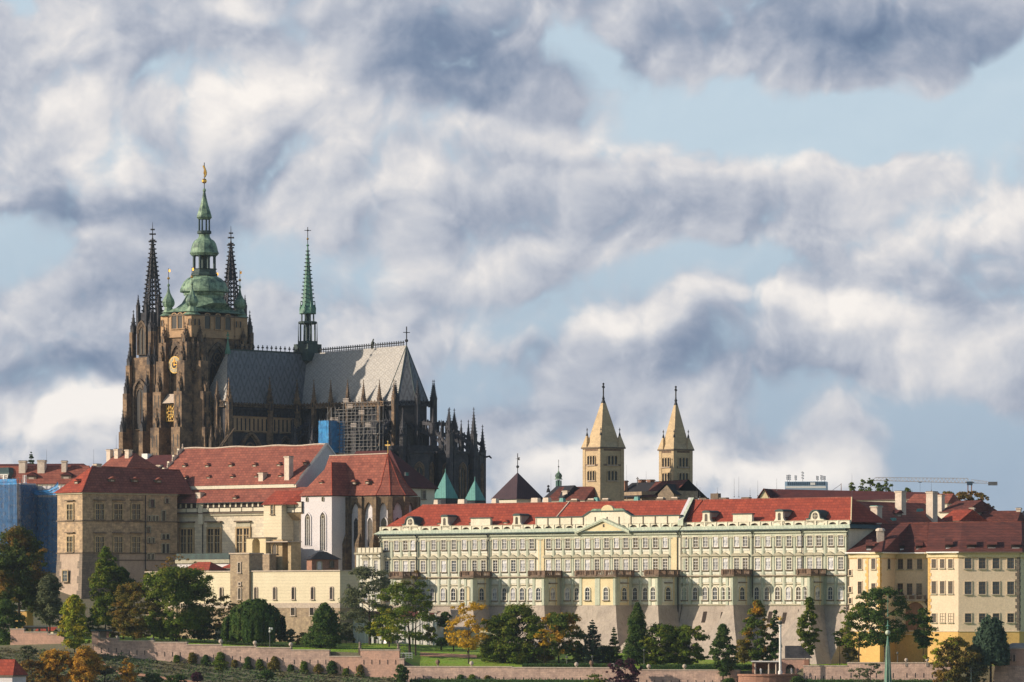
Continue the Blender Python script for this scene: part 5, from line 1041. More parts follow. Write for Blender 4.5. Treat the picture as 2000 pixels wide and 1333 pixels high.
for (x, y) in ((-SX+1., 1.2), (-1., 1.2), (-1., SY-1.2), (-SX+1., SY-1.2)):
    z0 = zg1; mb = MB(); k = .174
    mb.lathe([(3.3, 0), (2.1, .8), (1.6, 2.2), (1.4, 3.0), (1.75, 3.2), (2.2, 3.9), (2.3, 4.7), (2.0, 5.6), (1.35, 6.6), (.7, 7.8), (.4, 9.0), (.25, 10.), (.5, 10.3), (.45, 10.8), (.12, 11.1)], 8, 'copper', (x, y), PI/8, z0-.3); mb.ball((x, y, z0+12.6), .5, 'gold', 8); mb.tube((x, y, z0+10.7), (x, y, z0+16.), .1, 'iron', 4)
    mb.box(x-.1, x+.9, y-.03, y+.03, z0+14.7, z0+15.6, 'gold'); mb.build('corner_turret', gt)
# --- openwork west spires ------------------------------------------------------
def west_tower(px, ptop, pbase, xloc, nm_label):
    y = Q.ty(px, xloc); z = lambda p: fz(p, xloc, y); mb = MB(); x = xloc
    zs, zt_ = z(pbase), z(ptop)
    mb.box(x-5.6, x+5.6, y-5.6, y+5.6, 0, z(700), 'gothic'); mb.lathe([(5.2, z(700)), (5.0, z(612))], 8, 'gothic_dark', (x, y), PI/8)
    lv = [(z(850), 8.2, 3.2), (z(780), 6.9, 3.0), (z(735), 5.4, 2.8)]
    b = mb.build('west_tower', cath, label=nm_label)
    for (sx_, sy_) in ((-1, -1), (1, -1), (1, 1), (-1, 1)):
        m2 = MB(); prev = 0
        for (zt2, ln, w) in [(z(845), 10.5, 3.4), (z(770), 8.6, 3.), (z(715), 7.2, 2.6), (z(650), 5.4, 2.2)]:
            for axis in (0, 1):
                ex, ey = (x+sx_*5.0, y+sy_*(ln-1.)) if axis else (x+sx_*(ln-1.), y+sy_*5.0)
                m2.box(min(x+sx_*4, ex+sx_*1.), max(x+sx_*4, ex+sx_*1.), min(y+sy_*4, ey+sy_*1.), max(y+sy_*4, ey+sy_*1.), prev, zt2, 'gothic'); pinnacle(m2, ex, ey, zt2-.5, zt2+1.5, zt2+7.5, 1.5, 'gothic_dark', 4)
            prev = zt2
        m2.build('buttress', b)
    m2 = MB()
    put(tracery(3.6, z(630)-z(694), cols=2, fr=.5, dep=.5), 'tracery_window', b, (x, y-5.0, z(694))); put(tracery(3.6, z(630)-z(694), cols=2, fr=.5, dep=.5), 'tracery_window', b, (x+5.0, y, z(694)), EAST)
    put(tracery(5.0, z(745)-z(840), cols=2, fr=.8), 'tracery_window', b, (x, y-5.65, z(840)))
    for i in range(8):
        a = 2*PI*i/8+PI/8; pinnacle(m2, x+5.4*math.cos(a), y+5.4*math.sin(a), z(640), z(600), z(578), 1.0, 'gothic_dark', 4)
    n = 8; H = zt_-zs; r0 = 18.5*K*Q.Y(x, y)*1.04                 # openwork: ribs and rings of the spire
    for i in range(n):
        a = 2*PI*(i+.5)/n; m2.tube((x+r0*math.cos(a), y+r0*math.sin(a), zs), (x+.15*math.cos(a), y+.15*math.sin(a), zt_-1.5), .34, 'gothic_dark', 4, .16)
    lv = 17
    for k in range(lv):
        t = k/lv; r = r0*(1-t)*.98; zz = zs+(H-1.5)*t
        for i in range(n):
            a, c = 2*PI*(i+.5)/n, 2*PI*(i+1.5)/n; p, q = (x+r*math.cos(a), y+r*math.sin(a), zz), (x+r*math.cos(c), y+r*math.sin(c), zz); m2.tube(p, q, .24*(1-t*.4), 'gothic_dark', 4)
            if k < 8:
                t2 = (k+1)/lv; r2 = r0*(1-t2); ac = (a+c)/2; z2 = zs+(H-1.5)*t2; m2.tube((x+r*math.cos(ac)*.93, y+r*math.sin(ac)*.93, zz), (x+r2*math.cos(ac)*.93, y+r2*math.sin(ac)*.93, z2), .17, 'gothic_dark', 4)
                m2.tube((x+r*math.cos(a)*.97, y+r*math.sin(a)*.97, zz), (x+r2*math.cos(c)*.97, y+r2*math.sin(c)*.97, z2), .13, 'gothic_dark', 4)
            rr = r+.45; m2.box(x+rr*math.cos(a)-.26, x+rr*math.cos(a)+.26, y+rr*math.sin(a)-.26, y+rr*math.sin(a)+.26, zz+.6, zz+1.0, 'gothic_dark')
        if k >= 8: m2.lathe([(r*.93, zz), (r0*(1-(k+1)/lv)*.93+.02, zs+(H-1.5)*(k+1)/lv)], n, 'gothic_dark', (x, y), PI/n, cap=False)
    m2.tube((x, y, zt_-5), (x, y, zt_+4), .3, 'gothic_dark', 4, .06)
    for dz, s_ in ((0, 1.3), (-2.6, 1.7), (1.6, .8)): m2.box(x-s_, x+s_, y-.3, y+.3, zt_+dz-.35, zt_+dz+.1, 'gothic_dark'); m2.box(x-.3, x+.3, y-s_, y+s_, zt_+dz-.35, zt_+dz+.1, 'gothic_dark')
    m2.build('openwork_spire', b)
west_tower(298, 457, 612, -40, 'dark openwork spire left of the green domes'); west_tower(451, 464, 612, -40, 'dark openwork spire right of the green domes')
# --- nave, transept, choir -----------------------------------------------------
ZE = fz(792, XE, YG); ZR = fz(683, XM, 11.9); YC = Q.ty(601, XM)
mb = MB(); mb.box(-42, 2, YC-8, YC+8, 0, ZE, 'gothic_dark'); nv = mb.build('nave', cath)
mb = MB(); mb.face([(-42, YC-9, ZE), (8, YC-9, ZE), (XM, YC, ZR), (-42, YC, ZR)], 'slate_diamond_shaded'); mb.face([(-42, YC, ZR), (8, YC, ZR), (8, YC+9, ZE), (-42, YC+9, ZE)], 'slate_diamond_shaded'); mb.build('nave_roof', nv)
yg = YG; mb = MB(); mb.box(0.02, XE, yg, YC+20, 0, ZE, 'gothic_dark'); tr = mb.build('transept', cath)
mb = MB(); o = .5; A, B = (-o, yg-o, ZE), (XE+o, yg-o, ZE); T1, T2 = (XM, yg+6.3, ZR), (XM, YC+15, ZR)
mb.face([A, B, T1], 'slate_choir'); mb.face([B, (XE+o, YC+20, ZE), T2, T1], 'slate_diamond_shaded'); mb.face([(-o, YC+20, ZE), A, T1, T2], 'slate_diamond_shaded'); mb.face([(XE+o, YC+20, ZE), (-o, YC+20, ZE), T2], 'slate_diamond_shaded')
mb.tube(T1, T2, .25, 'copper_dark', 4); mb.build('roof', tr)
mb = MB(); mb.tube(T1, (XM, yg+6.3, ZR+6), .22, 'copper_spire', 5); mb.ball((XM, yg+6.3, ZR+3.8), .55, 'copper_spire', 6); mb.box(XM-.6, XM+.6, yg+6.2, yg+6.4, ZR+4.6, ZR+5.2, 'copper_spire'); mb.lathe([(1.1, -1.5), (.25, 2.8)], 6, 'copper_spire', (XM, yg+6.3), 0, ZR); mb.build('ridge_finial', tr)
def cresting(name, par, p, q, n, h=1.5):
    mb = MB(); p, q = Vector(p), Vector(q)
    for i in range(n):
        c = p.lerp(q, (i+.5)/n); mb.box(c.x-.1, c.x+.1, c.y-.1, c.y+.1, c.z, c.z+h, 'iron'); mb.box(c.x-.3, c.x+.3, c.y-.3, c.y+.3, c.z+h*.55, c.z+h*.8, 'iron'); mb.ball((c.x, c.y, c.z+h), .24, 'iron', 6)
    mb.tube(p+Vector((0, 0, .25)), q+Vector((0, 0, .25)), .12, 'iron', 4); mb.build(name, par)
cresting('ridge_cresting', tr, (XM, yg+9, ZR), (XM, YC-3.6, ZR), 15, 1.9)
# transept east side: parapet band, panels, great window
e_ = lambda y: (XE+.02, y); mb = MB(); mb.T = Matrix.Translation((XE, 0, 0)) @ Matrix.Rotation(EAST, 4, 'Z')
y0_, y1_ = yg, YC-9
lattice(mb, y0_, y1_, ZE-.3, ZE+.9, step=1.3, y0=-.9, y1=-.5); lattice(mb, y0_, y1_, ZE-3.4, ZE-.7, 'gothic_dark', 1.6, -.7, -.2); mb.box(y0_, y1_, -.5, 0, ZE-9.0, ZE-8.6, 'gothic'); mb.box(y0_, y1_, -.25, 0, ZE-8.6, ZE-3.4, 'gothic_light')
n = 18
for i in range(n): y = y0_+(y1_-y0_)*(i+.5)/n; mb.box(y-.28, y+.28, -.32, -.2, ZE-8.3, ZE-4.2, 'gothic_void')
mb.build('parapet_gallery', tr)
put(tracery(11.0, 15.5, 'gothic_void', 'gothic', 6, 1.0), 'tracery_window', tr, (XE+.02, Q.ty(488, XE), ZE-25), EAST); put(tracery(6.5, 14.5, 'gothic_void', 'gothic', 4, .9), 'tracery_window', tr, (XE+.02, Q.ty(556, XE), ZE-25), EAST)
mb = MB()
for px, top, w in ((447, 740, 1.8), (527, 738, 1.7), (580, 742, 1.7)): y = Q.ty(px, XE+.8); pinnacle(mb, XE+.8, y, 0, ZE+1.5, fz(top, XE, y), w, 'gothic', 6)
for x in (0.5, 4., 7.5): pinnacle(mb, x, yg-.8, 0, ZE+2, fz(745, x, yg) if x > 6 else fz(760, x, yg), 1.5, 'gothic', 5)
lattice(mb, 0, XE, ZE-.5, ZE+1.6, step=1.6, y0=yg-.9, y1=yg-.5); put(tracery(6, 20, 'gothic_void', 'gothic', 4, 1.), 'tracery_window', tr, (XM, yg-.02, ZE-26)); mb.build('pinnacles', tr)
# turrets and flying tracery of the stair at the foot of the transept
mb = MB()
for i in range(9):
    a = i/8; pinnacle(mb, XE-.5-i*.9, yg-2.2-(i % 3)*1.3, 0, ZE-9-i*1.6, ZE-4-i*1.6, 1.1, 'gothic_carved', 4)
for k in range(5): mb.tube((1+k*3, yg-4, ZE-22+2*k), (4+k*3, yg-1, ZE-16+2*k), .35, 'gothic_carved', 5)
mb.build('stair_turret', tr)
# --- choir ----------------------------------------------------------------------
XR = Q.tx(794, YC); XA = XR-1.0; AN = (-8, 26, 70, 115, 160, 190); ZRc = fz(675, XR, YC)
mb = MB(); pa = [(XA+8*math.sin(R(a)), YC-8*math.cos(R(a))) for a in AN]
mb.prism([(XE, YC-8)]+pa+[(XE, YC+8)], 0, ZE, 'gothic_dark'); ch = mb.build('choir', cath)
mb = MB(); pe = [(XA+9.2*math.sin(R(a)), YC-9.2*math.cos(R(a))) for a in AN]
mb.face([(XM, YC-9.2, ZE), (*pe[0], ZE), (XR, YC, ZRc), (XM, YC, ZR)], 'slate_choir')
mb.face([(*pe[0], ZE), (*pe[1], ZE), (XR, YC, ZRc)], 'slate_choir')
for i in (1, 2, 3, 4): mb.face([(*pe[i], ZE), (*pe[i+1], ZE), (XR, YC, ZRc)], 'slate_diamond_shaded')  # apse slopes turned from the sun take the slate with painted shade
mb.face([(*pe[5], ZE), (XM, YC+9.2, ZE), (XM, YC, ZR), (XR, YC, ZRc)], 'slate_diamond_shaded')
for i in (0, 1, 2, 3): mb.tube((*pe[i], ZE), (XR, YC, ZRc), .14, 'copper_dark', 4)
mb.build('roof', ch); cresting('ridge_cresting', ch, (XM+5, YC, ZR+.1), (XR-1, YC, ZRc), 38, 1.5)
mb = MB(); mb.tube((XR, YC, ZRc), (XR, YC, ZRc+6.4), .2, 'iron', 5); mb.ball((XR, YC, ZRc+1.6), .6, 'iron', 8); mb.box(XR-.9, XR+.9, YC-.9, YC+.9, ZRc+4.2, ZRc+4.5, 'iron') if False else None
mb.tube((XR-.9, YC+1.2, ZRc+4.4), (XR+.9, YC-1.2, ZRc+4.4), .17, 'iron', 4); mb.tube((XR-.5, YC-1.1, ZRc+4.4), (XR+.5, YC+1.1, ZRc+4.4), .17, 'iron', 4); mb.build('ridge_cross', ch)
mb = MB(); xs = Q.tx(727, YC); mb.tube((xs, YC, ZR+.5), (xs, YC, ZR+3), .3, 'bronze', 5); mb.ball((xs+.3, YC, ZR+2.6), .7, 'bronze', 6); mb.tube((xs, YC, ZR+2.6), (xs+.6, YC, ZR+4), .25, 'bronze', 4); mb.build('ridge_rooster', ch)
mb = MB(); lattice(mb, XE+1, XA, ZE-.3, ZE+1.4, 'gothic', 1.5, YC-10.1, YC-9.6); lattice(mb, XE+1, XA, ZE-5, ZE-.8, 'gothic_dark', 2.0, YC-8.8, YC-8.1)
for i in range(4):
    p, q = pe[i], pe[i+1]; L = math.dist(p, q); mb.T = Matrix.Translation((*p, 0)) @ Matrix.Rotation(math.atan2(q[1]-p[1], q[0]-p[0]), 4, 'Z'); lattice(mb, 0, L, ZE-.3, ZE+1.4, 'gothic_dark', 1.5, -.3, .1); mb.T = None
mb.build('parapet_gallery', ch)
mb = MB()
for px in (613, 646, 679, 710, 741, 769.5): x = Q.tx(px, YC-9.6); pinnacle(mb, x, YC-9.6, 0, ZE+2.2, fz(743, x, YC-9.6), 1.25, 'gothic', 8)
for a, r in ((26, 9.8), (70, 9.8), (115, 10.2), (138, 10.2)): x, y = XA+r*math.sin(R(a)), YC-r*math.cos(R(a)); pinnacle(mb, x, y, 0, ZE+2.4, fz(744, x, y), 1.4, 'gothic_dark', 8)
mb.build('pinnacles', ch)
tw_ = tracery(5.4, 17, 'gothic_void', 'gothic_dark', 4, .7, .8)
for px in (629, 662, 694, 725, 755): put(tw_, 'tracery_window', ch, (Q.tx(px, YC-8), YC-8.05, ZE-23))
for i in range(3):
    p, q = pa[i], pa[i+1]; an = math.atan2(q[1]-p[1], q[0]-p[0]); put(tw_, 'tracery_window', ch, ((p[0]+q[0])/2+.05*math.sin(an), (p[1]+q[1])/2-.05*math.cos(an), ZE-23), an)
# aisles, chapels, outer piers, flying buttresses
mb = MB(); zA = fz(888, 40, YC-20); mb.box(XE+.01, XA, YC-24, YC-8.01, 0, zA, 'gothic_dark'); R2 = 27.0
ring = [(XA+R2*math.sin(R(a)), YC-R2*math.cos(R(a))) for a in (0, 36, 72, 108, 144, 180)]; zK = fz(882, XA+R2*.95, YC)
R2i = 19.0; ri = [(XA+R2i*math.sin(R(a)), YC-R2i*math.cos(R(a))) for a in (0, 36, 72, 108, 144, 180)]
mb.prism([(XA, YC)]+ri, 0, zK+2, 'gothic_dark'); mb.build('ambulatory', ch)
for i, a in enumerate((18, 54, 90, 122)):                        # radiating chapels
    t = R(a); cx, cy = XA+21.5*math.sin(t), YC-21.5*math.cos(t); m2 = MB(); m2.lathe([(6.0, 0), (6.0, zK-1.0), (6.5, zK-.8), (6.5, zK)], 6, 'gothic_dark', (cx, cy), -PI/2+t+PI/6); lw = tracery(2.6, 15, 'gothic_void', 'gothic', 2, .4, .5)
    cb = m2.build('radiating_chapel', ch)
    for k in (-1, 0, 1): an = t+k*PI/3; put(lw, 'tracery_window', cb, (cx+5.25*math.sin(an), cy-5.25*math.cos(an), zK-19), an)
def flyer(par, p, q, z0, z1, w=.9, m='gothic_dark'):
    """raking strut from wall point p (z1) down to pier q (z0) with an arched underside and pierced web"""
    L = math.dist(p, q); an = math.atan2(q[1]-p[1], q[0]-p[0]); mb = MB(); mb.T = Matrix.Translation((*p, 0)) @ Matrix.Rotation(an, 4, 'Z')
    top = [(0, z1), (L, z0)]; mb.exy([(0, z1), (0, z1-1.1), (L, z0-1.1), (L, z0)], -w/2, w/2, m)
    arc = [(L*t, z1-3.2+(z0-z1-1.2)*t*t-0*t) for t in np.linspace(0, 1, 7)]; arc2 = [(x, z-.9) for x, z in arc]
    for i in range(6): mb.exy([arc[i], arc2[i], arc2[i+1], arc[i+1]], -w/2, w/2, m)
    for t in (.15, .35, .55, .75): x = L*t; mb.box(x-.2, x+.2, -w/3, w/3, z1-3.4+(z0-z1-1.2)*t*t, z1+(z0-z1)*t-.9, m)
    n = int(L/1.3)
    for i in range(n): x = L*(i+.5)/n; z = z1+(z0-z1)*(i+.5)/n; mb.box(x-.2, x+.2, -.2, .2, z, z+.55, m)
    return mb.build('flying_buttress', par)
for i, px in enumerate((596, 629, 662, 694, 725, 755)):
    x = Q.tx(px+16, YC-8); pi_ = (x, YC-8.2); po = (x, YC-17.5); pz = fz(838, x, YC-17.5); flyer(ch, pi_, po, fz(842, x, YC-17.5), ZE-4)
    m2 = MB(); pinnacle(m2, x, YC-18, 0, pz-6, pz+5, 1.9, 'gothic_dark', 5); pinnacle(m2, x, YC-25, 0, zA+3, zA+9.5, 1.7, 'gothic_dark', 5); m2.box(x-.8, x+.8, YC-25, YC-18, 0, zA-1, 'gothic_dark'); m2.build('pier', ch)
for i, a in enumerate((5, 42, 78, 105, 132, 160)):
    t = R(a); w_ = (XA+8.3*math.sin(t), YC-8.3*math.cos(t)); q1 = (XA+17*math.sin(t), YC-17*math.cos(t)); q2 = (XA+26.6*math.sin(t), YC-26.6*math.cos(t))
    zq1 = fz(845, *q1); flyer(ch, w_, q1, zq1+3.2, ZE-5.2); flyer(ch, q1, q2, fz(868, *q2), zq1+1.5); flyer(ch, w_, q1, zq1-7, ZE-14)
    m2 = MB(); pinnacle(m2, *q1, 0, zq1+1.5, fz(800, *q1), 1.7, 'gothic_dark', 8); pinnacle(m2, *q2, 0, fz(852 if a < 120 else 884, *q2), fz(798 if a < 120 else 832, *q2), 1.7, 'gothic_dark', 8); q4 = (q2[0]+1.9*math.cos(t), q2[1]+1.9*math.sin(t)); pinnacle(m2, *q4, 0, fz(880, *q4), fz(852, *q4), 1.0, 'gothic_dark', 5)
    q3 = (XA+21.8*math.sin(t), YC-21.8*math.cos(t)); pinnacle(m2, *q3, 0, fz(866, *q3), fz(822, *q3), 1.4, 'gothic_dark', 5); m2.build('pier', ch)
mb = MB(); t = R(132); p = (XA+28.*math.sin(t), YC-28.*math.cos(t)); zq = fz(893, *p); mb.tube((*p, zq), (p[0]+2.1, p[1]-1, zq+.2), .35, 'gothic_dark', 5, .25); mb.tube((p[0]+2.1, p[1]-1, zq+.2), (p[0]+3.6, p[1]-1.6, zq-.5), .35, 'gothic_dark', 5, .25); mb.build('gargoyle', ch)
# --- fleche over the crossing ---------------------------------------------------
cF = (XM, YC); f = lambda p: fz(p, XM, YC)
mb = MB(); mb.prism([(cF[0]+s*3.4*a, cF[1]+t*3.4*a) for a in (1,) for s, t in ((-1, -1), (1, -1), (1, 1), (-1, 1))], f(706), f(673), 'copper_dark'); mb.lathe([(.3, f(735)), (4.4, f(702))], 4, 'copper_dark', cF, 0); fl = mb.build('fleche', cath)
mb = MB(); mb.lathe([(3.5, f(674)), (3.7, f(672)), (3.7, f(668)), (3.3, f(667))], 8, 'copper_dark', cF, PI/8); mb.lathe([(3.0, f(634)), (3.4, f(632)), (3.4, f(629)), (2.6, f(628))], 8, 'copper_dark', cF, PI/8); mb.lathe([(2.7, f(614)), (3.1, f(613)), (2.9, f(603)), (2.2, f(596))], 8, 'copper_spire', cF, PI/8)
for i in range(8):
    a = 2*PI*(i+.5)/8; c, s = math.cos(a), math.sin(a); mb.tube((cF[0]+2.7*c, cF[1]+2.7*s, f(668)), (cF[0]+2.7*c, cF[1]+2.7*s, f(632)), .28, 'copper_dark', 4); mb.tube((cF[0]+3.5*c, cF[1]+3.5*s, f(673)), (cF[0]+3.5*c, cF[1]+3.5*s, f(630)), .2, 'copper_dark', 4, .05); mb.tube((cF[0]+2.2*c, cF[1]+2.2*s, f(629)), (cF[0]+2.2*c, cF[1]+2.2*s, f(612)), .25, 'copper_dark', 4); pinnacle(mb, cF[0]+2.7*c, cF[1]+2.7*s, f(614), f(604), f(590), .5, 'copper_spire', 3)
mb.lathe([(.7, f(668)), (.7, f(612))], 6, 'copper_dark', cF); mb.build('open_lantern', fl)
mb = MB(); mb.lathe([(2.3, f(606)), (.22, f(482))], 8, 'copper_spire', cF, PI/8); mb.lathe([(.2, f(482)), (.55, f(480)), (.15, f(477))], 8, 'copper_spire', cF)
for k in range(15):
    t = k/15; z = f(598)+(f(484)-f(598))*t; r = 2.15*(1-t)+.22
    for i in range(8): a = 2*PI*(i+.5)/8; mb.box(cF[0]+(r+.15)*math.cos(a)-.2, cF[0]+(r+.15)*math.cos(a)+.2, cF[1]+(r+.15)*math.sin(a)-.2, cF[1]+(r+.15)*math.sin(a)+.2, z, z+.3, 'copper_dark')
mb.build('needle', fl)
mb = MB(); mb.tube((*cF, f(480)), (*cF, f(444)), .13, 'iron', 4); mb.ball((*cF, f(467)), .42, 'gold', 8); mb.tube((cF[0]-.7, cF[1]-.9, f(450.5)), (cF[0]+.7, cF[1]+.9, f(450.5)), .14, 'iron', 4); mb.ball((*cF, f(450.5)), .35, 'iron', 6); mb.build('cross', fl)

# --- scaffolding against the choir, blue netting -------------------------------
K_ = Frame(640, 1716, 42, CZ+40); rs = K_.root('choir_scaffold', 'grey tube scaffolding with light blue netted corner against the dark cathedral choir', 'scaffold')
x1 = K_.tx(742); zt = K_.z(800); rz = random.Random(5); mb = MB(); n = 13
zt2 = K_.z(786)
for i in range(n+1):
    x = x1*i/n; top = (zt2 if i > 3 else zt)+rz.uniform(-1, 1.5)
    for y in (0, 1.6): mb.tube((x+rz.uniform(-.3, .3), y, -6), (x, y, top+rz.uniform(-2.5, 1)), .085, 'steel', 4)
for k in range(12):
    z = zt2-.5-k*2.1; 
    a_ = 0 if k > 1 else .25
    for y in (0, 1.6):
        u0, u1 = a_+rz.uniform(0, .25), 1-rz.uniform(0, .3); mb.tube((x1*u0, y, z), (x1*u1, y, z), .09, 'steel', 4); u0, u1 = a_+rz.uniform(0, .3), 1-rz.uniform(0, .5); mb.tube((x1*u0, y, z+1.0), (x1*u1, y, z+1.0), .06, 'steel', 4)
for i in range(0, n, 2):
    for k in range(0, 12, 2): z = zt2-k*2.1-4; mb.tube((x1*i/n, -.05, z), (x1*(i+1)/n, -.05, z+2.1), .07, 'steel', 4)
mb.build('scaffold_tubes', rs)
mb = MB()
for k in range(12):
    a = rz.uniform(0, .4); mb.box(x1*a, x1*rz.uniform(.6, 1), .1, 1.5, zt2-.6-k*2.1, zt2-.5-k*2.1, 'board')
for (u, k) in ((.3, 0), (.38, 1), (.05, 3), (.1, 3), (.6, 2), (.72, 4), (.45, 4)):
    for j in range(3): mb.box(x1*u, x1*u+2.6, -.15, -.05, zt2-k*2.1-.2+j*.5, zt2-k*2.1+.05+j*.5, 'board')
mb.build('scaffold_boards', rs)
xn0, xn1, ys = K_.tx(643, -4), K_.tx(672, -4), -4
xa = K_.tx(623, -4); 
mb = netting(K_, xa, xn0-.2, K_.z(885), K_.z(823), ys, .25, 'net_bright', nx=8, nz=10, seed=8)
mb.build('netting', rs); m2 = netting(K_, 0, 7.4, K_.z(885), K_.z(823), 0, .2, 'net_bright', nx=8, nz=10, seed=9); m2.build('netting', rs, (xn0-.1, ys, 0), EAST)
mb = MB()
for i in range(5): x = xa+(xn0-xa)*i/4; mb.tube((x, ys+.3, -6), (x, ys+.3, K_.z(820)), .09, 'steel', 4)
for i in range(6): y = ys+8.4*i/5; mb.tube((xn0-.4, y, -6), (xn0-.4, y, K_.z(820)), .09, 'steel', 4)
for k in range(6): z = K_.z(824)-k*2; mb.tube((xa, ys+.3, z), (xn0, ys+.3, z), .08, 'steel', 4); mb.tube((xn0-.4, ys, z), (xn0-.4, ys+8.4, z), .08, 'steel', 4); mb.box(xa, xn0-.5, ys+.5, ys+8, z-.1, z, 'board')
mb.build('net_frame', rs)

# ------------------------------------------------------------------ basilica with two pale romanesque towers
def bas_tower(px, pl, pr, Y, deg, pe, pa, label, pcr, rows, pbase=985):
    T_ = Frame(px, Y, deg, CZ+24); rt = T_.root('basilica_tower', label, 'tower', 'romanesque basilica towers'); xl = T_.tx(pl); yr = T_.ty(pr); ze = T_.z(pe); za = T_.z(pa, xl/2, yr/2)
    mb = MB(); mb.box(xl, 0, 0, yr, 0, ze-.5, 'basilica_stone'); mb.build('wall', rt)
    mb = MB(); mb.box(xl-.5, .5, -.5, yr+.5, ze-.5, ze, 'dark_trim')
    for a, b in ((xl-.12, xl+1.2), (-1.1, .12)): mb.box(a, b, -.14, 0, 0, ze-.5, 'basilica_stone')
    for a, b in ((-.14, 1.2), (yr-1.2, yr+.1)): mb.box(0, .14, a, b, 0, ze-.5, 'basilica_stone')
    for (top, bot) in rows:
        for z in (T_.z(top)+1.6,):
            mb.box(xl+1.2, -1.1, -.12, 0, z, z+.55, 'balustrade_stone'); mb.box(0, .12, 1.2, yr-1.2, z, z+.55, 'balustrade_stone')
    mb.build('string_course', rt)
    for (top, bot) in rows:
        h_ = T_.z(top)-T_.z(bot); w_ = 1.05
        for face in (0, 1):
            m2 = MB()
            for i in (-1, 0, 1):
                o = rarch(w_, h_); cx = i*(w_+.32); m2.face([(x+cx, -.03, z) for x, z in o], 'gothic_void'); m2.ring([(x+cx, z) for x, z in grow(o, .16, h_)], [(x+cx, z) for x, z in o], 0, -.35, 'basilica_stone')
            m2.box(-2.3, 2.3, -.4, 0, -.35, -.1, 'coping'); p = (xl/2, -.02, T_.z(bot)) if not face else (.02, yr/2, T_.z(bot)); m2.build('triple_window', rt, p, EAST if face else 0)
    mb = MB(); w = .55; cx, cy = xl/2, yr/2; zc = za-(za-ze)*.12
    base = [(xl-w*.2, -w*.2), (w*.2, -w*.2), (w*.2, yr+w*.2), (xl-w*.2, yr+w*.2)]; q1 = [(cx+(x-cx)*.76, cy+(y-cy)*.76) for x, y in base]; q2 = [(cx+(x-cx)*.12, cy+(y-cy)*.12) for x, y in base]
    zk = ze+1.6; mb.prism(base, ze, zk, 'basilica_stone', poly2=q1); mb.prism(q1, zk, zc, 'basilica_stone', poly2=q2); mb.build('stone_spire', rt)
    mb = MB(); mb.prism(q2, zc, za, 'iron', poly2=[(cx+(x-cx)*.01, cy+(y-cy)*.01) for x, y in base]); mb.lathe([(.35, 0), (.5, .3), (.3, .8), (.18, 1.5)], 6, 'iron', (cx, cy), 0, za-.8); zt = T_.z(pcr, cx, cy); hc = zt-za
    mb.tube((cx, cy, za), (cx, cy, zt), .22, 'iron', 4); mb.tube((cx-.75, cy+.8, zt-1.2), (cx+.75, cy-.8, zt-1.2), .24, 'iron', 4)
    for p in ((cx-.75, cy+.8, zt-1.2), (cx+.75, cy-.8, zt-1.2), (cx, cy, zt-.2)): mb.ball(p, .38, 'iron', 6)
    mb.build('cross', rt)
    for (x, y) in ((xl+.9, .9), (-.9, .9), (-.9, yr-.9), (xl+.9, yr-.9)):
        m2 = MB(); m2.lathe([(1.9, ze), (.3, ze+3.9)], 4, 'basilica_stone', (x, y), PI/4); m2.lathe([(.4, ze+3.7), (.32, ze+4.2), (.1, ze+4.9)], 6, 'iron', (x, y)); m2.tube((x, y, ze+4.8), (x, y, ze+6.3), .1, 'iron', 4); m2.box(x-.3, x+.3, y-.1, y+.1, ze+5.5, ze+5.8, 'iron'); m2.build('corner_turret', rt)
bas_tower(1172.6, 1139, 1218, 1640, 53, 873, 776, 'wider of the two pale stone towers, left one, with pointed spire and triple arches', 749, [(890, 907.5), (919.5, 938)])
bas_tower(1316, 1288, 1352, 1655, 52, 877, 780, 'slimmer of the two pale stone towers, right one, with steep spire and triple arches', 755, [(894, 911.5), (924, 941.5)])
Nb = Frame(1206, 1665, 53, CZ+24); rn = Nb.root('basilica_nave', 'black and rust roofed church body with small stone gable between the two pale towers', 'church'); 
mb = MB(); xa = -2; xb = Nb.tx(1316); mb.box(xa, xb, 0, 10, -4, Nb.z(962), 'rough_stone'); mb.build('wall', rn)
mb = MB(); zr = Nb.z(943); mb.face([(xa, -1, Nb.z(973)), (xb*.5, -1, Nb.z(973)), (xb*.42, 6, zr), (xa+2, 6, zr)], 'slate_black'); mb.face([(xb*.5, -1, Nb.z(973)), (xb, -1, Nb.z(973)), (xb, 6, zr+.5), (xb*.42, 6, zr)], 'brown_tile'); mb.face([(xa+2, 6, zr), (xb, 6, zr+.5), (xb, 14, Nb.z(975)), (xa, 14, Nb.z(975))], 'slate_black'); mb.build('roof', rn)
for px in (1254, 1271): chim_at(Nb, rn, px, 948, 937, 7, 1.8, 'brickwork', 'dark_trim')
chim_at(Nb, rn, 1221, 950, 939, 2, 1.3, 'brickwork'); 
mb = MB(); x, y = Nb.tx(1245, 5), 5; mb.tube((x, y, zr-1), (x, y, Nb.z(932)), .14, 'steel', 4); mb.box(x-.6, x+.6, y-.1, y+.1, Nb.z(936), Nb.z(936)+.3, 'steel'); mb.build('cross', rn)
Gb = Frame(1285, 1640, 20, CZ+24); rg = Gb.root('stone_gable_house', 'small dark stone gable in front of the right basilica tower', 'house'); xb = Gb.tx(1316); zp = Gb.z(947); mb = MB()
mb.exy([(0, 0), (xb, 0), (xb, Gb.z(966)), (xb*.55, zp), (0, Gb.z(966))], 0, 8, 'rough_stone'); mb.build('wall', rg)
mb = MB(); mb.face([(-1.5, -.3, Gb.z(968)), (xb*.55, -.3, zp+.3), (xb*.55, 9, zp+.3), (-1.5, 9, Gb.z(968))], 'slate_black'); mb.face([(xb*.55, -.3, zp+.3), (xb+.8, -.3, Gb.z(967)), (xb+.8, 9, Gb.z(967)), (xb*.55, 9, zp+.3)], 'slate_black'); mb.build('roof', rg)
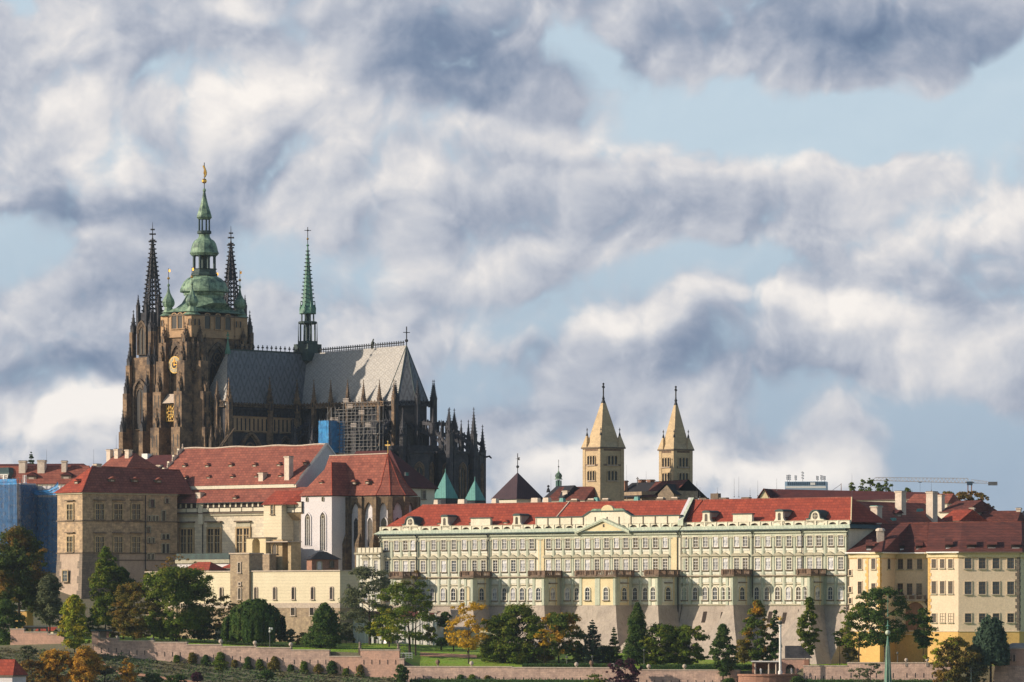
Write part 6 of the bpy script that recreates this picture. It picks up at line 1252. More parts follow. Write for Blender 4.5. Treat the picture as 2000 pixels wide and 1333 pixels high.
# pyramid-roofed tower house, green onion turret, little roofs
Pb = Frame(1009, 1650, 45, CZ+18); rp = Pb.root('pyramid_roof_tower', 'squat tower with dark plum pyramid roof, ball and flag vane beside the cathedral', 'tower'); xl = Pb.tx(963); yr = Pb.ty(1059); ze = Pb.z(975); cx, cy = xl/2, yr/2; za = Pb.z(923, cx, cy)
mb = MB(); mb.box(xl, 0, 0, yr, 0, ze, 'ivory'); mb.build('wall', rp); mb = MB(); a, b, c, d = (xl-.6, -.6, ze), (.6, -.6, ze), (.6, yr+.6, ze), (xl-.6, yr+.6, ze)
for p, q in ((a, b), (b, c), (c, d), (d, a)): mb.face([p, q, (cx, cy, za)], 'purple_tin')
mb.face([a, d, c, b], 'dark_trim'); mb.build('roof', rp)
mb = MB(); zt = Pb.z(886, cx, cy); mb.tube((cx, cy, za-.3), (cx, cy, zt), .13, 'iron', 4); mb.ball((cx, cy, Pb.z(912, cx, cy)), .5, 'iron', 8); mb.exy([(cx, zt-2.2), (cx+1.1, zt-2.2), (cx+.8, zt-1.8), (cx+1.1, zt-1.3), (cx, zt-1.3)], cy-.03, cy+.03, 'iron'); mb.box(cx-.9, cx, cy-.05, cy+.05, zt-1.8, zt-1.7, 'iron'); mb.build('weather_vane', rp)
Ob = Frame(1091, 1660, 45, CZ+18); rp = Ob.root('onion_turret', 'slender green copper onion turret left of the basilica towers', 'turret'); f = lambda p: Ob.z(p); m_ = K*1660
mb = MB(); mb.lathe([(6*m_, f(985)), (6*m_, f(955)), (7.5*m_, f(953))], 8, 'copper_dark', (0, 0), PI/8)
for i in range(8): a = 2*PI*(i+.5)/8; mb.tube((5*m_*math.cos(a), 5*m_*math.sin(a), f(953)), (5*m_*math.cos(a), 5*m_*math.sin(a), f(939)), .22, 'copper_spire', 5)
mb.lathe([(.5, f(953)), (.5, f(938))], 6, 'copper_dark'); mb.build('lantern', rp)
mb = MB(); mb.lathe([(8*m_, f(937)), (7*m_, f(935.5)), (5.5*m_, f(934)), (6.8*m_, f(932)), (7*m_, f(929.5)), (5.5*m_, f(926)), (2.5*m_, f(923.5)), (.8*m_, f(920)), (.5*m_, f(914))], 10, 'copper', (0, 0)); mb.ball((0, 0, f(912)), .28, 'iron', 6); mb.tube((0, 0, f(914)), (0, 0, f(898)), .07, 'steel', 4); mb.box(-.3, .3, -.04, .04, f(901), f(900.4), 'steel'); mb.build('onion_dome', rp)
def simple_house(px, Y, deg, zb, label, px1, pe, pr, wid, rm='old_tile', wm='ivory', inset=(.5, .5), nm='house', chims=(), winz=None, winpx=(), ww=1.2, wh=1.8):
    F = Frame(px, Y, deg, CZ+zb); r = F.root(nm, label, 'house'); x1 = F.tx(px1); ze = F.z(pe); mb = MB(); mb.box(0, x1, 0, wid, -6, ze-.05, wm)
    zr = F.z(pr, x1/2, wid/2)
    if inset[0] == 0: mb.face([(0, 0, ze-.05), (0, wid/2, zr-.2), (0, wid, ze-.05)][::-1], wm)
    if inset[1] == 0: mb.face([(x1, 0, ze-.05), (x1, wid, ze-.05), (x1, wid/2, zr-.2)], wm)
    mb.build('wall', r); mb = MB(); hip(mb, 0, x1, 0, wid, ze, zr, inset[0], x1-inset[1], wid/2, rm, .35, .2); mb.build('roof', r)
    for (cp, a, b, y, w) in chims: chim_at(F, r, cp, a, b, y, w)
    for wp in winpx: put(window('window', ww, wh, glass='glass_dark', frame='white_paint', sur='trim_stone'), 'window', r, (F.tx(wp), -.03, F.z(winz)))
    return F, r
simple_house(1068, 1648, 40, 18, 'low rust red roof left of the wider pale tower', 1142, 978, 951, 12, 'brown_tile', chims=[(1107, 968, 958, 2, 2.0)])
F, r = simple_house(1062, 1655, 62, 18, 'dark stepped gable with a ball finial beside the plum pyramid roof', 1100, 975, 949, 9, 'slate_black', 'rough_stone', inset=(.3, .3))
mb = MB(); x = F.tx(1071, 2); mb.lathe([(.7, F.z(962)), (.5, F.z(957)), (.25, F.z(953))], 6, 'iron', (x, 2)); mb.ball((x, 2, F.z(950)), .45, 'iron', 8); mb.build('ball_finial', r)
def teal_roof(pxl, pxr, pa, pxa, pe, Y, label):
    F = Frame(pxa, Y, 45, CZ+18); r = F.root('copper_pyramid', label, 'roof turret'); xl = F.tx(pxl); yr = F.ty(pxr); mb = MB(); n = 6; R_ = (pxr-pxl)*.5*K*Y; c = (xl/2*0, yr*0+R_*.4); mb.lathe([(R_*.95, 0), (R_*.95, F.z(pe)-.1)], 6, 'gothic_dark', c, .3); mb.build('drum', r)
    mb = MB(); mb.lathe([(R_*1.05, F.z(pe)), (.1, F.z(pa))], 6, 'copper_teal', c, .3); mb.tube((*c, F.z(pa)-.3), (*c, F.z(pa)+1.2), .1, 'copper_teal', 4); mb.ball((*c, F.z(pa)+1.2), .2, 'iron', 6); mb.build('roof', r)
teal_roof(838, 893, 922, 862, 974, 1690, 'pointed teal copper roof at the foot of the cathedral choir, behind the chapel')
teal_roof(905, 951, 938, 921, 978, 1690, 'smaller teal copper roof between cathedral piers above the long palace roof')

# ------------------------------------------------------------------ roofs to the right, behind the palace
Rb = Frame(1684, 1462, -50, CZ-8); rr = Rb.root('rear_palace_wing', 'dark red rear roof of the palace with three tall chimneys on its shaded side', 'palace wing')
x1 = Rb.tx(1850); ze = Rb.z(1026); zr = Rb.z(980, 14, 8); mb = MB(); mb.box(0, x1, 0, 16, 0, ze, 'ivory'); mb.build('wall', rr)
mb = MB(); hip(mb, 0, x1, 0, 16, ze, zr, .3, x1-.5, 8, 'old_tile'); mb.build('roof', rr)
chim_at(Rb, rr, 1711.5, 1024, 988, 1.0, 2.4, 'chimney_plaster', 'copper_teal'); chim_at(Rb, rr, 1759, 998, 959, 4.5, 2.3, 'chimney_plaster', 'dark_trim'); chim_at(Rb, rr, 1820, 1019, 960, 2.0, 2.4, 'chimney_plaster', 'dark_trim')
for px, py in ((1793, 1000), (1740, 1018)):
    x = Rb.tx(px, 2.2); mb = MB(); z = Rb.z(py, x, 2.2); mb.exy([(x-.9, z), (x+.9, z+.2), (x+.6, z+.9), (x-.6, z+.9)], .8, 2.2, 'copper_teal'); mb.build('skylight', rr)
put(eyebrow(3, 1.8, 3.5, 'dark_tile'), 'dormer', rr, (Rb.tx(1755, 3), 2.8, Rb.z(1010, 14, 3)))
Db = Frame(1480, 1570, 22, CZ+6); rd = Db.root('purple_roofed_house', 'very long dark plum roof with small cream gable rising behind the palace roof', 'house'); xg = Db.tx(1505); x1 = Db.tx(1822); ze = Db.z(976); zp = Db.z(957)
mb = MB(); mb.box(0, x1, 0, 12, -4, ze-.3, 'ivory'); mb.exy([(-.0, ze-.5), (xg, ze-.5), (xg*.52, zp+.0)], -.2, .1, 'yellow_pale'); mb.box(xg*.3, xg*.7, -.4, -.2, ze-1.2, ze-.6, 'glass_dark'); mb.build('wall', rd)
mb = MB(); mb.face([(xg*.52, -.5, zp+.35), (xg+.6, -.5, ze-.3), (x1, -.5, ze-.6), (x1, 6, zp-1.2), (xg*.52, 6, zp+.35)], 'dark_tile'); mb.face([(-.8, -.5, ze-.8), (xg*.52, -.5, zp+.35), (xg*.52, 6, zp+.35), (-.8, 12, ze-.8)], 'dark_tile'); mb.face([(xg*.52, 6, zp+.35), (x1, 6, zp-1.2), (x1, 12.5, ze-.6), (-.8, 12.5, ze-.8)], 'dark_tile')
mb.tube((-.8, -.55, ze-.8), (xg*.52, -.55, zp+.35), .15, 'brown_tile', 4); mb.tube((xg*.52, -.55, zp+.35), (xg+.6, -.55, ze-.3), .15, 'brown_tile', 4); mb.build('roof', rd)
simple_house(1770, 1540, 30, 6, 'short rusty roof just right of the middle tall chimney', 1850, 984, 965, 10, 'old_tile', inset=(.2, .2))
simple_house(1836, 1525, 42, 2, 'brown roofed house with cream side gable below the round tree', 1884, 1001, 978, 17, 'brown_tile', inset=(.0, .0), chims=[(1838, 990, 966, 1, 1.6)])
simple_house(1836, 1500, 42, 0, 'lower bright red lean-to roof with white gable before the brown roof', 1874, 1018, 996, 13, 'red_tile', 'white_plaster', inset=(.0, .0))
simple_house(1898, 1520, 20, 2, 'long brown roof with pale verge behind the yellow palace', 1984, 1022, 998, 12, 'brown_tile', inset=(2.5, .0), chims=[(1899, 1010, 991, 1, 1.3), (1990, 1010, 992, 6, 1.3)])
simple_house(1988, 1526, 20, 2, 'grey brown roof cut by the right edge behind the yellow palace', 2080, 1024, 998, 12, 'slate_black', inset=(.0, .0))
# lightning rods and aerials on the long roofs
def rod(px, p0, p1, Y, label, r=.06):
    mb = MB(); a, b = P(px, p0, Y), P(px, p1, Y); mb.tube((0, 0, 0), (0, 0, b.z-a.z), r, 'steel', 4, r*.5); mb.lathe([(r*3, 0), (r*1.5, .4)], 6, 'steel'); o = mb.build('lightning_rod', None, a); tag(o, label, 'rod', 'lightning rods on the roof ridges')
for px, p0, p1, Y, w in ((1224, 975, 908, 1560, 'tall one right beside the wider pale tower'), (1262, 948, 920, 1672, 'between the two brick chimneys of the basilica'), (1361, 972, 940, 1505, 'just right of the slimmer pale tower'), (1367, 972, 952, 1500, 'short one right of the slimmer pale tower'),
    (1434, 972, 935, 1500, 'left one of the tall pair above the east palace roof'), (1443, 972, 931, 1498, 'right and tallest of the pair above the east palace roof'), (1465, 970, 953, 1495, 'short one right of the tall pair'), (1480, 970, 938, 1495, 'in front of the small cream gable'), (1517, 959, 935, 1570, 'on the plum roof left of the office block'),
    (1664, 972, 925, 1466, 'on the right end of the palace ridge'), (1743, 962, 944, 1560, 'left of the middle tall chimney under the crane jib'), (1819, 960, 940, 1510, 'on top of the rightmost tall chimney'), (1076, 975, 925, 1660, 'left of the green onion turret'), (91, 902, 878, 1657, 'beside the middle chimney at far left'),
    (183, 912, 878, 1600, 'on the ridge of the sandstone wing'), (227, 878, 850, 1663, 'between the three pale chimneys below the cathedral'), (1401, 965, 952, 1500, 'on the dark square chimney of the east palace wing')):
    rod(px, p0, p1, Y, 'thin grey lightning rod '+w)
# tower block with aerials, crane, mast far behind
Tb = Frame(1533, 2700, 8, 20); rt = Tb.root('office_block', 'distant blue-grey office block with aerials on its flat roof', 'office block'); x1 = Tb.tx(1613); z = lambda p: Tb.z(p)
mb = MB(); mb.box(0, x1, 0, 14, 0, z(941), 'office_panel'); mb.build('wall', rt); mb = MB(); mb.box(1.2, x1-.4, -.1, 0, z(948.5), z(942), 'office_dark'); mb.box(x1*.62, x1*.74, -.25, -.1, z(948), z(943), 'white_paint')
for i in range(18): mb.box(1.2+(x1-1.6)*i/18, 1.35+(x1-1.6)*i/18, -.2, -.1, z(948.5), z(942), 'office_panel')
mb.box(.4, x1, -.1, 0, z(954), z(950), 'white_paint'); mb.build('window_band', rt)
for i, u in enumerate((.05, .1, .25, .42, .78, .88, .95)):
    mb = MB(); x = x1*u; h_ = (3.6, 3.8, 3.4, 5.6, 3., 3.4, 3.)[i]; mb.tube((x, 4, z(941)), (x, 4, z(941)+h_), .14, 'steel', 4)
    for k in range(3): mb.box(x-.6, x-.25, 3.7, 4.3, z(941)+h_*(.3+.25*k), z(941)+h_*(.3+.25*k)+.7, 'steel'); mb.box(x+.25, x+.6, 3.7, 4.3, z(941)+h_*(.25+.25*k), z(941)+h_*(.25+.25*k)+.7, 'office_dark')
    mb.build('aerial', rt)
Kb = Frame(1894, 2600, 3, CZ-30); rk = Kb.root('tower_crane', 'far tower crane with long lattice jib and grey counterweight over the roofs', 'crane'); z = lambda p: Kb.z(p)
def truss(mb, p, q, h0, h1, w, n, r=.16, m='crane_paint'):
    p, q = Vector(p), Vector(q)
    for i in range(n):
        a, b = p.lerp(q, i/n), p.lerp(q, (i+1)/n); ha, hb = h0+(h1-h0)*i/n, h0+(h1-h0)*(i+1)/n; c = (a+b)/2+Vector((0, 0, (ha+hb)/2))
        for s in (-w, w): mb.tube(a+Vector((0, s, 0)), b+Vector((0, s, 0)), r, m, 4); mb.tube(a+Vector((0, s, 0)), c, r*.7, m, 4); mb.tube(c, b+Vector((0, s, 0)), r*.7, m, 4)
        c2 = p.lerp(q, (i+1.5)/n)+Vector((0, 0, h0+(h1-h0)*(i+1.5)/n)); 
        if i < n-1: mb.tube(c, c2, r, m, 4)
mb = MB(); xj = Kb.tx(1706); truss(mb, (0, 0, z(944)), (xj, 0, z(938.5)), 2.4, 1.5, .9, 26, .22); mb.build('jib', rk)
mb = MB(); xc = Kb.tx(1932); truss(mb, (0, 0, z(944)), (xc, 0, z(944.5)), 1.9, .8, .9, 5); mb.build('counter_jib', rk)
mb = MB(); mb.box(xc-.5, Kb.tx(1948), -1.2, 1.2, z(948.5), z(941.5), 'steel'); mb.build('counterweight', rk)
mb = MB(); mb.box(-1.4, 1.4, -1.3, 1.3, z(948), z(941), 'office_dark'); mb.box(-2.2, 2.2, -1.3, 1.3, z(943), z(942), 'steel'); mb.build('slewing_unit', rk)
mb = MB(); 
for a, b in ((-.9, -.9), (.9, -.9), (.9, .9), (-.9, .9)): mb.tube((a, b, 0), (a, b, z(947)), .33, 'brickwork', 4)
for i in range(22): mb.tube((-.9, -.9, i*4), (.9, -.9, i*4+2), .13, 'brickwork', 4); mb.tube((.9, -.9, i*4+2), (-.9, -.9, i*4+4), .13, 'brickwork', 4)
mb.build('mast', rk); mb = MB(); xt = Kb.tx(1797); mb.box(xt-.8, xt+.8, -.7, .7, z(943), z(941.5), 'office_dark'); mb.tube((xt, 0, z(943)), (xt, 0, z(960)), .07, 'iron', 4); mb.build('trolley', rk)
Mb = Frame(1643, 2300, 0, CZ+30); rm = Mb.root('crane_mast_tip', 'short distant mast tip with a slanting stay above the plum roof', 'mast'); mb = MB(); truss(mb, (0, 0, 0), (0, .01, Mb.z(946)), .0, .0, .5, 8, .12, 'brickwork'); mb.tube((-1, 0, 0), (0, 0, Mb.z(944)), .2, 'brickwork', 4, .1); mb.tube((.8, 0, 0), (0, 0, Mb.z(944)), .2, 'brickwork', 4, .1); mb.build('mast', rm); mb = MB(); mb.tube((0, 0, Mb.z(946)), (Mb.tx(1626), 0, Mb.z(958)), .1, 'iron', 4); mb.build('stay', rm)

# ------------------------------------------------------------------ yellow palace at the right edge
Yp = [(1659, 1458, None)]                                       # plan as a chain of corners in photo column / depth
def PT(px, Y): return Vector(((px-1000)*K*Y, Y))
chain = [PT(1659, 1449), PT(1719, 1440), PT(1748, 1452), PT(1812, 1448), PT(1812.6, 1438), PT(1872, 1431), PT(1991, 1429), PT(2075, 1470), PT(2130, 1500), PT(1715, 1500)]
YB = CZ-16; base = put(None, 'yellow_palace', None, (chain[0].x, chain[0].y, YB))
tag(base, 'cream and ochre palace filling the right edge, with arched niche, balcony and rust red roof', 'palace')
o2 = chain[0]; loc = [p-o2 for p in chain]; zy = lambda py, Y: CZ+(HY-py)*K*Y-YB
ZEv, ZSp, ZBs = zy(1080, 1450), zy(1234, 1445), 0
mb = MB(); mb.prism([tuple(p) for p in loc], -6, ZEv, 'peach'); mb.build('wall', base)
def seg(i):
    p, q = loc[i], loc[i+1]; d = q-p; return p, d.normalized(), d.length, math.atan2(d.y, d.x)
def on(i, px, out=0.):
    p, d, L, an = seg(i); k = (px-1000)*K; P0 = p+o2; t = (k*P0.y-P0.x)/(d.x-k*d.y); n = Vector((d.y, -d.x)); w = p+d*t+n*out; return (w.x, w.y), an, (P0+d*t).y
t = MB()
def strip(i, a, b, z0, z1, m, o=.08):                           # thin facing on wall segment i between fractions a..b
    p, d, L, an = seg(i); t.T = Matrix.Translation((*p, 0)) @ Matrix.Rotation(an, 4, 'Z'); t.box(L*a, L*b, -o, 0, z0, z1, m); t.T = None
for i in (0, 1, 2, 3, 4, 5, 6):
    strip(i, 0, 1, -6, ZSp, 'ochre', .12 if i != 3 else .1); strip(i, 0, 1, ZSp, ZSp+.3, 'peach', .3); strip(i, -.0, 1.0, ZEv-1.5, ZEv-.5, 'yellow_pale', .35); strip(i, 0, 1, ZEv-.5, ZEv, 'yellow_pale', .9)
    strip(i, 0, 1, ZEv-1.8, ZEv-1.6, 'ochre', .06)
for i, s_ in ((0, 1), (0, 0.62), (4, 0), (5, 1), (1, 0), (6, 0)):
    p, d, L, an = seg(i)
    for k in range(int((ZEv-1-ZSp)/.9)):
        w = (1.15 if k % 2 else .7)/L; a = max(0, min(1, s_)); a0, a1 = (a, a+w) if a < .9 and s_ != .62 else (a-w, a); a0, a1 = max(a0, 0), min(a1, 1)
        strip(i, a0, a1, ZSp+.3+k*.9, ZSp+1.15+k*.9, 'ochre' if i < 5 else 'quoin', .11)
t.build('facade_trim', base)
wy = {}
def yw(i, px, p0, p1, w=1.6, sh='rect', g='glass_dark', par=None, fr_='dark_trim', su='peach'):
    (x, y), an, Y = on(i, px, .02); h_ = (p1-p0)*-K*Y if p1 < p0 else (p1-p0)*K*Y; key = (round(w, 1), round(abs(h_)*2)/2, g, su)
    if key not in wy: wy[key] = window('window', key[0], key[1], sh, g, fr_, su, sd=.15, sw=.2, cols=2, rows=3, bar=.07, sill='trim_stone')
    put(wy[key], 'window', par or base, (x, y, zy(max(p0, p1), Y)), an)
for px in (1680, 1706.5):
    for a, b in ((1092, 1112), (1138, 1160.5)): yw(0, px, a, b)
for (a, b) in ((1114, 1124), (1146, 1157), (1168, 1179)): yw(0, 1660.9, a, b, 1.1)
yw(0, 1672, 1195, 1208, 1.3); yw(0, 1661.5, 1195, 1208, 1.2)
yw(1, 1735.5, 1091, 1112, 2.4); yw(1, 1735.5, 1146, 1162, 2.0)
for px in (1759, 1777, 1796.5): yw(2, px, 1092, 1112, 1.6)
for px in (1758.5, 1777, 1795.5): yw(2, px, 1139, 1164, 1.7)
for px in (1824.5, 1841, 1857):
    yw(4, px, 1091, 1110, 1.6); yw(4, px, 1137, 1160, 1.6); yw(4, px, 1199.5, 1216, 1.6, g='glass_dark' if px < 1830 else 'peach')
for px in (1891, 1918.5, 1945.5, 1974):
    yw(5, px, 1090, 1111, 1.9, g='glass'); yw(5, px, 1137.5, 1161, 1.9, g='glass'); yw(5, px, 1200, 1216, 1.8, g='glass')
# big arched niche under the balcony, with people on it
(x, y), an, Y = on(2, 1789, .02); h_ = (1218-1176)*K*Y; w_ = 39*K*Y/math.cos(an); mb = MB(); o = rarch(w_, h_+3, 10); mb.face([(a, -.02, b) for a, b in o], 'brickwork'); mb.ring(grow(o, .7, h_), o, 0, -1.0, 'peach'); mb.build('arched_niche', base, (x, y, zy(1218, Y)-3), an)
(x, y), an, Y = on(2, 1781, .02); W_ = 60*K*Y/math.cos(an); mb = MB(); mb.box(-W_/2, W_/2, -2.2, 0, -.6, 0, 'grey_render'); bl = mb.build('balcony', base, (x, y, zy(1171, Y)), an)
mb = MB()
n = 26
for k in range(n+1): xx = -W_/2+W_*k/n; q = .3 if k % 6 == 0 else .1; mb.box(xx-q, xx+q, -2.2, -1.95, 0, 1.05, 'balustrade_stone' if k % 6 else 'grey_render')
mb.box(-W_/2, W_/2, -2.3, -1.85, 1.05, 1.25, 'grey_render'); mb.build('balustrade', bl); BALC = (base, bl, (x, y, zy(1171, Y)), an)
# roof: ridge follows behind, eave overhang
mb = MB(); oh = 1.3
ev = []
for i, p in enumerate(loc[:8]):
    n1 = Vector((0, -1)); ev.append((p.x+(-1.0 if i == 0 else 0), p.y-oh))
ev = [(loc[0].x-1.2, loc[0].y-.9), (loc[1].x+.6, loc[1].y-1.2), (loc[2].x+1, loc[2].y-2.6), (loc[3].x-.5, loc[3].y-2.4), (loc[4].x-.6, loc[4].y-1.3), (loc[5].x, loc[5].y-1.3), (loc[6].x+.7, loc[6].y-1.2), (loc[7].x, loc[7].y-1)]
def rp(px, Y, py): q = PT(px, Y)-o2; return (q.x, q.y, zy(py, Y))
rd = [rp(1722, 1462, 1023.5), rp(1752, 1462, 1022.5), rp(1778, 1461, 1022), rp(1812, 1460, 1021.5), rp(1815, 1460, 1021.5), rp(1880, 1456, 1020), rp(1995, 1453, 1019), rp(2100, 1490, 1020)]
e3 = [(a, b, ZEv+.05) for a, b in ev]
for i in range(7): mb.face([e3[i], e3[i+1], rd[i+1], rd[i]], 'brown_tile')
bk = PT(1715, 1500)-o2; mb.face([(bk.x, bk.y, ZEv), e3[0], rd[0]], 'brown_tile'); b2 = PT(2130, 1500)-o2; mb.face([(bk.x, bk.y, ZEv), rd[0]]+rd[1:]+[(b2.x, b2.y, ZEv)], 'brown_tile')
for a, b in zip(rd, rd[1:]): mb.tube(a, b, .18, 'old_tile', 4)
for i in range(7): a, b = Vector(e3[i]), Vector(e3[i+1]); mb.tube(a-Vector((0, 0, .15)), b-Vector((0, 0, .15)), .22, 'white_paint' if i < 5 else 'dark_trim', 4); mb.face([e3[i], (loc[i].x, loc[i].y+.5, ZEv-.1), (loc[i+1].x, loc[i+1].y+.5, ZEv-.1), e3[i+1]], 'dark_trim')
mb.build('roof', base)
# projecting hood over the corner bay
mb = MB(); c1 = e3[1]; zz = zy(1056, 1448); a = PT(1722, 1438)-o2; b = PT(1754, 1450)-o2; top0 = PT(1726, 1448)-o2; top1 = PT(1748, 1454)-o2
mb.face([(e3[1][0]-4, e3[1][1]+.2, ZEv+.1), (a.x, a.y-.2, ZEv+.1), (top0.x, top0.y, zz)], 'brown_tile'); mb.face([(a.x, a.y-.2, ZEv+.1), (b.x+.6, b.y-.6, ZEv+.1), (top1.x+1.2, top1.y, zz), (top0.x, top0.y, zz)], 'dark_tile'); mb.face([(b.x+.6, b.y-.6, ZEv+.1), (b.x+1.2, b.y+2, ZEv+1.8), (top1.x+1.2, top1.y, zz)], 'copper_teal'); mb.build('corner_hood', base)
for px, py, w in ((1697, 1070, 1.6), (1760, 1070, 1.9), (1795, 1070, 1.9), (1853, 1068, 2.0), (1897, 1068, 2.6), (1937, 1068, 2.6), (1984, 1068, 2.6)):
    Ye = float(np.interp(px, [1659, 1719, 1748, 1812, 1812.6, 1872, 1991], [1449, 1440, 1452, 1448, 1438, 1431, 1429]))-1.4; Yr = float(np.interp(px, [1722, 1812, 1880, 1995], [1462, 1460, 1456, 1453]))
    zz = zy(py, Ye+4); t_ = (zz-ZEv)/(zy(1021.5, Yr)-ZEv); Y = Ye+t_*(Yr-Ye); zz = zy(py, Y); q = PT(px, Y-1.2)-o2; m2 = MB(); m2.box(-w/2, w/2, 0, 3.5, -.6, .7, 'timber'); m2.box(-w*.4, w*.4, -.25, 0, -.75, -.35, 'white_paint'); m2.face([(-w/2-.2, -.6, .55), (w/2+.2, -.6, .55), (w/2+.1, 4.2, 2.3), (-w/2-.1, 4.2, 2.3)], 'brown_tile'); m2.build('dormer', base, (q.x, q.y, zz), -.08)
q = PT(1719.5, 1450)-o2; mb = MB(); z0, z1 = zy(1064, 1459), zy(1033, 1459); mb.box(-1., 1., -1., 1., z0-2, z1-.8, 'chimney_plaster'); mb.lathe([(1.5, z1-.8), (1.35, z1-.3), (.8, z1)], 8, 'chimney_plaster', (0, 0), PI/8); mb.build('chimney', base, (q.x, q.y, 0))
# ------------------------------------------------------------------ nearer green church spire
q = P(1734, 1400, 900); sp = tag(put(None, 'church_spire', None, (q.x, q.y, ground(q.x, 900))), 'slender bright green copper spire with gilt ball rising in the foreground at lower right', 'spire')
zz = lambda py: CZ+(HY-py)*K*900-ground(q.x, 900); m9 = K*900; 
mb = MB(); mb.lathe([(3.2, -2), (3.2, zz(1520)), (3.6, zz(1518))], 8, 'ivory', (0, 0), PI/8); mb.build('tower', sp)
mb = MB(); mb.lathe([(3.6, zz(1518)), (15*m9, zz(1480)), (7.5*m9, zz(1340)), (3.6*m9, zz(1262)), (1.6*m9, zz(1246)), (1.4*m9, zz(1243))], 8, 'copper_spire', (0, 0), PI/8)
for i in range(8): a = 2*PI*(i+.5)/8; mb.tube((8.0*m9*math.cos(a), 8.*m9*math.sin(a), zz(1340)), (3.8*m9*math.cos(a), 3.8*m9*math.sin(a), zz(1262)), .05, 'copper_pale', 4)
mb.build('needle', sp)
mb = MB(); mb.ball((0, 0, zz(1236)), 5*m9, 'copper_pale', 12); mb.lathe([(2.4*m9, zz(1229)), (1.0*m9, zz(1226)), (1.6*m9, zz(1224)), (4.5*m9, zz(1223)), (1.2*m9, zz(1221)), (.9*m9, zz(1212))], 8, 'copper_spire'); mb.lathe([(1.0*m9, zz(1205)), (.35*m9, zz(1162))], 6, 'copper_spire'); mb.tube((0, 0, zz(1214)), (0, 0, zz(1203)), .06, 'iron', 4)
for s_ in (-1, 1): mb.tube((0, 0, zz(1223)), (s_*5.5*m9, 0, zz(1224)), .07, 'copper_spire', 4)
mb.build('spire_tip', sp)
q = P(1897, 1360, 700); vn = tag(put(None, 'weather_vane', None, (q.x, q.y, ground(q.x, 700))), 'small foreground weather vane on a thin pole at the bottom right', 'weather vane'); z7 = lambda py: CZ+(HY-py)*K*700-ground(q.x, 700)
mb = MB(); mb.lathe([(1.5, -1), (1.5, z7(1420)), (.3, z7(1345)), (.16, z7(1333))], 8, 'copper_spire'); mb.tube((0, 0, z7(1340)), (0, 0, z7(1304)), .055, 'copper_dark', 5); mb.ball((0, 0, z7(1326)), .12, 'copper_dark', 8); mb.build('pole', vn)
mb = MB(); mb.exy([(-.35, z7(1312)), (.1, z7(1314)), (.3, z7(1309)), (0, z7(1309.5)), (-.2, z7(1307))], -.03, .03, 'iron'); mb.build('cockerel', vn)

# ------------------------------------------------------------------ garden walls, terraces and small garden buildings
def wall_run(name, label, segs, Y, depth_z, m='wall_stone', thick=1.0, cop='coping', anchors=True, mat2=None):
    """segs: (px0, px1, top row); one wall whose top steps along the slope"""
    F = Frame(segs[0][0], Y+sh(segs[0][0]), 17, 0); zz = [F.z(s[2], F.tx((s[0]+s[1])/2)) for s in segs]; zb = min(zz)-depth_z; o = tag(put(None, name, None, (*F.o, zb), -F.t), label, 'wall'); mb = MB(); c = MB(); an = MB()
    for i, (a, b, t) in enumerate(segs):
        xa, xb = F.tx(a), F.tx(b); z = zz[i]-zb; mb.box(xa, xb, 0, thick, 0, z, (mat2 or {}).get(i, m)); c.box(xa-.1, xb+.1, -.15, thick+.15, z, z+.28, cop)
        x = xa+1.0
        while x < xb-.5 and anchors: an.box(x-.09, x+.09, -.07, 0, z-3.9, z-2.6, 'iron'); x += 2.35
    mb.build('wall', o); c.build('coping', o)
    if anchors: an.build('iron_anchors', o)
    return o
WA = [(181, 191, 1262), (191, 231, 1248), (231, 300, 1253), (300, 365, 1256), (365, 432, 1260.5), (432, 500, 1264), (500, 568, 1266.5), (568, 643, 1271), (643, 704, 1283.5), (704, 780, 1271), (780, 789, 1288)]
wall_run('garden_wall', 'high pinkish stone garden wall stepping down under the trees on the left half', WA, YW, 13, mat2={8: 'wall_pink', 9: 'wall_pink'})
wall_run('garden_wall', 'long straight low stone wall along the bottom edge below the green palace', [(789, 1000, 1303.5), (1000, 1240, 1305.5), (1240, 1445, 1310)], YW-.6, 9)
wall_run('garden_wall', 'stone wall segment with pale coping between brick portal and yellow palace garden', [(1569, 1655, 1302), (1655, 1764, 1296), (1764, 1856, 1296)], YW-.3, 9)
wall_run('garden_wall', 'short pink stone retaining wall at the far left below the stone balustrade', [(20, 47, 1230), (47, 93, 1236), (93, 125, 1240)], YW+2, 7, 'wall_pink', anchors=False)
# stone table-like balustrade above it
q = P(45, 1240, YW+9+sh(45)); bt = tag(put(None, 'stone_balustrade', None, q), 'dark stone balustrade with pale slab top on the lawn at far left', 'balustrade'); W_ = 50*K*YW; mb = MB()
mb.box(0, W_, 0, .9, 2.2, 2.6, 'coping'); mb.box(0, W_, .1, .8, 1.7, 2.2, 'balustrade_stone'); 
for u in (0, .33, .62, .93): mb.box(W_*u, W_*u+.55, .1, .8, -1.5, 1.7, 'quoin')
mb.build('balustrade', bt)
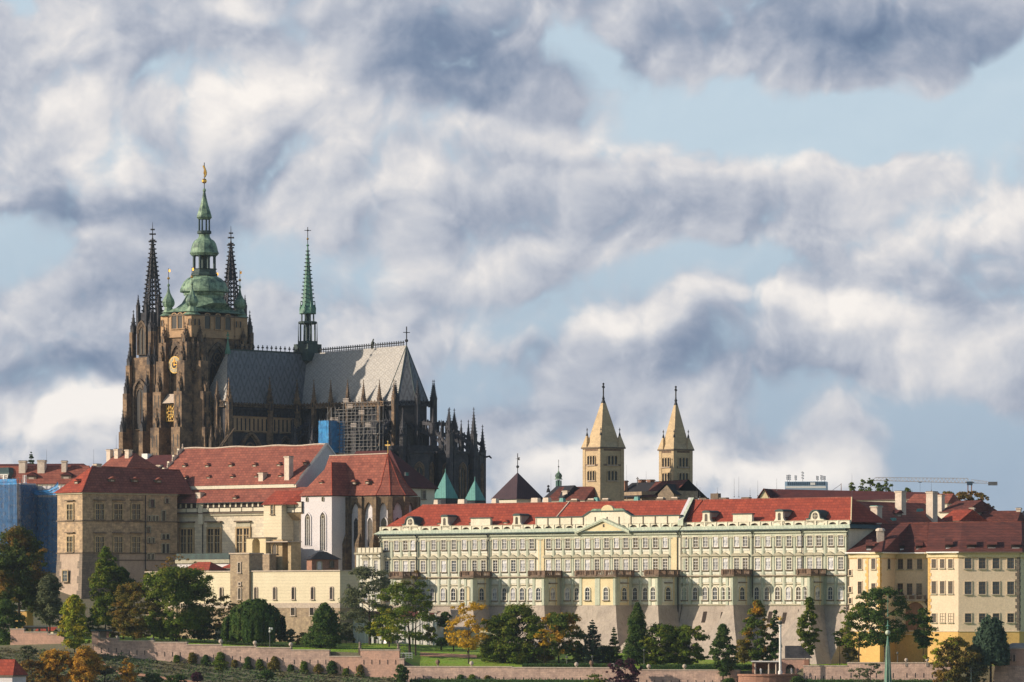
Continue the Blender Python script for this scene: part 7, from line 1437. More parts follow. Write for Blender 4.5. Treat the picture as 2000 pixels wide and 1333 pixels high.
# gate pavilion in the left wall
q = P(179, 1250, YW-.2+sh(179)); gp = tag(put(None, 'wall_gate', None, q), 'small flat-topped stone gateway at the left end of the high garden wall', 'gateway'); mb = MB(); w = 11*K*YW; W2 = 40*K*YW
mb.box(0, 1.9, 0, 2, -4, 2.4, 'wall_stone'); mb.box(1.9, 2.3, .4, 1.2, -.3, 2.2, 'coping'); mb.box(4.2, 4.9, .2, 1.6, -.3, 2.4, 'brickwork'); mb.box(-.3, W2, -.2, 2.2, 2.4, 2.9, 'copper_dark'); mb.box(2.3, 4.2, 1.9, 2., -.3, 2.4, 'grey_render'); mb.build('gateway', gp)
def ball_post(px, py, Y, s, label):
    o = tag(put(None, 'stone_ball', None, P(px, py, Y+sh(px))), label, 'finial', 'stone balls on the garden walls'); mb = MB(); mb.box(-s*.7, s*.7, -s*.7, s*.7, -.8, s*.6, 'coping'); mb.lathe([(s*.35, s*.5), (s*.3, s*1.0)], 8, 'coping'); mb.build('pedestal', o); m2 = MB(); m2.ball((0, 0, s*1.85), s, 'coping', 10); m2.build('ball', o)
for px, py, lab in ((431, 1261, 'leftmost stone ball, on the high wall under the biggest green tree'), (498, 1264, 'stone ball on the high wall in front of the weeping tree'), (568, 1267, 'stone ball on the high wall between weeping tree and pointed maple'), (921, 1304, 'stone ball on the low wall under the golden tree'),
    (1126, 1306, 'stone ball on the low wall left of the open spruce'), (1197, 1308, 'stone ball on the low wall beside the purple tree'), (1267, 1310, 'stone ball on the low wall right of the conical thuja'), (1337, 1310, 'stone ball on the low wall below the two round green trees'),
    (1770, 1296, 'small stone ball against the ochre wall, nearer the green spire'), (1811, 1296, 'small stone ball against the ochre wall, nearer the olive tree')): ball_post(px, py, YW+.2, .62 if px < 1700 else .5, lab)
def urn(px, py, label):
    o = tag(put(None, 'stone_urn', None, P(px, py, YW+.2+sh(px))), label, 'urn'); mb = MB(); mb.box(-.35, .35, -.35, .35, 0, .5, 'coping'); mb.lathe([(.2, .5), (.25, .8), (.6, 1.3), (.65, 1.8), (.35, 2.0), (.4, 2.2)], 8, 'balustrade_stone'); mb.build('urn', o)
urn(1155, 1306, 'dark stone urn on the low wall between two stone balls'); urn(855, 1304, 'dark stone urn on the low wall near the leaning tree trunk')
def statue(px, py, Y, h, label, m='quoin'):
    o = tag(put(None, 'garden_statue', None, P(px, py, Y+sh(px))), label, 'statue'); mb = MB(); mb.box(-.45, .45, -.45, .45, -1, h*.28, m); mb.build('plinth', o); m2 = MB(); m2.lathe([(.42, h*.28), (.36, h*.45), (.28, h*.6), (.38, h*.78), (.15, h*.86), (.2, h*.93), (.03, h)], 8, m, (0, 0)); m2.tube((.3, 0, h*.76), (.55, -.1, h*.55), .1, m, 5, .07); m2.tube((-.3, 0, h*.76), (-.5, .1, h*.95), .1, m, 5, .07); m2.build('figure', o)
statue(703, 1271, YW+.3, 2.6, 'dark stone figure on the wall end beside the lower wall section'); statue(778, 1271, YW+.3, 2.2, 'weathered stone figure on the right end of the high garden wall')
statue(229, 1253, YW+2, 1.8, 'pale small statue on the wall near the gateway', 'coping'); statue(297, 1256, YW+2, 1.6, 'pale small statue under the big green tree', 'coping'); statue(788, 1288, YW+.2, 1.6, 'squat stone figure on the low wall step left of the leaning tree')
# street lamps
def lamp(px, pb, pt, Y, label, two=False):
    o = tag(put(None, 'garden_lamp', None, P(px, pb, Y+sh(px))), label, 'lamp'); h = (pb-pt)*K*Y; mb = MB(); mb.lathe([(.16, -1), (.11, .6), (.07, h*.8)], 6, 'steel'); 
    if two: mb.tube((0, 0, h*.8), (.6, 0, h*.93), .07, 'steel', 4)
    mb.build('pole', o); m2 = MB(); 
    for dx, dz in (((0, .8), (.6, .95), (.05, .97)) if two else ((0, .86),)): m2.lathe([(.1, h*dz), (.28, h*dz+.15), (.3, h*dz+.5), (.1, h*dz+.7)], 6, 'white_paint' if two else 'steel', (dx, 0))
    m2.build('lantern', o)
lamp(527, 1262, 1229, YW+14, 'pale two-headed garden lamp beside the weeping tree', True); lamp(1107, 1306, 1283, YW+6, 'thin grey lamp post right of the orange tree'); lamp(1157, 1300, 1283, YW+8, 'thin grey lamp post under the open spruce'); lamp(1258, 1306, 1268, YW+5, 'thin grey lamp post right of the conical thuja'); lamp(1435, 1310, 1262, YW+4, 'tall grey lamp post in front of the battered base by the dark tree'); lamp(1753, 1296, 1276, YW+6, 'thin lamp post before the ochre wall')
# white colonnade (loggia) building
LG = Frame(640, 1516, 25, CZ-10); rl = LG.root('garden_loggia', 'long white garden loggia with tall pilasters and dark flat roof behind the trees', 'loggia'); x1 = LG.tx(848); z0, z1 = 0, LG.z(1204)
mb = MB(); mb.box(0, x1, 0, 7, -2, z1, 'garden_white'); 
for k in range(15): x = x1*k/14; mb.box(x-.35, x+.35, -.35, 0, -2, z1-.8, 'garden_white')
mb.box(-.3, x1+.3, -.5, 0, z1-1.1, z1-.7, 'trim_stone'); mb.build('wall', rl); mb = MB(); mb.face([(-.5, -1.1, z1), (x1+.5, -1.1, z1), (x1+.5, 4, z1+1.5), (-.5, 4, z1+1.5)], 'brown_tile'); mb.face([(-.5, -1.1, z1-.1), (-.5, 4, z1-.1), (x1+.5, 4, z1-.1), (x1+.5, -1.1, z1-.1)], 'dark_trim'); mb.build('roof', rl)
for px in (655, 688, 730, 758): put(window('door', 2.2, 4.2, 'round', 'glass_dark', None, 'garden_white', sill=False), 'door', rl, (LG.tx(px), -.03, -.8))
mb = MB(); mb.lathe([(2.2, -2), (2.2, 1.4), (1.8, 2.6), (1.0, 3.4), (.1, 3.7)], 12, 'glass_dark', (LG.tx(761, -3), -3)); mb.build('grotto_tent', rl)
YH = Frame(850, 1508, 22, CZ-12); ry = YH.root('yellow_garden_house', 'low yellow garden house at the foot of the battered base behind the yellow tree', 'house'); x1 = YH.tx(975); mb = MB(); mb.box(0, x1, 0, 5, -1, YH.z(1232), 'yellow_pale'); mb.box(-.1, x1+.1, -.1, 5.1, YH.z(1232), YH.z(1229), 'trim_stone'); mb.box(0, .6, -1, 0, -1, YH.z(1205), 'grey_render'); mb.build('wall', ry)
# portico piece right of the loggia
LP = Frame(823, 1500, 25, CZ-10); rp_ = LP.root('white_pergola_gate', 'white gate with pale flat canopy between loggia and yellow house', 'gate'); x1 = LP.tx(850); mb = MB(); 
for x in (0, x1*.5, x1): mb.box(x-.25, x+.25, 0, .5, -1, LP.z(1197), 'garden_white')
mb.box(-1, x1+.8, -.4, 1.2, LP.z(1197), LP.z(1194), 'coping'); mb.build('gate', rp_)
# little white benches/fence near the wall
q = P(781, 1286, YW+3+sh(781)); fb = tag(put(None, 'white_fence', None, q), 'short white fence panel left of the leaning tree trunk', 'fence'); mb = MB(); w = 24*K*YW
for k in range(5): mb.box(w*k/4-.06, w*k/4+.06, 0, .1, -.2, 1.4, 'white_paint')
for z in (.2, .7, 1.2): mb.box(0, w, .02, .08, z, z+.12, 'white_paint')
mb.box(-.1, w+.1, 0, .5, 1.4, 1.55, 'white_paint'); mb.build('fence', fb)
# structures: garden paths and flower bed strips over the lawn
def strip_path(name, pts, wid, key, lift=.12, lbl=None):
    vs = []
    for i, (px, Y) in enumerate(pts):
        Y += sh(px); x = (px-1000)*K*Y
        for s in (-.5, .5): yy = Y+s*wid; vs.append((x, yy, ground(x, yy)+lift))
    f = [(2*i, 2*i+2, 2*i+3, 2*i+1) for i in range(len(pts)-1)]; me = bpy.data.meshes.new(name); me.from_pydata(vs, [], f); me.materials.append(MATS[key]); o = put(me, name); o['kind'] = 'structure'; return o
strip_path('path', [(px, 1462-.012*(px-800)) for px in range(805, 1010, 12)], 9., 'path_earth', .1)
strip_path('path', [(185, 1419), (215, 1414), (240, 1409), (262, 1404)], 1.6, 'path_earth', .3)
strip_path('path', [(px, 1410-.02*(px-320)) for px in range(270, 520, 14)], 2.0, 'path_earth', .3); strip_path('path', [(px, 1404.) for px in range(400, 780, 14)], 1.8, 'path_earth', .3)
# round bastion, pergola, portal, column with gilt eagle
S5 = sh(1500); q = P(1500, 1400, 1420+S5); zt = CZ+(HY-1317)*K*(1420+S5)-q.z; bs = tag(put(None, 'round_bastion', None, q), 'half-round brick bastion terrace cut by the bottom edge, below the pergola', 'bastion'); mb = MB(); mb.lathe([(8.6, -4), (8.0, zt-.6), (8.3, zt-.5), (8.3, zt)], 28, 'brickwork', (0, 2)); mb.build('bastion_wall', bs)
BZ = CZ+(HY-1317)*K*(1420+S5)
pg = tag(put(None, 'pergola', None, ((1472-1000)*K*(1424+S5), 1424+S5, BZ), -R(8)), 'small open pavilion with thin flat white roof and columns on the round bastion', 'pavilion'); w = 48*K*1424; mb = MB(); h = 23*K*1424
mb.box(-.6, w+.4, -1.2, 4.5, h, h+.28, 'white_paint'); mb.box(-.3, w+.1, -.9, 4.2, h-.3, h, 'dark_trim'); mb.build('roof', pg); mb = MB()
for x in (.5, w*.62, w-.6): mb.lathe([(.26, 0), (.22, h-.3)], 8, 'coping', (x, -.6)); 
mb.build('columns', pg); mb = MB(); mb.box(-.4, w, 3.8, 4.3, 0, h-.3, 'brickwork'); mb.box(-.4, .2, -.4, 4, 0, h-.3, 'brickwork'); mb.build('back_wall', pg)
pt = tag(put(None, 'brick_portal', None, ((1523-1000)*K*(1424+S5), 1424+S5, BZ-1), -R(8)), 'brick wall block with round archway between the tall column and the stone wall', 'portal'); w = 48*K*1424; mb = MB(); xc = 20*K*1424; hw = 1.25; zz_ = 1
mb.exy([(0, -2), (xc-hw, -2), (xc-hw, 2.4)]+[(xc-hw*math.cos(PI*i/8), 2.4+hw*math.sin(PI*i/8)) for i in range(1, 8)]+[(xc+hw, 2.4), (xc+hw, -2), (w, -2), (w, 5.0), (0, 5.0)], 0, 2.4, 'wall_pink'); mb.box(-.1, w+.1, -.15, 2.5, 5.0, 5.3, 'coping'); mb.face([(xc-1.5, 2.3, -2), (xc+1.5, 2.3, -2), (xc+1.5, 2.3, 4), (xc-1.5, 2.3, 4)], 'dark_trim'); mb.box(w-.05, w+1.2, -.6, 2.4, -2, 5.0, 'brickwork'); mb.build('arched_wall', pt)
mb = MB(); mb.exy([(1.2, 5.3), (8.8, 5.3), (5.6, 8.7), (1.2, 8.7)], 2.5, 3.2, 'gothic_dark'); mb.build('dark_stair_opening', pt)
cl = tag(put(None, 'column', None, ((1524-1000)*K*(1418+S5), 1418+S5, BZ)), 'tall slender white column with gilded eagle and ball on the round bastion', 'column'); h = (1317-1222)*K*1420; mb = MB(); mb.lathe([(.6, 0), (.6, .8), (.36, 1.0), (.3, h-.6), (.45, h-.4), (.45, h)], 10, 'white_paint'); mb.build('shaft', cl); mb = MB(); mb.ball((0, 0, h+.5), .55, 'bronze', 8); mb.build('ball', cl)
mb = MB(); mb.ball((0, 0, h+1.5), .45, 'gold_paint', 6)
for s in (-1, 1): mb.tube((0, 0, h+1.6), (s*.9, 0, h+2.0), .22, 'gold_paint', 5, .08)
mb.tube((0, 0, h+1.6), (.1, -.2, h+2.3), .16, 'gold_paint', 5); mb.build('eagle', cl)
# ivy-free stone house corner at the right, outbuilding foot
Er = Frame(1944, 1378, 22, 28); re_ = Er.root('stone_garden_house', 'rough pink stone garden building with low broken roof at the lower right corner', 'house'); x1 = Er.tx(2080); mb = MB(); zt = Er.z(1268); mb.box(0, x1, 0, 9, -3, zt, 'wall_pink'); mb.prism([(-2.5, -2.8), (x1, -2.8), (x1, 0), (0, 0)], -3, zt-4.5, 'wall_stone', poly2=[(0, -.2), (x1, -.2), (x1, 0), (0, 0)]); mb.build('wall', re_)
mb = MB(); mb.box(-.3, x1, -.3, 9, zt, zt+.3, 'coping'); mb.prism([(1.5, .5), (10, .5), (10, 6), (1.5, 6)], zt+.3, zt+1.6, 'grey_render', poly2=[(4, 2.5), (7.5, 2.5), (7.5, 4), (4, 4)]); mb.build('roof', re_)
for px in (1960, 1981): put(window('niche', .5, 1.8, 'rect', 'glass_dark', None, 'wall_stone', sill=False), 'niche', re_, (Er.tx(px), -.03, Er.z(1292)))
# foreground roof at the lower left
Fr = Frame(-30, 1330, 25, 25); rf = Fr.root('red_roofed_cottage', 'bright red roof corner at the bottom left edge behind orange trees', 'house'); x1 = Fr.tx(24); ze = Fr.z(1319); mb = MB(); mb.box(0, x1, 0, 7, -6, ze, 'white_plaster'); mb.build('wall', rf); mb = MB(); hip(mb, 0, x1, 0, 7, ze, Fr.z(1288), 1, x1-1.2, 3.5, 'red_tile', .5); mb.build('roof', rf)
Fo = Frame(28, 1504, 25, CZ-9); ro2 = Fo.root('orange_shed', 'small ochre shed wall under the big autumn tree at far left', 'shed'); x1 = Fo.tx(55); mb = MB(); mb.box(0, x1, 0, 3, -1, Fo.z(1194), 'ochre'); mb.build('wall', ro2); mb = MB(); mb.box(-.2, x1+.3, -.3, 3.2, Fo.z(1194), Fo.z(1191), 'white_paint'); mb.build('roof', ro2)
for px, py, lab in ((70, 1233, 'small yellow shed glimpsed under the grey green tree'), (420, 1226, 'tiny sunlit white house glimpsed between the big tree and the weeping tree')):
    F = Frame(px, 1474+sh(px), 30, CZ-9); r = F.root('garden_shed', lab, 'shed'); x1 = F.tx(px+34); mb = MB(); mb.box(0, x1, 0, 3, -2, F.z(py), 'ivory'); mb.build('wall', r); mb = MB(); mb.face([(-.3, -.4, F.z(py)), (x1+.3, -.4, F.z(py)), (x1+.3, 2, F.z(py)+1.2), (-.3, 2, F.z(py)+1.2)], 'red_tile'); mb.face([(-.3, -.4, F.z(py)-.03), (-.3, 3, F.z(py)-.03), (x1+.3, 3, F.z(py)-.03), (x1+.3, -.4, F.z(py)-.03)], 'dark_trim'); mb.build('roof', r)
# people -------------------------------------------------------------------------
def person(loc, rz, label, top='cloth_dark', leg='cloth_dark', sit=False, par=None):
    J = {'pel': (0, 0, .95), 'sp': (0, 0, 1.2), 'ch': (0, .02, 1.42), 'nk': (0, .0, 1.54), 'hd': (0, -.02, 1.66), 'ht': (0, -.01, 1.76)}
    for s, n in ((-1, 'l'), (1, 'r')):
        J.update({n+'hip': (s*.1, 0, .9), n+'kn': (s*.12, -.12*s, .5), n+'an': (s*.12, .06*s, .09), n+'ft': (s*.13, .06*s-.18, .04), n+'sh': (s*.19, .01, 1.42), n+'el': (s*.27, .06*s, 1.15), n+'wr': (s*.25, -.16, .98), n+'hn': (s*.24, -.24, .93)})
    E = [('pel', 'sp'), ('sp', 'ch'), ('ch', 'nk'), ('nk', 'hd'), ('hd', 'ht')]
    for n in 'lr': E += [('pel', n+'hip'), (n+'hip', n+'kn'), (n+'kn', n+'an'), (n+'an', n+'ft'), ('ch', n+'sh'), (n+'sh', n+'el'), (n+'el', n+'wr'), (n+'wr', n+'hn')]
    rad = {'pel': .15, 'sp': .13, 'ch': .15, 'nk': .06, 'hd': .1, 'ht': .06, 'hip': .1, 'kn': .065, 'an': .045, 'ft': .04, 'sh': .07, 'el': .048, 'wr': .035, 'hn': .035}
    ks = list(J); me = bpy.data.meshes.new('person'); me.from_pydata([J[k] for k in ks], [(ks.index(a), ks.index(b)) for a, b in E], []); me.materials.append(MATS[top])
    o = put(me, 'person', par, loc, rz); tag(o, label, 'person'); sk = o.modifiers.new('skin', 'SKIN'); o.modifiers.new('sub', 'SUBSURF').render_levels = 1
    if not me.skin_vertices: 
        pass
    for k, v in zip(ks, me.skin_vertices[0].data if me.skin_vertices else []):
        r = rad.get(k, rad.get(k[1:], .08)); v.radius = (r, r)
    if me.skin_vertices: me.skin_vertices[0].data[0].use_root = True
    h = MB(); h.ball((0, -.015, 1.71), .115, 'timber', 8); h.build('hair', o); f = MB(); f.ball((0, -.05, 1.66), .085, 'skin', 8); f.build('face', o)
    return o
def gp_(px, Y):
    Y += sh(px); x = (px-1000)*K*Y; return (x, Y, ground(x, Y))
person(gp_(914, 1462), .4, 'person in dark clothes standing on the garden path under the yellow tree')
person((P(1486, 0, 1415.+S5).x, 1415.+S5, BZ), 0, 'person in bright white top at the front of the round bastion', 'cloth_white'); person((P(1546, 0, 1421+S5).x, 1421+S5, BZ), .6, 'person in pale clothes in front of the brick archway', 'cloth_white'); person((P(1558, 0, 1420.5+S5).x, 1420.5+S5, BZ), -.5, 'person in dark clothes right of the brick archway')
def bal(dx, lab, m):
    base_, bl_, loc_, an_ = BALC; w = Vector((base_.location.x+loc_[0]+dx*math.cos(an_)+1.2*math.sin(an_), base_.location.y+loc_[1]+dx*math.sin(an_)-1.2*math.cos(an_), base_.location.z+loc_[2])); person(w, .3, lab, m)
bal(-2.2, 'left person in dark clothes leaning at the stone balcony of the yellow palace', 'cloth_dark'); bal(.8, 'person in white standing in the middle of the yellow palace balcony', 'cloth_white'); bal(2.0, 'right person in dark clothes on the yellow palace balcony', 'cloth_dark')

# ------------------------------------------------------------------ trees, shrubs, vines
def leaves(pos, nrm, size, rg, asp=1.0):
    """one leaf-clump card (a bent pair of triangles) per point, facing roughly along nrm"""
    n = len(pos); nrm = nrm/np.maximum(np.linalg.norm(nrm, axis=1, keepdims=True), 1e-6)
    r = rg.normal(size=(n, 3)); t = np.cross(nrm, r); t /= np.maximum(np.linalg.norm(t, axis=1, keepdims=True), 1e-6); b = np.cross(nrm, t)
    s = (size*rg.uniform(.55, 1.25, n))[:, None] if np.isscalar(size) else (size*rg.uniform(.55, 1.25, n))[:, None]
    t = t*s*.5; b = b*s*.5*asp; k = nrm*s*.18
    v = np.stack([pos-t-k, pos-b*.9, pos+t-k, pos+b*1.1], 1).reshape(-1, 3)
    return v
def leaf_mesh(name, v, key):
    n = len(v)//4; me = bpy.data.meshes.new(name); me.vertices.add(len(v)); me.vertices.foreach_set('co', v.astype(np.float32).ravel())
    me.loops.add(n*4); me.loops.foreach_set('vertex_index', np.arange(n*4, dtype=np.int32)); me.polygons.add(n)
    me.polygons.foreach_set('loop_start', np.arange(0, n*4, 4, dtype=np.int32)); me.polygons.foreach_set('loop_total', np.full(n, 4, dtype=np.int32)); me.materials.append(MATS[key]); me.update(); me.validate(); return me
def shape_r(kind, t):                                          # radius of the crown at height fraction t
    if kind == 'cone': return (1-t)**.75*(.55+.45*min(1, t*6))
    if kind == 'column': return min(1, t*5)**.6*(1-t**4)**.8*(.8+.2*math.sin(t*3))
    if kind == 'flame': return math.sin(PI*min(1, t*.92+.06))**.7*(1-.35*t)
    if kind == 'round': return math.sqrt(max(0, 1-(2*t-1)**2))**.8
    if kind == 'dome': return math.sqrt(max(0, 1-t**2.4))*(.75+.25*min(1, t*4))
    return math.sqrt(max(0, 1-(1.9*t-.85)**2)) if t < .98 else .1
def tree(name, label, px, pt, pb, wpx, Y, key, kind='round', dens=1., clump=.17, leaf=.55, lean=0., trunk=.28, seed=None, cat='tree', base=None, hollow=.12, ptrunk=None, topkey=None, group=None):
    """crown from photo row pt down to pb and wpx wide; the trunk runs to the ground"""
    Y += sh(px) if Y <= 1440 else (sh(px)*(1560-Y)/120 if Y < 1560 else 0)
    sd = seed if seed is not None else int(px*7+pt); rg = np.random.default_rng(sd); x0 = (px-1000)*K*Y; m = K*Y; w = wpx*m/2; z1 = CZ+(HY-pt)*m; z0 = CZ+(HY-pb)*m; H = z1-z0
    gz_ = ground(x0, Y) if base is None else base; gz_ = min(gz_, z0-.2) if base is None else gz_
    o = tag(put(None, name, None, (x0, Y, gz_)), label, cat, group)
    nC = int((62 if kind not in ('cone', 'column', 'flame') else 66)*max(.6, (w*H)**.5/6)*dens); cr = max(.7, clump*1.6*min(w*1.1, H*.5))
    P_, N_ = [], []; cen = []
    # irregular outline: lobes
    ph = rg.uniform(0, 2*PI, 4)
    for i in range(nC):
        for _ in range(30):
            t = rg.uniform(0.02, .98); a = rg.uniform(0, 2*PI); rr = shape_r(kind, t)*w*(1+.16*math.sin(3*a+ph[0]+t*4)+.12*math.sin(5*t*2+ph[1]))
            q = rg.uniform(hollow, 1)**.6
            c = np.array([rr*q*math.cos(a)+lean*H*t, rr*q*math.sin(a), z0-gz_+H*t])
            if rr > .25: break
        s = cr*rg.uniform(.5, 1.35)*(min(1, rr/(w*.5)+.25)); s = min(s, w*.8); spray = kind in ('round', 'dome', 'flame') and i % 4 == 3
        if spray: s *= .45; q_ = rr*rg.uniform(.98, 1.13); c[0], c[1] = q_*math.cos(a)+lean*H*t, q_*math.sin(a)
        k = math.hypot(c[0]-lean*H*t, c[1])
        if k > 1e-3 and not spray: f = max(0, min(1, (rr*1.02-s*.75)/k)); f = min(1, max(f, 0)); c[0] = lean*H*t+(c[0]-lean*H*t)*f; c[1] *= f
        c[2] = min(c[2], z1-gz_-s*.6); c[2] = max(c[2], z0-gz_+s*.3)
        cen.append((c, s)); n = int(40*(s/leaf)**1.55*min(dens, 1.3)/2)+14
        d = rg.normal(size=(n, 3)); d /= np.linalg.norm(d, axis=1, keepdims=True); d[:, 2] = np.where(d[:, 2] < -.35, -d[:, 2]*.6, d[:, 2])
        rad = s*rg.uniform(.55, 1.12, n)[:, None]; bump = 1+.22*np.sin(d[:, 0:1]*7+i)*np.cos(d[:, 1:2]*6+i*2)
        P_.append(c+d*rad*bump*np.array([1, 1, .8])); N_.append(d+rg.normal(size=(n, 3))*.45+np.array([0, 0, .25]))
    P_, N_ = np.concatenate(P_), np.concatenate(N_); me = leaf_mesh('crown', leaves(P_, N_, leaf, rg), key)
    put(me, 'crown', o)
    mb = MB(); tz = z0-gz_+H*.55; r0 = trunk if trunk else .2; pz = 0; pxy = (0, 0)
    for k in range(1, 5): q = (lean*H*(k/4)*.5+rg.uniform(-.12, .12)*w*.2, rg.uniform(-.1, .1)*w*.2); mb.tube((*pxy, pz-(.4 if k == 1 else 0)), (*q, tz*k/4), r0*(1.15-.18*k), 'bark', 6, r0*(1.15-.18*(k+1))); pxy, pz = q, tz*k/4
    for (c, s) in cen[::max(1, len(cen)//12)]:
        st = (pxy[0]*.7, pxy[1]*.7, max(tz*.45, min(tz, c[2]-abs(c[0])*.7))); mid = ((st[0]+c[0])*.5, (st[1]+c[1])*.5, (st[2]+c[2])*.5+s*.1); mb.tube(st, mid, r0*.36, 'bark', 4, r0*.25); mb.tube(mid, tuple(c), r0*.25, 'bark', 4, .04)
    mb.build('trunk', o); return o
def spruce(label, px, pt, pb, wpx, Y, key='leaf_bluegreen', seed=1, tiers=19, cat='tree', open_=True, base=None):
    Y += sh(px) if Y <= 1440 else (sh(px)*(1560-Y)/120 if Y < 1560 else 0)
    rg = np.random.default_rng(seed); x0 = (px-1000)*K*Y; m = K*Y; w = wpx*m/2; z1 = CZ+(HY-pt)*m; g = ground(x0, Y) if base is None else base; z0 = max(CZ+(HY-pb)*m, g); H = z1-z0; o = tag(put(None, 'spruce', None, (x0, Y, g)), label, cat); mb = MB(); mb.tube((0, 0, -.4), (0, 0, z1-g), .2, 'bark', 5, .03); P_, N_ = [], []
    for k in range(tiers):
        t = (k+.3)/tiers; z = z0-g+H*t; r = w*(1-t)**.85; nb = 6; r *= rg.uniform(.72, 1.12); z += rg.uniform(-.25, .25)
        for j in range(nb):
            a = 2*PI*(j+rg.uniform(-.3, .3))/nb+k; L = r*rg.uniform(.75, 1.1); tip = np.array([L*math.cos(a), L*math.sin(a), z+L*rg.uniform(-.05, .4)]); st = np.array([0, 0, z]); mb.tube(tuple(st), tuple(tip), .07, 'bark', 3, .03)
            n = int(14+L*22); u = rg.uniform(.12, 1, n)[:, None]; p = st+(tip-st)*u; side = np.array([-math.sin(a), math.cos(a), 0]); p = p+side*rg.uniform(-1, 1, n)[:, None]*(.5*(1-u)+.16)*min(1, L*.5)+np.array([0, 0, -1])*rg.uniform(0, .7, n)[:, None]*min(1, L*.5)
            P_.append(p); N_.append(np.tile([0, 0, 1.], (n, 1))+rg.normal(size=(n, 3))*.5)
    put(leaf_mesh('crown', leaves(np.concatenate(P_), np.concatenate(N_), .42, rg), key), 'crown', o); mb.build('trunk', o); return o
def weeper(label, px, pt, pb, wpx, Y, key, seed=1):
    Y += sh(px) if Y <= 1440 else (sh(px)*(1560-Y)/120 if Y < 1560 else 0)
    rg = np.random.default_rng(seed); x0 = (px-1000)*K*Y; m = K*Y; w = wpx*m/2; g = ground(x0, Y); z1 = CZ+(HY-pt)*m-g; z0 = max(CZ+(HY-pb)*m-g, .1); o = tag(put(None, 'weeping_tree', None, (x0, Y, g)), label, 'tree'); mb = MB(); mb.tube((0, 0, -.4), (0, 0, z1*.75), .4, 'bark', 6, .2); P_, N_ = [], []; n_ = int(170*max(1, w/6)); ph = rg.uniform(0, 6, 3)
    for k in range(n_):
        a = rg.uniform(0, 2*PI); r = w*rg.uniform(.1, 1)**.6*(1+.15*math.sin(3*a+ph[0])); top = z1*(1-.42*(r/w)**2)*(1-.08*rg.random()); zb = z0+(top-z0)*rg.uniform(0, .3); L = top-zb; n = int(24+L*16); u = rg.uniform(0, 1, n)
        c = np.array([r*math.cos(a), r*math.sin(a)]); p = np.stack([c[0]*(1+.06*u)+rg.normal(size=n)*.22, c[1]*(1+.06*u)+rg.normal(size=n)*.22, top-L*u], 1); P_.append(p); N_.append(np.tile([c[0], c[1], .8], (n, 1))/max(r, .5)+rg.normal(size=(n, 3))*.35)
        if k % 9 == 0: mb.tube((0, 0, z1*.7), (c[0]*.6, c[1]*.6, top*.98), .12, 'bark', 4, .05)
    v = leaves(np.concatenate(P_), np.concatenate(N_), .5, rg, 1.5); put(leaf_mesh('crown', v, key), 'crown', o); mb.build('trunk', o); return o
T = tree
T('broadleaf_tree', 'huge dark tree with rusty orange top at the far left edge', 38, 1030, 1205, 128, 1470, 'leaf_autumn_top', 'dome', 1.1, .16, .6, seed=3, trunk=.5)
T('broadleaf_tree', 'grey green rounded tree between the rusty tree and the sandstone block', 97, 1122, 1222, 74, 1462, 'leaf_greygreen', 'flame', 1.3, .15, .5, seed=5)
T('conifer', 'very dark spreading conifer at the left edge below the rusty tree', 12, 1172, 1290, 78, 1432, 'leaf_deep', 'dome', 1.1, .15, .55, seed=6)
T('maple_tree', 'bright lime green pointed tree standing before the left wall', 146, 1162, 1268, 70, 1418, 'leaf_lime', 'flame', 1.25, .15, .5, seed=8, trunk=.2)
T('conifer', 'tall lumpy dark green conifer against the sandstone block', 206, 1068, 1222, 76, 1466, 'leaf_green', 'flame', 1.35, .16, .55, seed=9)
T('conifer', 'shorter dark green conifer right behind the tall lumpy one', 241, 1112, 1195, 58, 1474, 'leaf_deep', 'flame', 1.3, .17, .55, seed=10)
T('broadleaf_tree', 'brownish olive tree left of the biggest green tree', 262, 1140, 1248, 92, 1458, 'leaf_olive', 'round', 1.15, .15, .5, seed=11)
T('broadleaf_tree', 'thin brown-leaved crown sticking out above the biggest green tree', 338, 1083, 1150, 92, 1474, 'leaf_brown', 'round', .42, .11, .45, seed=12)
T('broadleaf_tree', 'biggest green tree, yellowish at upper left, in front of the cream wing', 345, 1112, 1250, 138, 1462, 'leaf_green', 'round', 1.3, .15, .55, seed=13, trunk=.5)
T('broadleaf_tree', 'yellow green bush-like crown on the left flank of the biggest tree', 300, 1122, 1190, 70, 1468, 'leaf_lime', 'round', .6, .12, .45, seed=14)
T('broadleaf_tree', 'sparse olive tree between the biggest tree and the weeping tree', 437, 1163, 1232, 72, 1464, 'leaf_olive', 'round', .75, .13, .45, seed=15)
weeper('broad blue green weeping tree in front of the cream wing', 498, 1166, 1256, 118, 1456, 'leaf_deep', 4)
T('maple_tree', 'dark green pointed tree between the weeping tree and the white loggia', 634, 1178, 1266, 92, 1450, 'leaf_deep', 'cone', 1.6, .17, .5, seed=17)
T('broadleaf_tree', 'loose dark olive tree in front of the palace annex', 722, 1108, 1240, 108, 1482, 'leaf_greygreen', 'round', .8, .13, .5, seed=18, trunk=.35)
T('broadleaf_tree', 'green tree with bare upper twigs and tall leaning dark trunk', 800, 1135, 1258, 118, 1452, 'leaf_green', 'round', .85, .12, .5, seed=19, lean=-.06, trunk=.45)
T('broadleaf_tree', 'thin nearly bare tree top above the leaning tree', 812, 1110, 1165, 66, 1456, 'leaf_olive', 'flame', .35, .1, .4, seed=20)
T('ginkgo_tree', 'airy golden yellow tree with thin straight trunk', 915, 1176, 1272, 84, 1440, 'leaf_yellow', 'round', .8, .12, .42, seed=21, trunk=.2, hollow=.2)
T('broadleaf_tree', 'massive deep green rounded tree in the middle of the garden', 1010, 1184, 1296, 128, 1446, 'leaf_green', 'dome', 1.35, .16, .55, seed=22, trunk=.4)
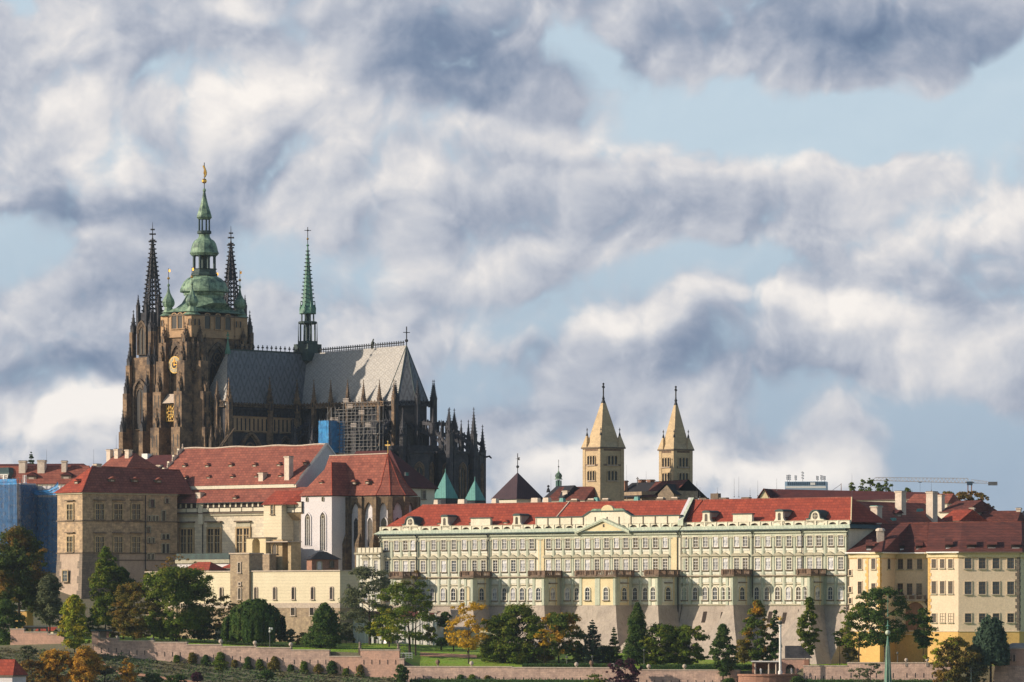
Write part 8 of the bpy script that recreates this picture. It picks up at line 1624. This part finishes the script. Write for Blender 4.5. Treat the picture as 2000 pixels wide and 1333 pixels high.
T('broadleaf_tree', 'half orange, half green tree right of the massive green tree', 1092, 1198, 1286, 92, 1446, 'leaf_turning', 'round', 1.15, .15, .5, seed=23)
T('broadleaf_tree', 'small bright orange crown between the massive green and the half orange tree', 1063, 1230, 1262, 34, 1441, 'leaf_yellow', 'round', .9, .2, .45, seed=24, trunk=.12)
spruce('open-branched blue green spruce before the battered palace base', 1157, 1208, 1300, 76, 1446, seed=2)
spruce('smaller dark spruce beside the conical thuja', 1199, 1222, 1298, 46, 1448, 'leaf_deep', seed=3, tiers=16)
T('thuja', 'tall dense dark conical thuja below the big palace balcony', 1245, 1176, 1298, 66, 1442, 'leaf_deep', 'cone', 2.2, .16, .45, seed=25)
T('purple_tree', 'dark purple-leaved round shrub tree overlapping the low wall', 1221, 1288, 1336, 62, 1417, 'leaf_purple', 'round', 1.3, .17, .5, seed=26)
T('broadleaf_tree', 'mid green round tree just right of the conical thuja', 1290, 1220, 1298, 82, 1444, 'leaf_green', 'round', 1.25, .16, .5, seed=27)
T('broadleaf_tree', 'second mid green round tree, darker on its right', 1346, 1222, 1298, 78, 1446, 'leaf_green', 'round', 1.25, .16, .5, seed=28)
T('poplar', 'dark green tree hanging over the low wall below the third balcony', 1412, 1220, 1322, 58, 1422, 'leaf_deep', 'flame', 1.4, .16, .5, seed=29)
T('hornbeam', 'tall column tree with orange leaves at its top', 1479, 1172, 1292, 60, 1440, 'leaf_turning', 'column', 1.2, .15, .5, seed=30)
T('poplar', 'thin dark column tree beside the tall white column', 1514, 1190, 1290, 24, 1440, 'leaf_deep', 'column', 1.5, .2, .42, seed=31, trunk=.14)
T('poplar', 'bright green spindle-shaped tree near the right end of the battered base', 1580, 1166, 1280, 46, 1434, 'leaf_green', 'flame', 1.6, .18, .48, seed=32, trunk=.14)
T('broadleaf_tree', 'wide dark spreading tree in front of the yellow palace', 1728, 1150, 1262, 122, 1434, 'leaf_deep', 'round', .95, .14, .5, seed=33, trunk=.38)
T('broadleaf_tree', 'lower left limb-heavy dark tree beside the green spire', 1678, 1184, 1268, 82, 1436, 'leaf_green', 'round', .9, .14, .5, seed=34)
T('broadleaf_tree', 'narrow dark tree with thin trunk right of the arched niche', 1803, 1186, 1268, 58, 1434, 'leaf_deep', 'flame', 1., .15, .46, seed=35, trunk=.13)
T('broadleaf_tree', 'yellow olive tree at the lower right before the ochre wall', 1866, 1246, 1340, 104, 1410, 'leaf_olive', 'dome', 1.2, .14, .5, seed=36)
T('broadleaf_tree', 'sunlit yellow green sprays on the left side of the olive tree', 1842, 1244, 1300, 60, 1406, 'leaf_lime', 'round', .55, .12, .45, seed=37)
weeper('dark weeping tree leaning against the right yellow facade', 1935, 1196, 1300, 82, 1416, 'leaf_bluegreen', 9)
T('shrub', 'pale olive willow-like shrub at the bottom left of the green spire', 1700, 1296, 1342, 84, 1404, 'leaf_greygreen', 'dome', .8, .13, .42, seed=38, cat='shrub')
T('autumn_tree', 'dull orange brown tree at the bottom left beside the cottage roof', 62, 1290, 1346, 82, 1388, 'leaf_brown', 'dome', 1.1, .15, .5, seed=40)
T('autumn_tree', 'yellow and orange tree in the bottom left group, middle one', 112, 1270, 1346, 70, 1392, 'leaf_orange', 'round', 1.2, .16, .5, seed=41)
T('autumn_tree', 'golden orange tree in the bottom left group, tallest one', 166, 1262, 1346, 76, 1390, 'leaf_orange', 'flame', 1.3, .16, .5, seed=42)
T('autumn_tree', 'small separate orange tree on the vine slope', 249, 1286, 1340, 48, 1394, 'leaf_orange', 'flame', .9, .15, .45, seed=43)
T('fruit_tree', 'small round-headed tree with thin trunk on the vine slope', 430, 1284, 1312, 28, 1406, 'leaf_green', 'round', .9, .22, .4, seed=44, trunk=.1)
T('shrub', 'dark green ivy shrub covering the lower wall corner in the middle', 784, 1298, 1336, 30, 1420, 'leaf_deep', 'round', 1.3, .2, .45, seed=45, cat='shrub')
T('shrub', 'clipped dark evergreen block behind the golden tree', 869, 1196, 1226, 24, 1500, 'leaf_deep', 'dome', 1.6, .22, .4, seed=46, cat='shrub')
T('shrub', 'grey green bush between the weeping tree and the pointed maple', 567, 1230, 1254, 28, 1458, 'leaf_greygreen', 'dome', 1.3, .2, .4, seed=47, cat='shrub')
T('shrub', 'dark shrub group on the lawn left of the golden tree', 862, 1246, 1262, 34, 1478, 'leaf_deep', 'dome', 1.2, .2, .4, seed=48, cat='shrub')
T('shrub', 'small yellow bush on the lawn beside the golden tree', 886, 1246, 1262, 20, 1474, 'leaf_yellow', 'dome', 1.2, .2, .4, seed=49, cat='shrub')
T('shrub', 'clipped round hedge ball on the terrace left of the bastion', 1422, 1326, 1340, 26, 1414, 'leaf_deep', 'dome', 2, .25, .35, seed=50, cat='shrub')
T('shrub', 'dark bush at the right foot of the bastion', 1556, 1322, 1342, 30, 1412, 'leaf_deep', 'dome', 1.6, .22, .4, seed=51, cat='shrub')
T('shrub', 'low bright green climbing plants on the low wall below the spruce', 1160, 1318, 1342, 60, 1421, 'leaf_green', 'dome', .7, .16, .4, seed=52, cat='shrub')
T('shrub', 'dark grey bush on the slope between the orange trees', 55, 1262, 1286, 40, 1412, 'leaf_greygreen', 'dome', 1.1, .2, .4, seed=53, cat='shrub')
T('broadleaf_tree', 'deep green tree low behind the leaning tree trunk', 760, 1190, 1256, 60, 1470, 'leaf_lime', 'round', .7, .15, .48, seed=54)
# background trees behind the roofs
spruce('lone dark fir rising behind the far left roofs', 61, 881, 915, 24, 1720, 'leaf_deep', seed=7, tiers=9, base=CZ+35)
for px, pt, w, lab in ((1664, 946, 12, 'smallest distant poplar left of the group'), (1684, 940, 16, 'second distant poplar with thin gaps'), (1700, 936, 18, 'tallest distant poplar, under the crane jib tip'), (1716, 946, 14, 'distant poplar right of the tallest'), (1732, 939, 20, 'distant poplar with forked top'), (1772, 955, 14, 'distant tree tip right of the tall chimney')):
    T('poplar', lab, px, pt-3, 972, w+4, 1700, 'leaf_green', 'column', .55, .15, .5, seed=px, base=CZ+30, trunk=.2)
T('chestnut_tree', 'big round brownish tree crown below the crane mast', 1896, 960, 1003, 84, 1600, 'leaf_brown', 'dome', 1.4, .15, .55, seed=60, base=CZ+24, trunk=.4)
T('chestnut_tree', 'smaller brown green crown left of the big round one', 1848, 960, 990, 46, 1610, 'leaf_olive', 'dome', 1.2, .17, .55, seed=61, base=CZ+24)
# hedges along the terraces
def hedge(label, px0, px1, pt, pb, Y):
    Y += sh(px0); m = K*Y; a = P(px0, pb, Y); L = Frame(px0, Y, 17, 0).tx(px1); h = (pb-pt)*m; o = tag(put(None, 'hedge', None, a, -TW_), label, 'hedge'); mb = MB(); mb.box(0, L, 0, 1.2, -.5, h*.9, 'hedge'); mb.build('core', o); rg = np.random.default_rng(int(px0)); n = int(L*60); p = np.stack([rg.uniform(0, L, n), rg.uniform(-.1, 1.3, n), rg.uniform(.0, h, n)], 1); p[:, 1] = np.where(p[:, 2] < h*.85, -.05, p[:, 1]); put(leaf_mesh('leaves', leaves(p, np.tile([0, -.6, .6], (n, 1))+rg.normal(size=(n, 3))*.5, .35, rg), 'leaf_deep'), 'leaves', o)
hedge('clipped low hedge behind the low wall, left of the bastion', 1250, 1472, 1298, 1310, YW+3); hedge('clipped hedge behind the low wall under the massive tree', 1020, 1235, 1296, 1306, YW+3); hedge('low hedge at the foot of the bottom right wall', 1565, 1860, 1326, 1345, 1421); hedge('dark low hedge at the foot of the long low wall', 800, 1180, 1325, 1345, 1422)
# climbing plants on the garden wall
CL = ['below the biggest green tree, leftmost', 'second from the left below the biggest green tree', 'below the sunlit shed', 'under the leftmost stone ball', 'left of the weeping tree', 'below the left edge of the weeping tree', 'below the middle of the weeping tree', 'below the right edge of the weeping tree', 'under the third stone ball', 'left of the pointed maple', 'below the pointed maple', 'where the wall drops to its lower section', 'in the middle of the pinkest wall section', 'under the dark stone figure', 'on the low wall left of the golden tree', 'on the low wall under the golden tree', 'on the low wall right of the golden tree']
for i, px in enumerate((345, 375, 402, 430, 458, 484, 507, 536, 568, 594, 622, 648, 676, 704, 900, 922, 952)):
    pb = float(np.interp(px, _px, _front)) + 2
    T('climbing_plant', 'climbing plant at the wall foot '+CL[i], px, pb-(14, 27, 19, 23)[(i*3) % 4] if px < 800 else 1318, pb if px < 800 else 1342, 14+9*((i*5) % 4)/1.5, YW-1.0, ('leaf_green', 'leaf_lime', 'leaf_deep')[i % 3] if i % 3 != 1 else 'leaf_olive', 'cone', 1., .3, .38, seed=100+i, cat='climbing plant', group='climbing plants along the foot of the garden wall', trunk=.08)
# vineyard rows / ground cover on the front slope: uncountable
rg = np.random.default_rng(5); Pv = []
for k in range(46000):
    px = rg.uniform(-30, 800); y_ = rg.uniform(1372, YW-.8); Y = y_+sh(px); x = (px-1000)*K*Y; row = math.sin((y_*.9+px*.02)*2.2)
    if row < -.45 or (px > 395 and abs(y_-1404) < 1.2) or (265 < px < 525 and abs(y_-(1410-.02*(px-320))) < 1.3): continue
    Pv.append((x, Y, ground(x, Y)+rg.uniform(.1, 1.5)*(.35+.65*row)*(.7+.5*math.sin(px*.11)*math.sin(y_*.5))))
Pv = np.array(Pv); me = leaf_mesh('vineyard', leaves(Pv, np.tile([-.4, -.3, 1.], (len(Pv), 1))+rg.normal(size=(len(Pv), 3))*.7, .62, rg), 'vine'); tag(put(me, 'vineyard'), 'rows of grey green vines covering the slope below the garden wall', 'vineyard', None, 'stuff')
Pg = []
for k in range(22000):
    px = rg.uniform(-40, 1900); Y = YW+2+rg.uniform(0, 1)**1.3*60+sh(px); x = (px-1000)*K*Y; Pg.append((x, Y, ground(x, Y)+.06))
Pg = np.array(Pg); me = leaf_mesh('grass', leaves(Pg, np.tile([-.3, -.3, 1.], (len(Pg), 1))+rg.normal(size=(len(Pg), 3))*.4, .3, rg), 'lawn'); tag(put(me, 'grass'), 'short green grass on the garden terraces', 'grass', None, 'stuff')
for (px, pt_, w, key, sd) in ((300, 1316, 40, 'leaf_deep', 71), (345, 1318, 50, 'leaf_deep', 72), (520, 1310, 34, 'leaf_deep', 73), (205, 1300, 40, 'leaf_greygreen', 74), (385, 1314, 22, 'leaf_purple', 75)):
    T('shrub', {71: 'dark low bush at the bottom left of the vine slope', 72: 'wider dark bush beside the reddish shrub', 73: 'dark bush alone in the middle of the vine slope', 74: 'grey green bush right of the golden orange tree', 75: 'reddish purple shrub on the vine slope'}[sd], px, pt_, pt_+18, w, 1398, key, 'dome', 1.2, .2, .42, seed=sd, cat='shrub')

# the low belt of shrubs and young trees that fills the gaps between the big crowns
for (px, pt_, pb_, w, Y, key, kd, lab) in (
 (30, 1196, 1232, 60, 1474, 'leaf_deep', 'dome', 'dark undergrowth bush beneath the rusty tree at far left'), (128, 1206, 1240, 44, 1472, 'leaf_deep', 'dome', 'dark bush half hidden behind the lime green tree'),
 (180, 1204, 1244, 50, 1478, 'leaf_green', 'dome', 'bush filling the gap left of the lumpy conifer'), (232, 1200, 1246, 56, 1474, 'leaf_olive', 'dome', 'olive bush between lumpy conifer and brownish tree'),
 (400, 1196, 1250, 62, 1470, 'leaf_deep', 'dome', 'dark bush right of the biggest green tree'), (455, 1204, 1252, 54, 1466, 'leaf_green', 'dome', 'bush left of the weeping tree, under the sparse olive tree'),
 (592, 1236, 1262, 34, 1456, 'leaf_olive', 'dome', 'low olive bush left of the pointed maple'), (676, 1216, 1252, 40, 1486, 'leaf_greygreen', 'dome', 'low grey bush before the loggia'),
 (748, 1200, 1250, 66, 1480, 'leaf_green', 'dome', 'leafy bush in front of the loggia, left of the leaning tree'), (842, 1226, 1254, 30, 1486, 'leaf_olive', 'dome', 'small bush at the right end of the loggia'),
 (958, 1240, 1292, 50, 1448, 'leaf_green', 'dome', 'low leafy bush at the left foot of the massive green tree'), (1062, 1252, 1294, 44, 1446, 'leaf_olive', 'dome', 'olive bush between massive tree and orange tree'),
 (1128, 1254, 1294, 50, 1450, 'leaf_green', 'dome', 'green bush right under the half orange tree'), (1180, 1262, 1296, 46, 1452, 'leaf_deep', 'dome', 'dark bush between the two spruces'),
 (1272, 1250, 1298, 40, 1442, 'leaf_lime', 'dome', 'yellowish bush at the right foot of the conical thuja'), (1318, 1246, 1300, 50, 1446, 'leaf_green', 'dome', 'bush joining the two round green trees'),
 (1450, 1250, 1296, 40, 1440, 'leaf_olive', 'dome', 'olive bush at the left foot of the orange-topped column tree'), (1500, 1262, 1298, 34, 1442, 'leaf_deep', 'dome', 'dark bush between the two column trees'),
 (1660, 1262, 1292, 40, 1440, 'leaf_olive', 'dome', 'low bush at the foot of the wide dark tree'), (1640, 1230, 1262, 26, 1440, 'leaf_green', 'round', 'small leafy branch clump reaching over the palace corner'),
 (1900, 1262, 1336, 60, 1412, 'leaf_greygreen', 'dome', 'grey green bush between olive tree and weeping tree')):
    T('shrub', lab, px, pt_, pb_, w, Y, key, kd, 1.1, .2, .45, seed=int(px)+500, cat='shrub', trunk=.12)

def haze():
    mb = MB(); mb.box(-9100, 9100, -400, 25100, -1.2, CZ+166, 'iron'); o = mb.build('haze'); tag(o, None, None, None, 'stuff')
    m = bpy.data.materials.new('haze_air'); m.use_nodes = True; nt = m.node_tree; nt.nodes.remove(nt.nodes['Principled BSDF'])
    v = nt.nodes.new('ShaderNodeVolumePrincipled'); v.inputs['Color'].default_value = (.66, .82, 1, 1); v.inputs['Density'].default_value = .000024; v.inputs['Anisotropy'].default_value = .2
    nt.links.new(v.outputs[0], nt.nodes['Material Output'].inputs['Volume']); o.data.materials.clear(); o.data.materials.append(m)
haze()
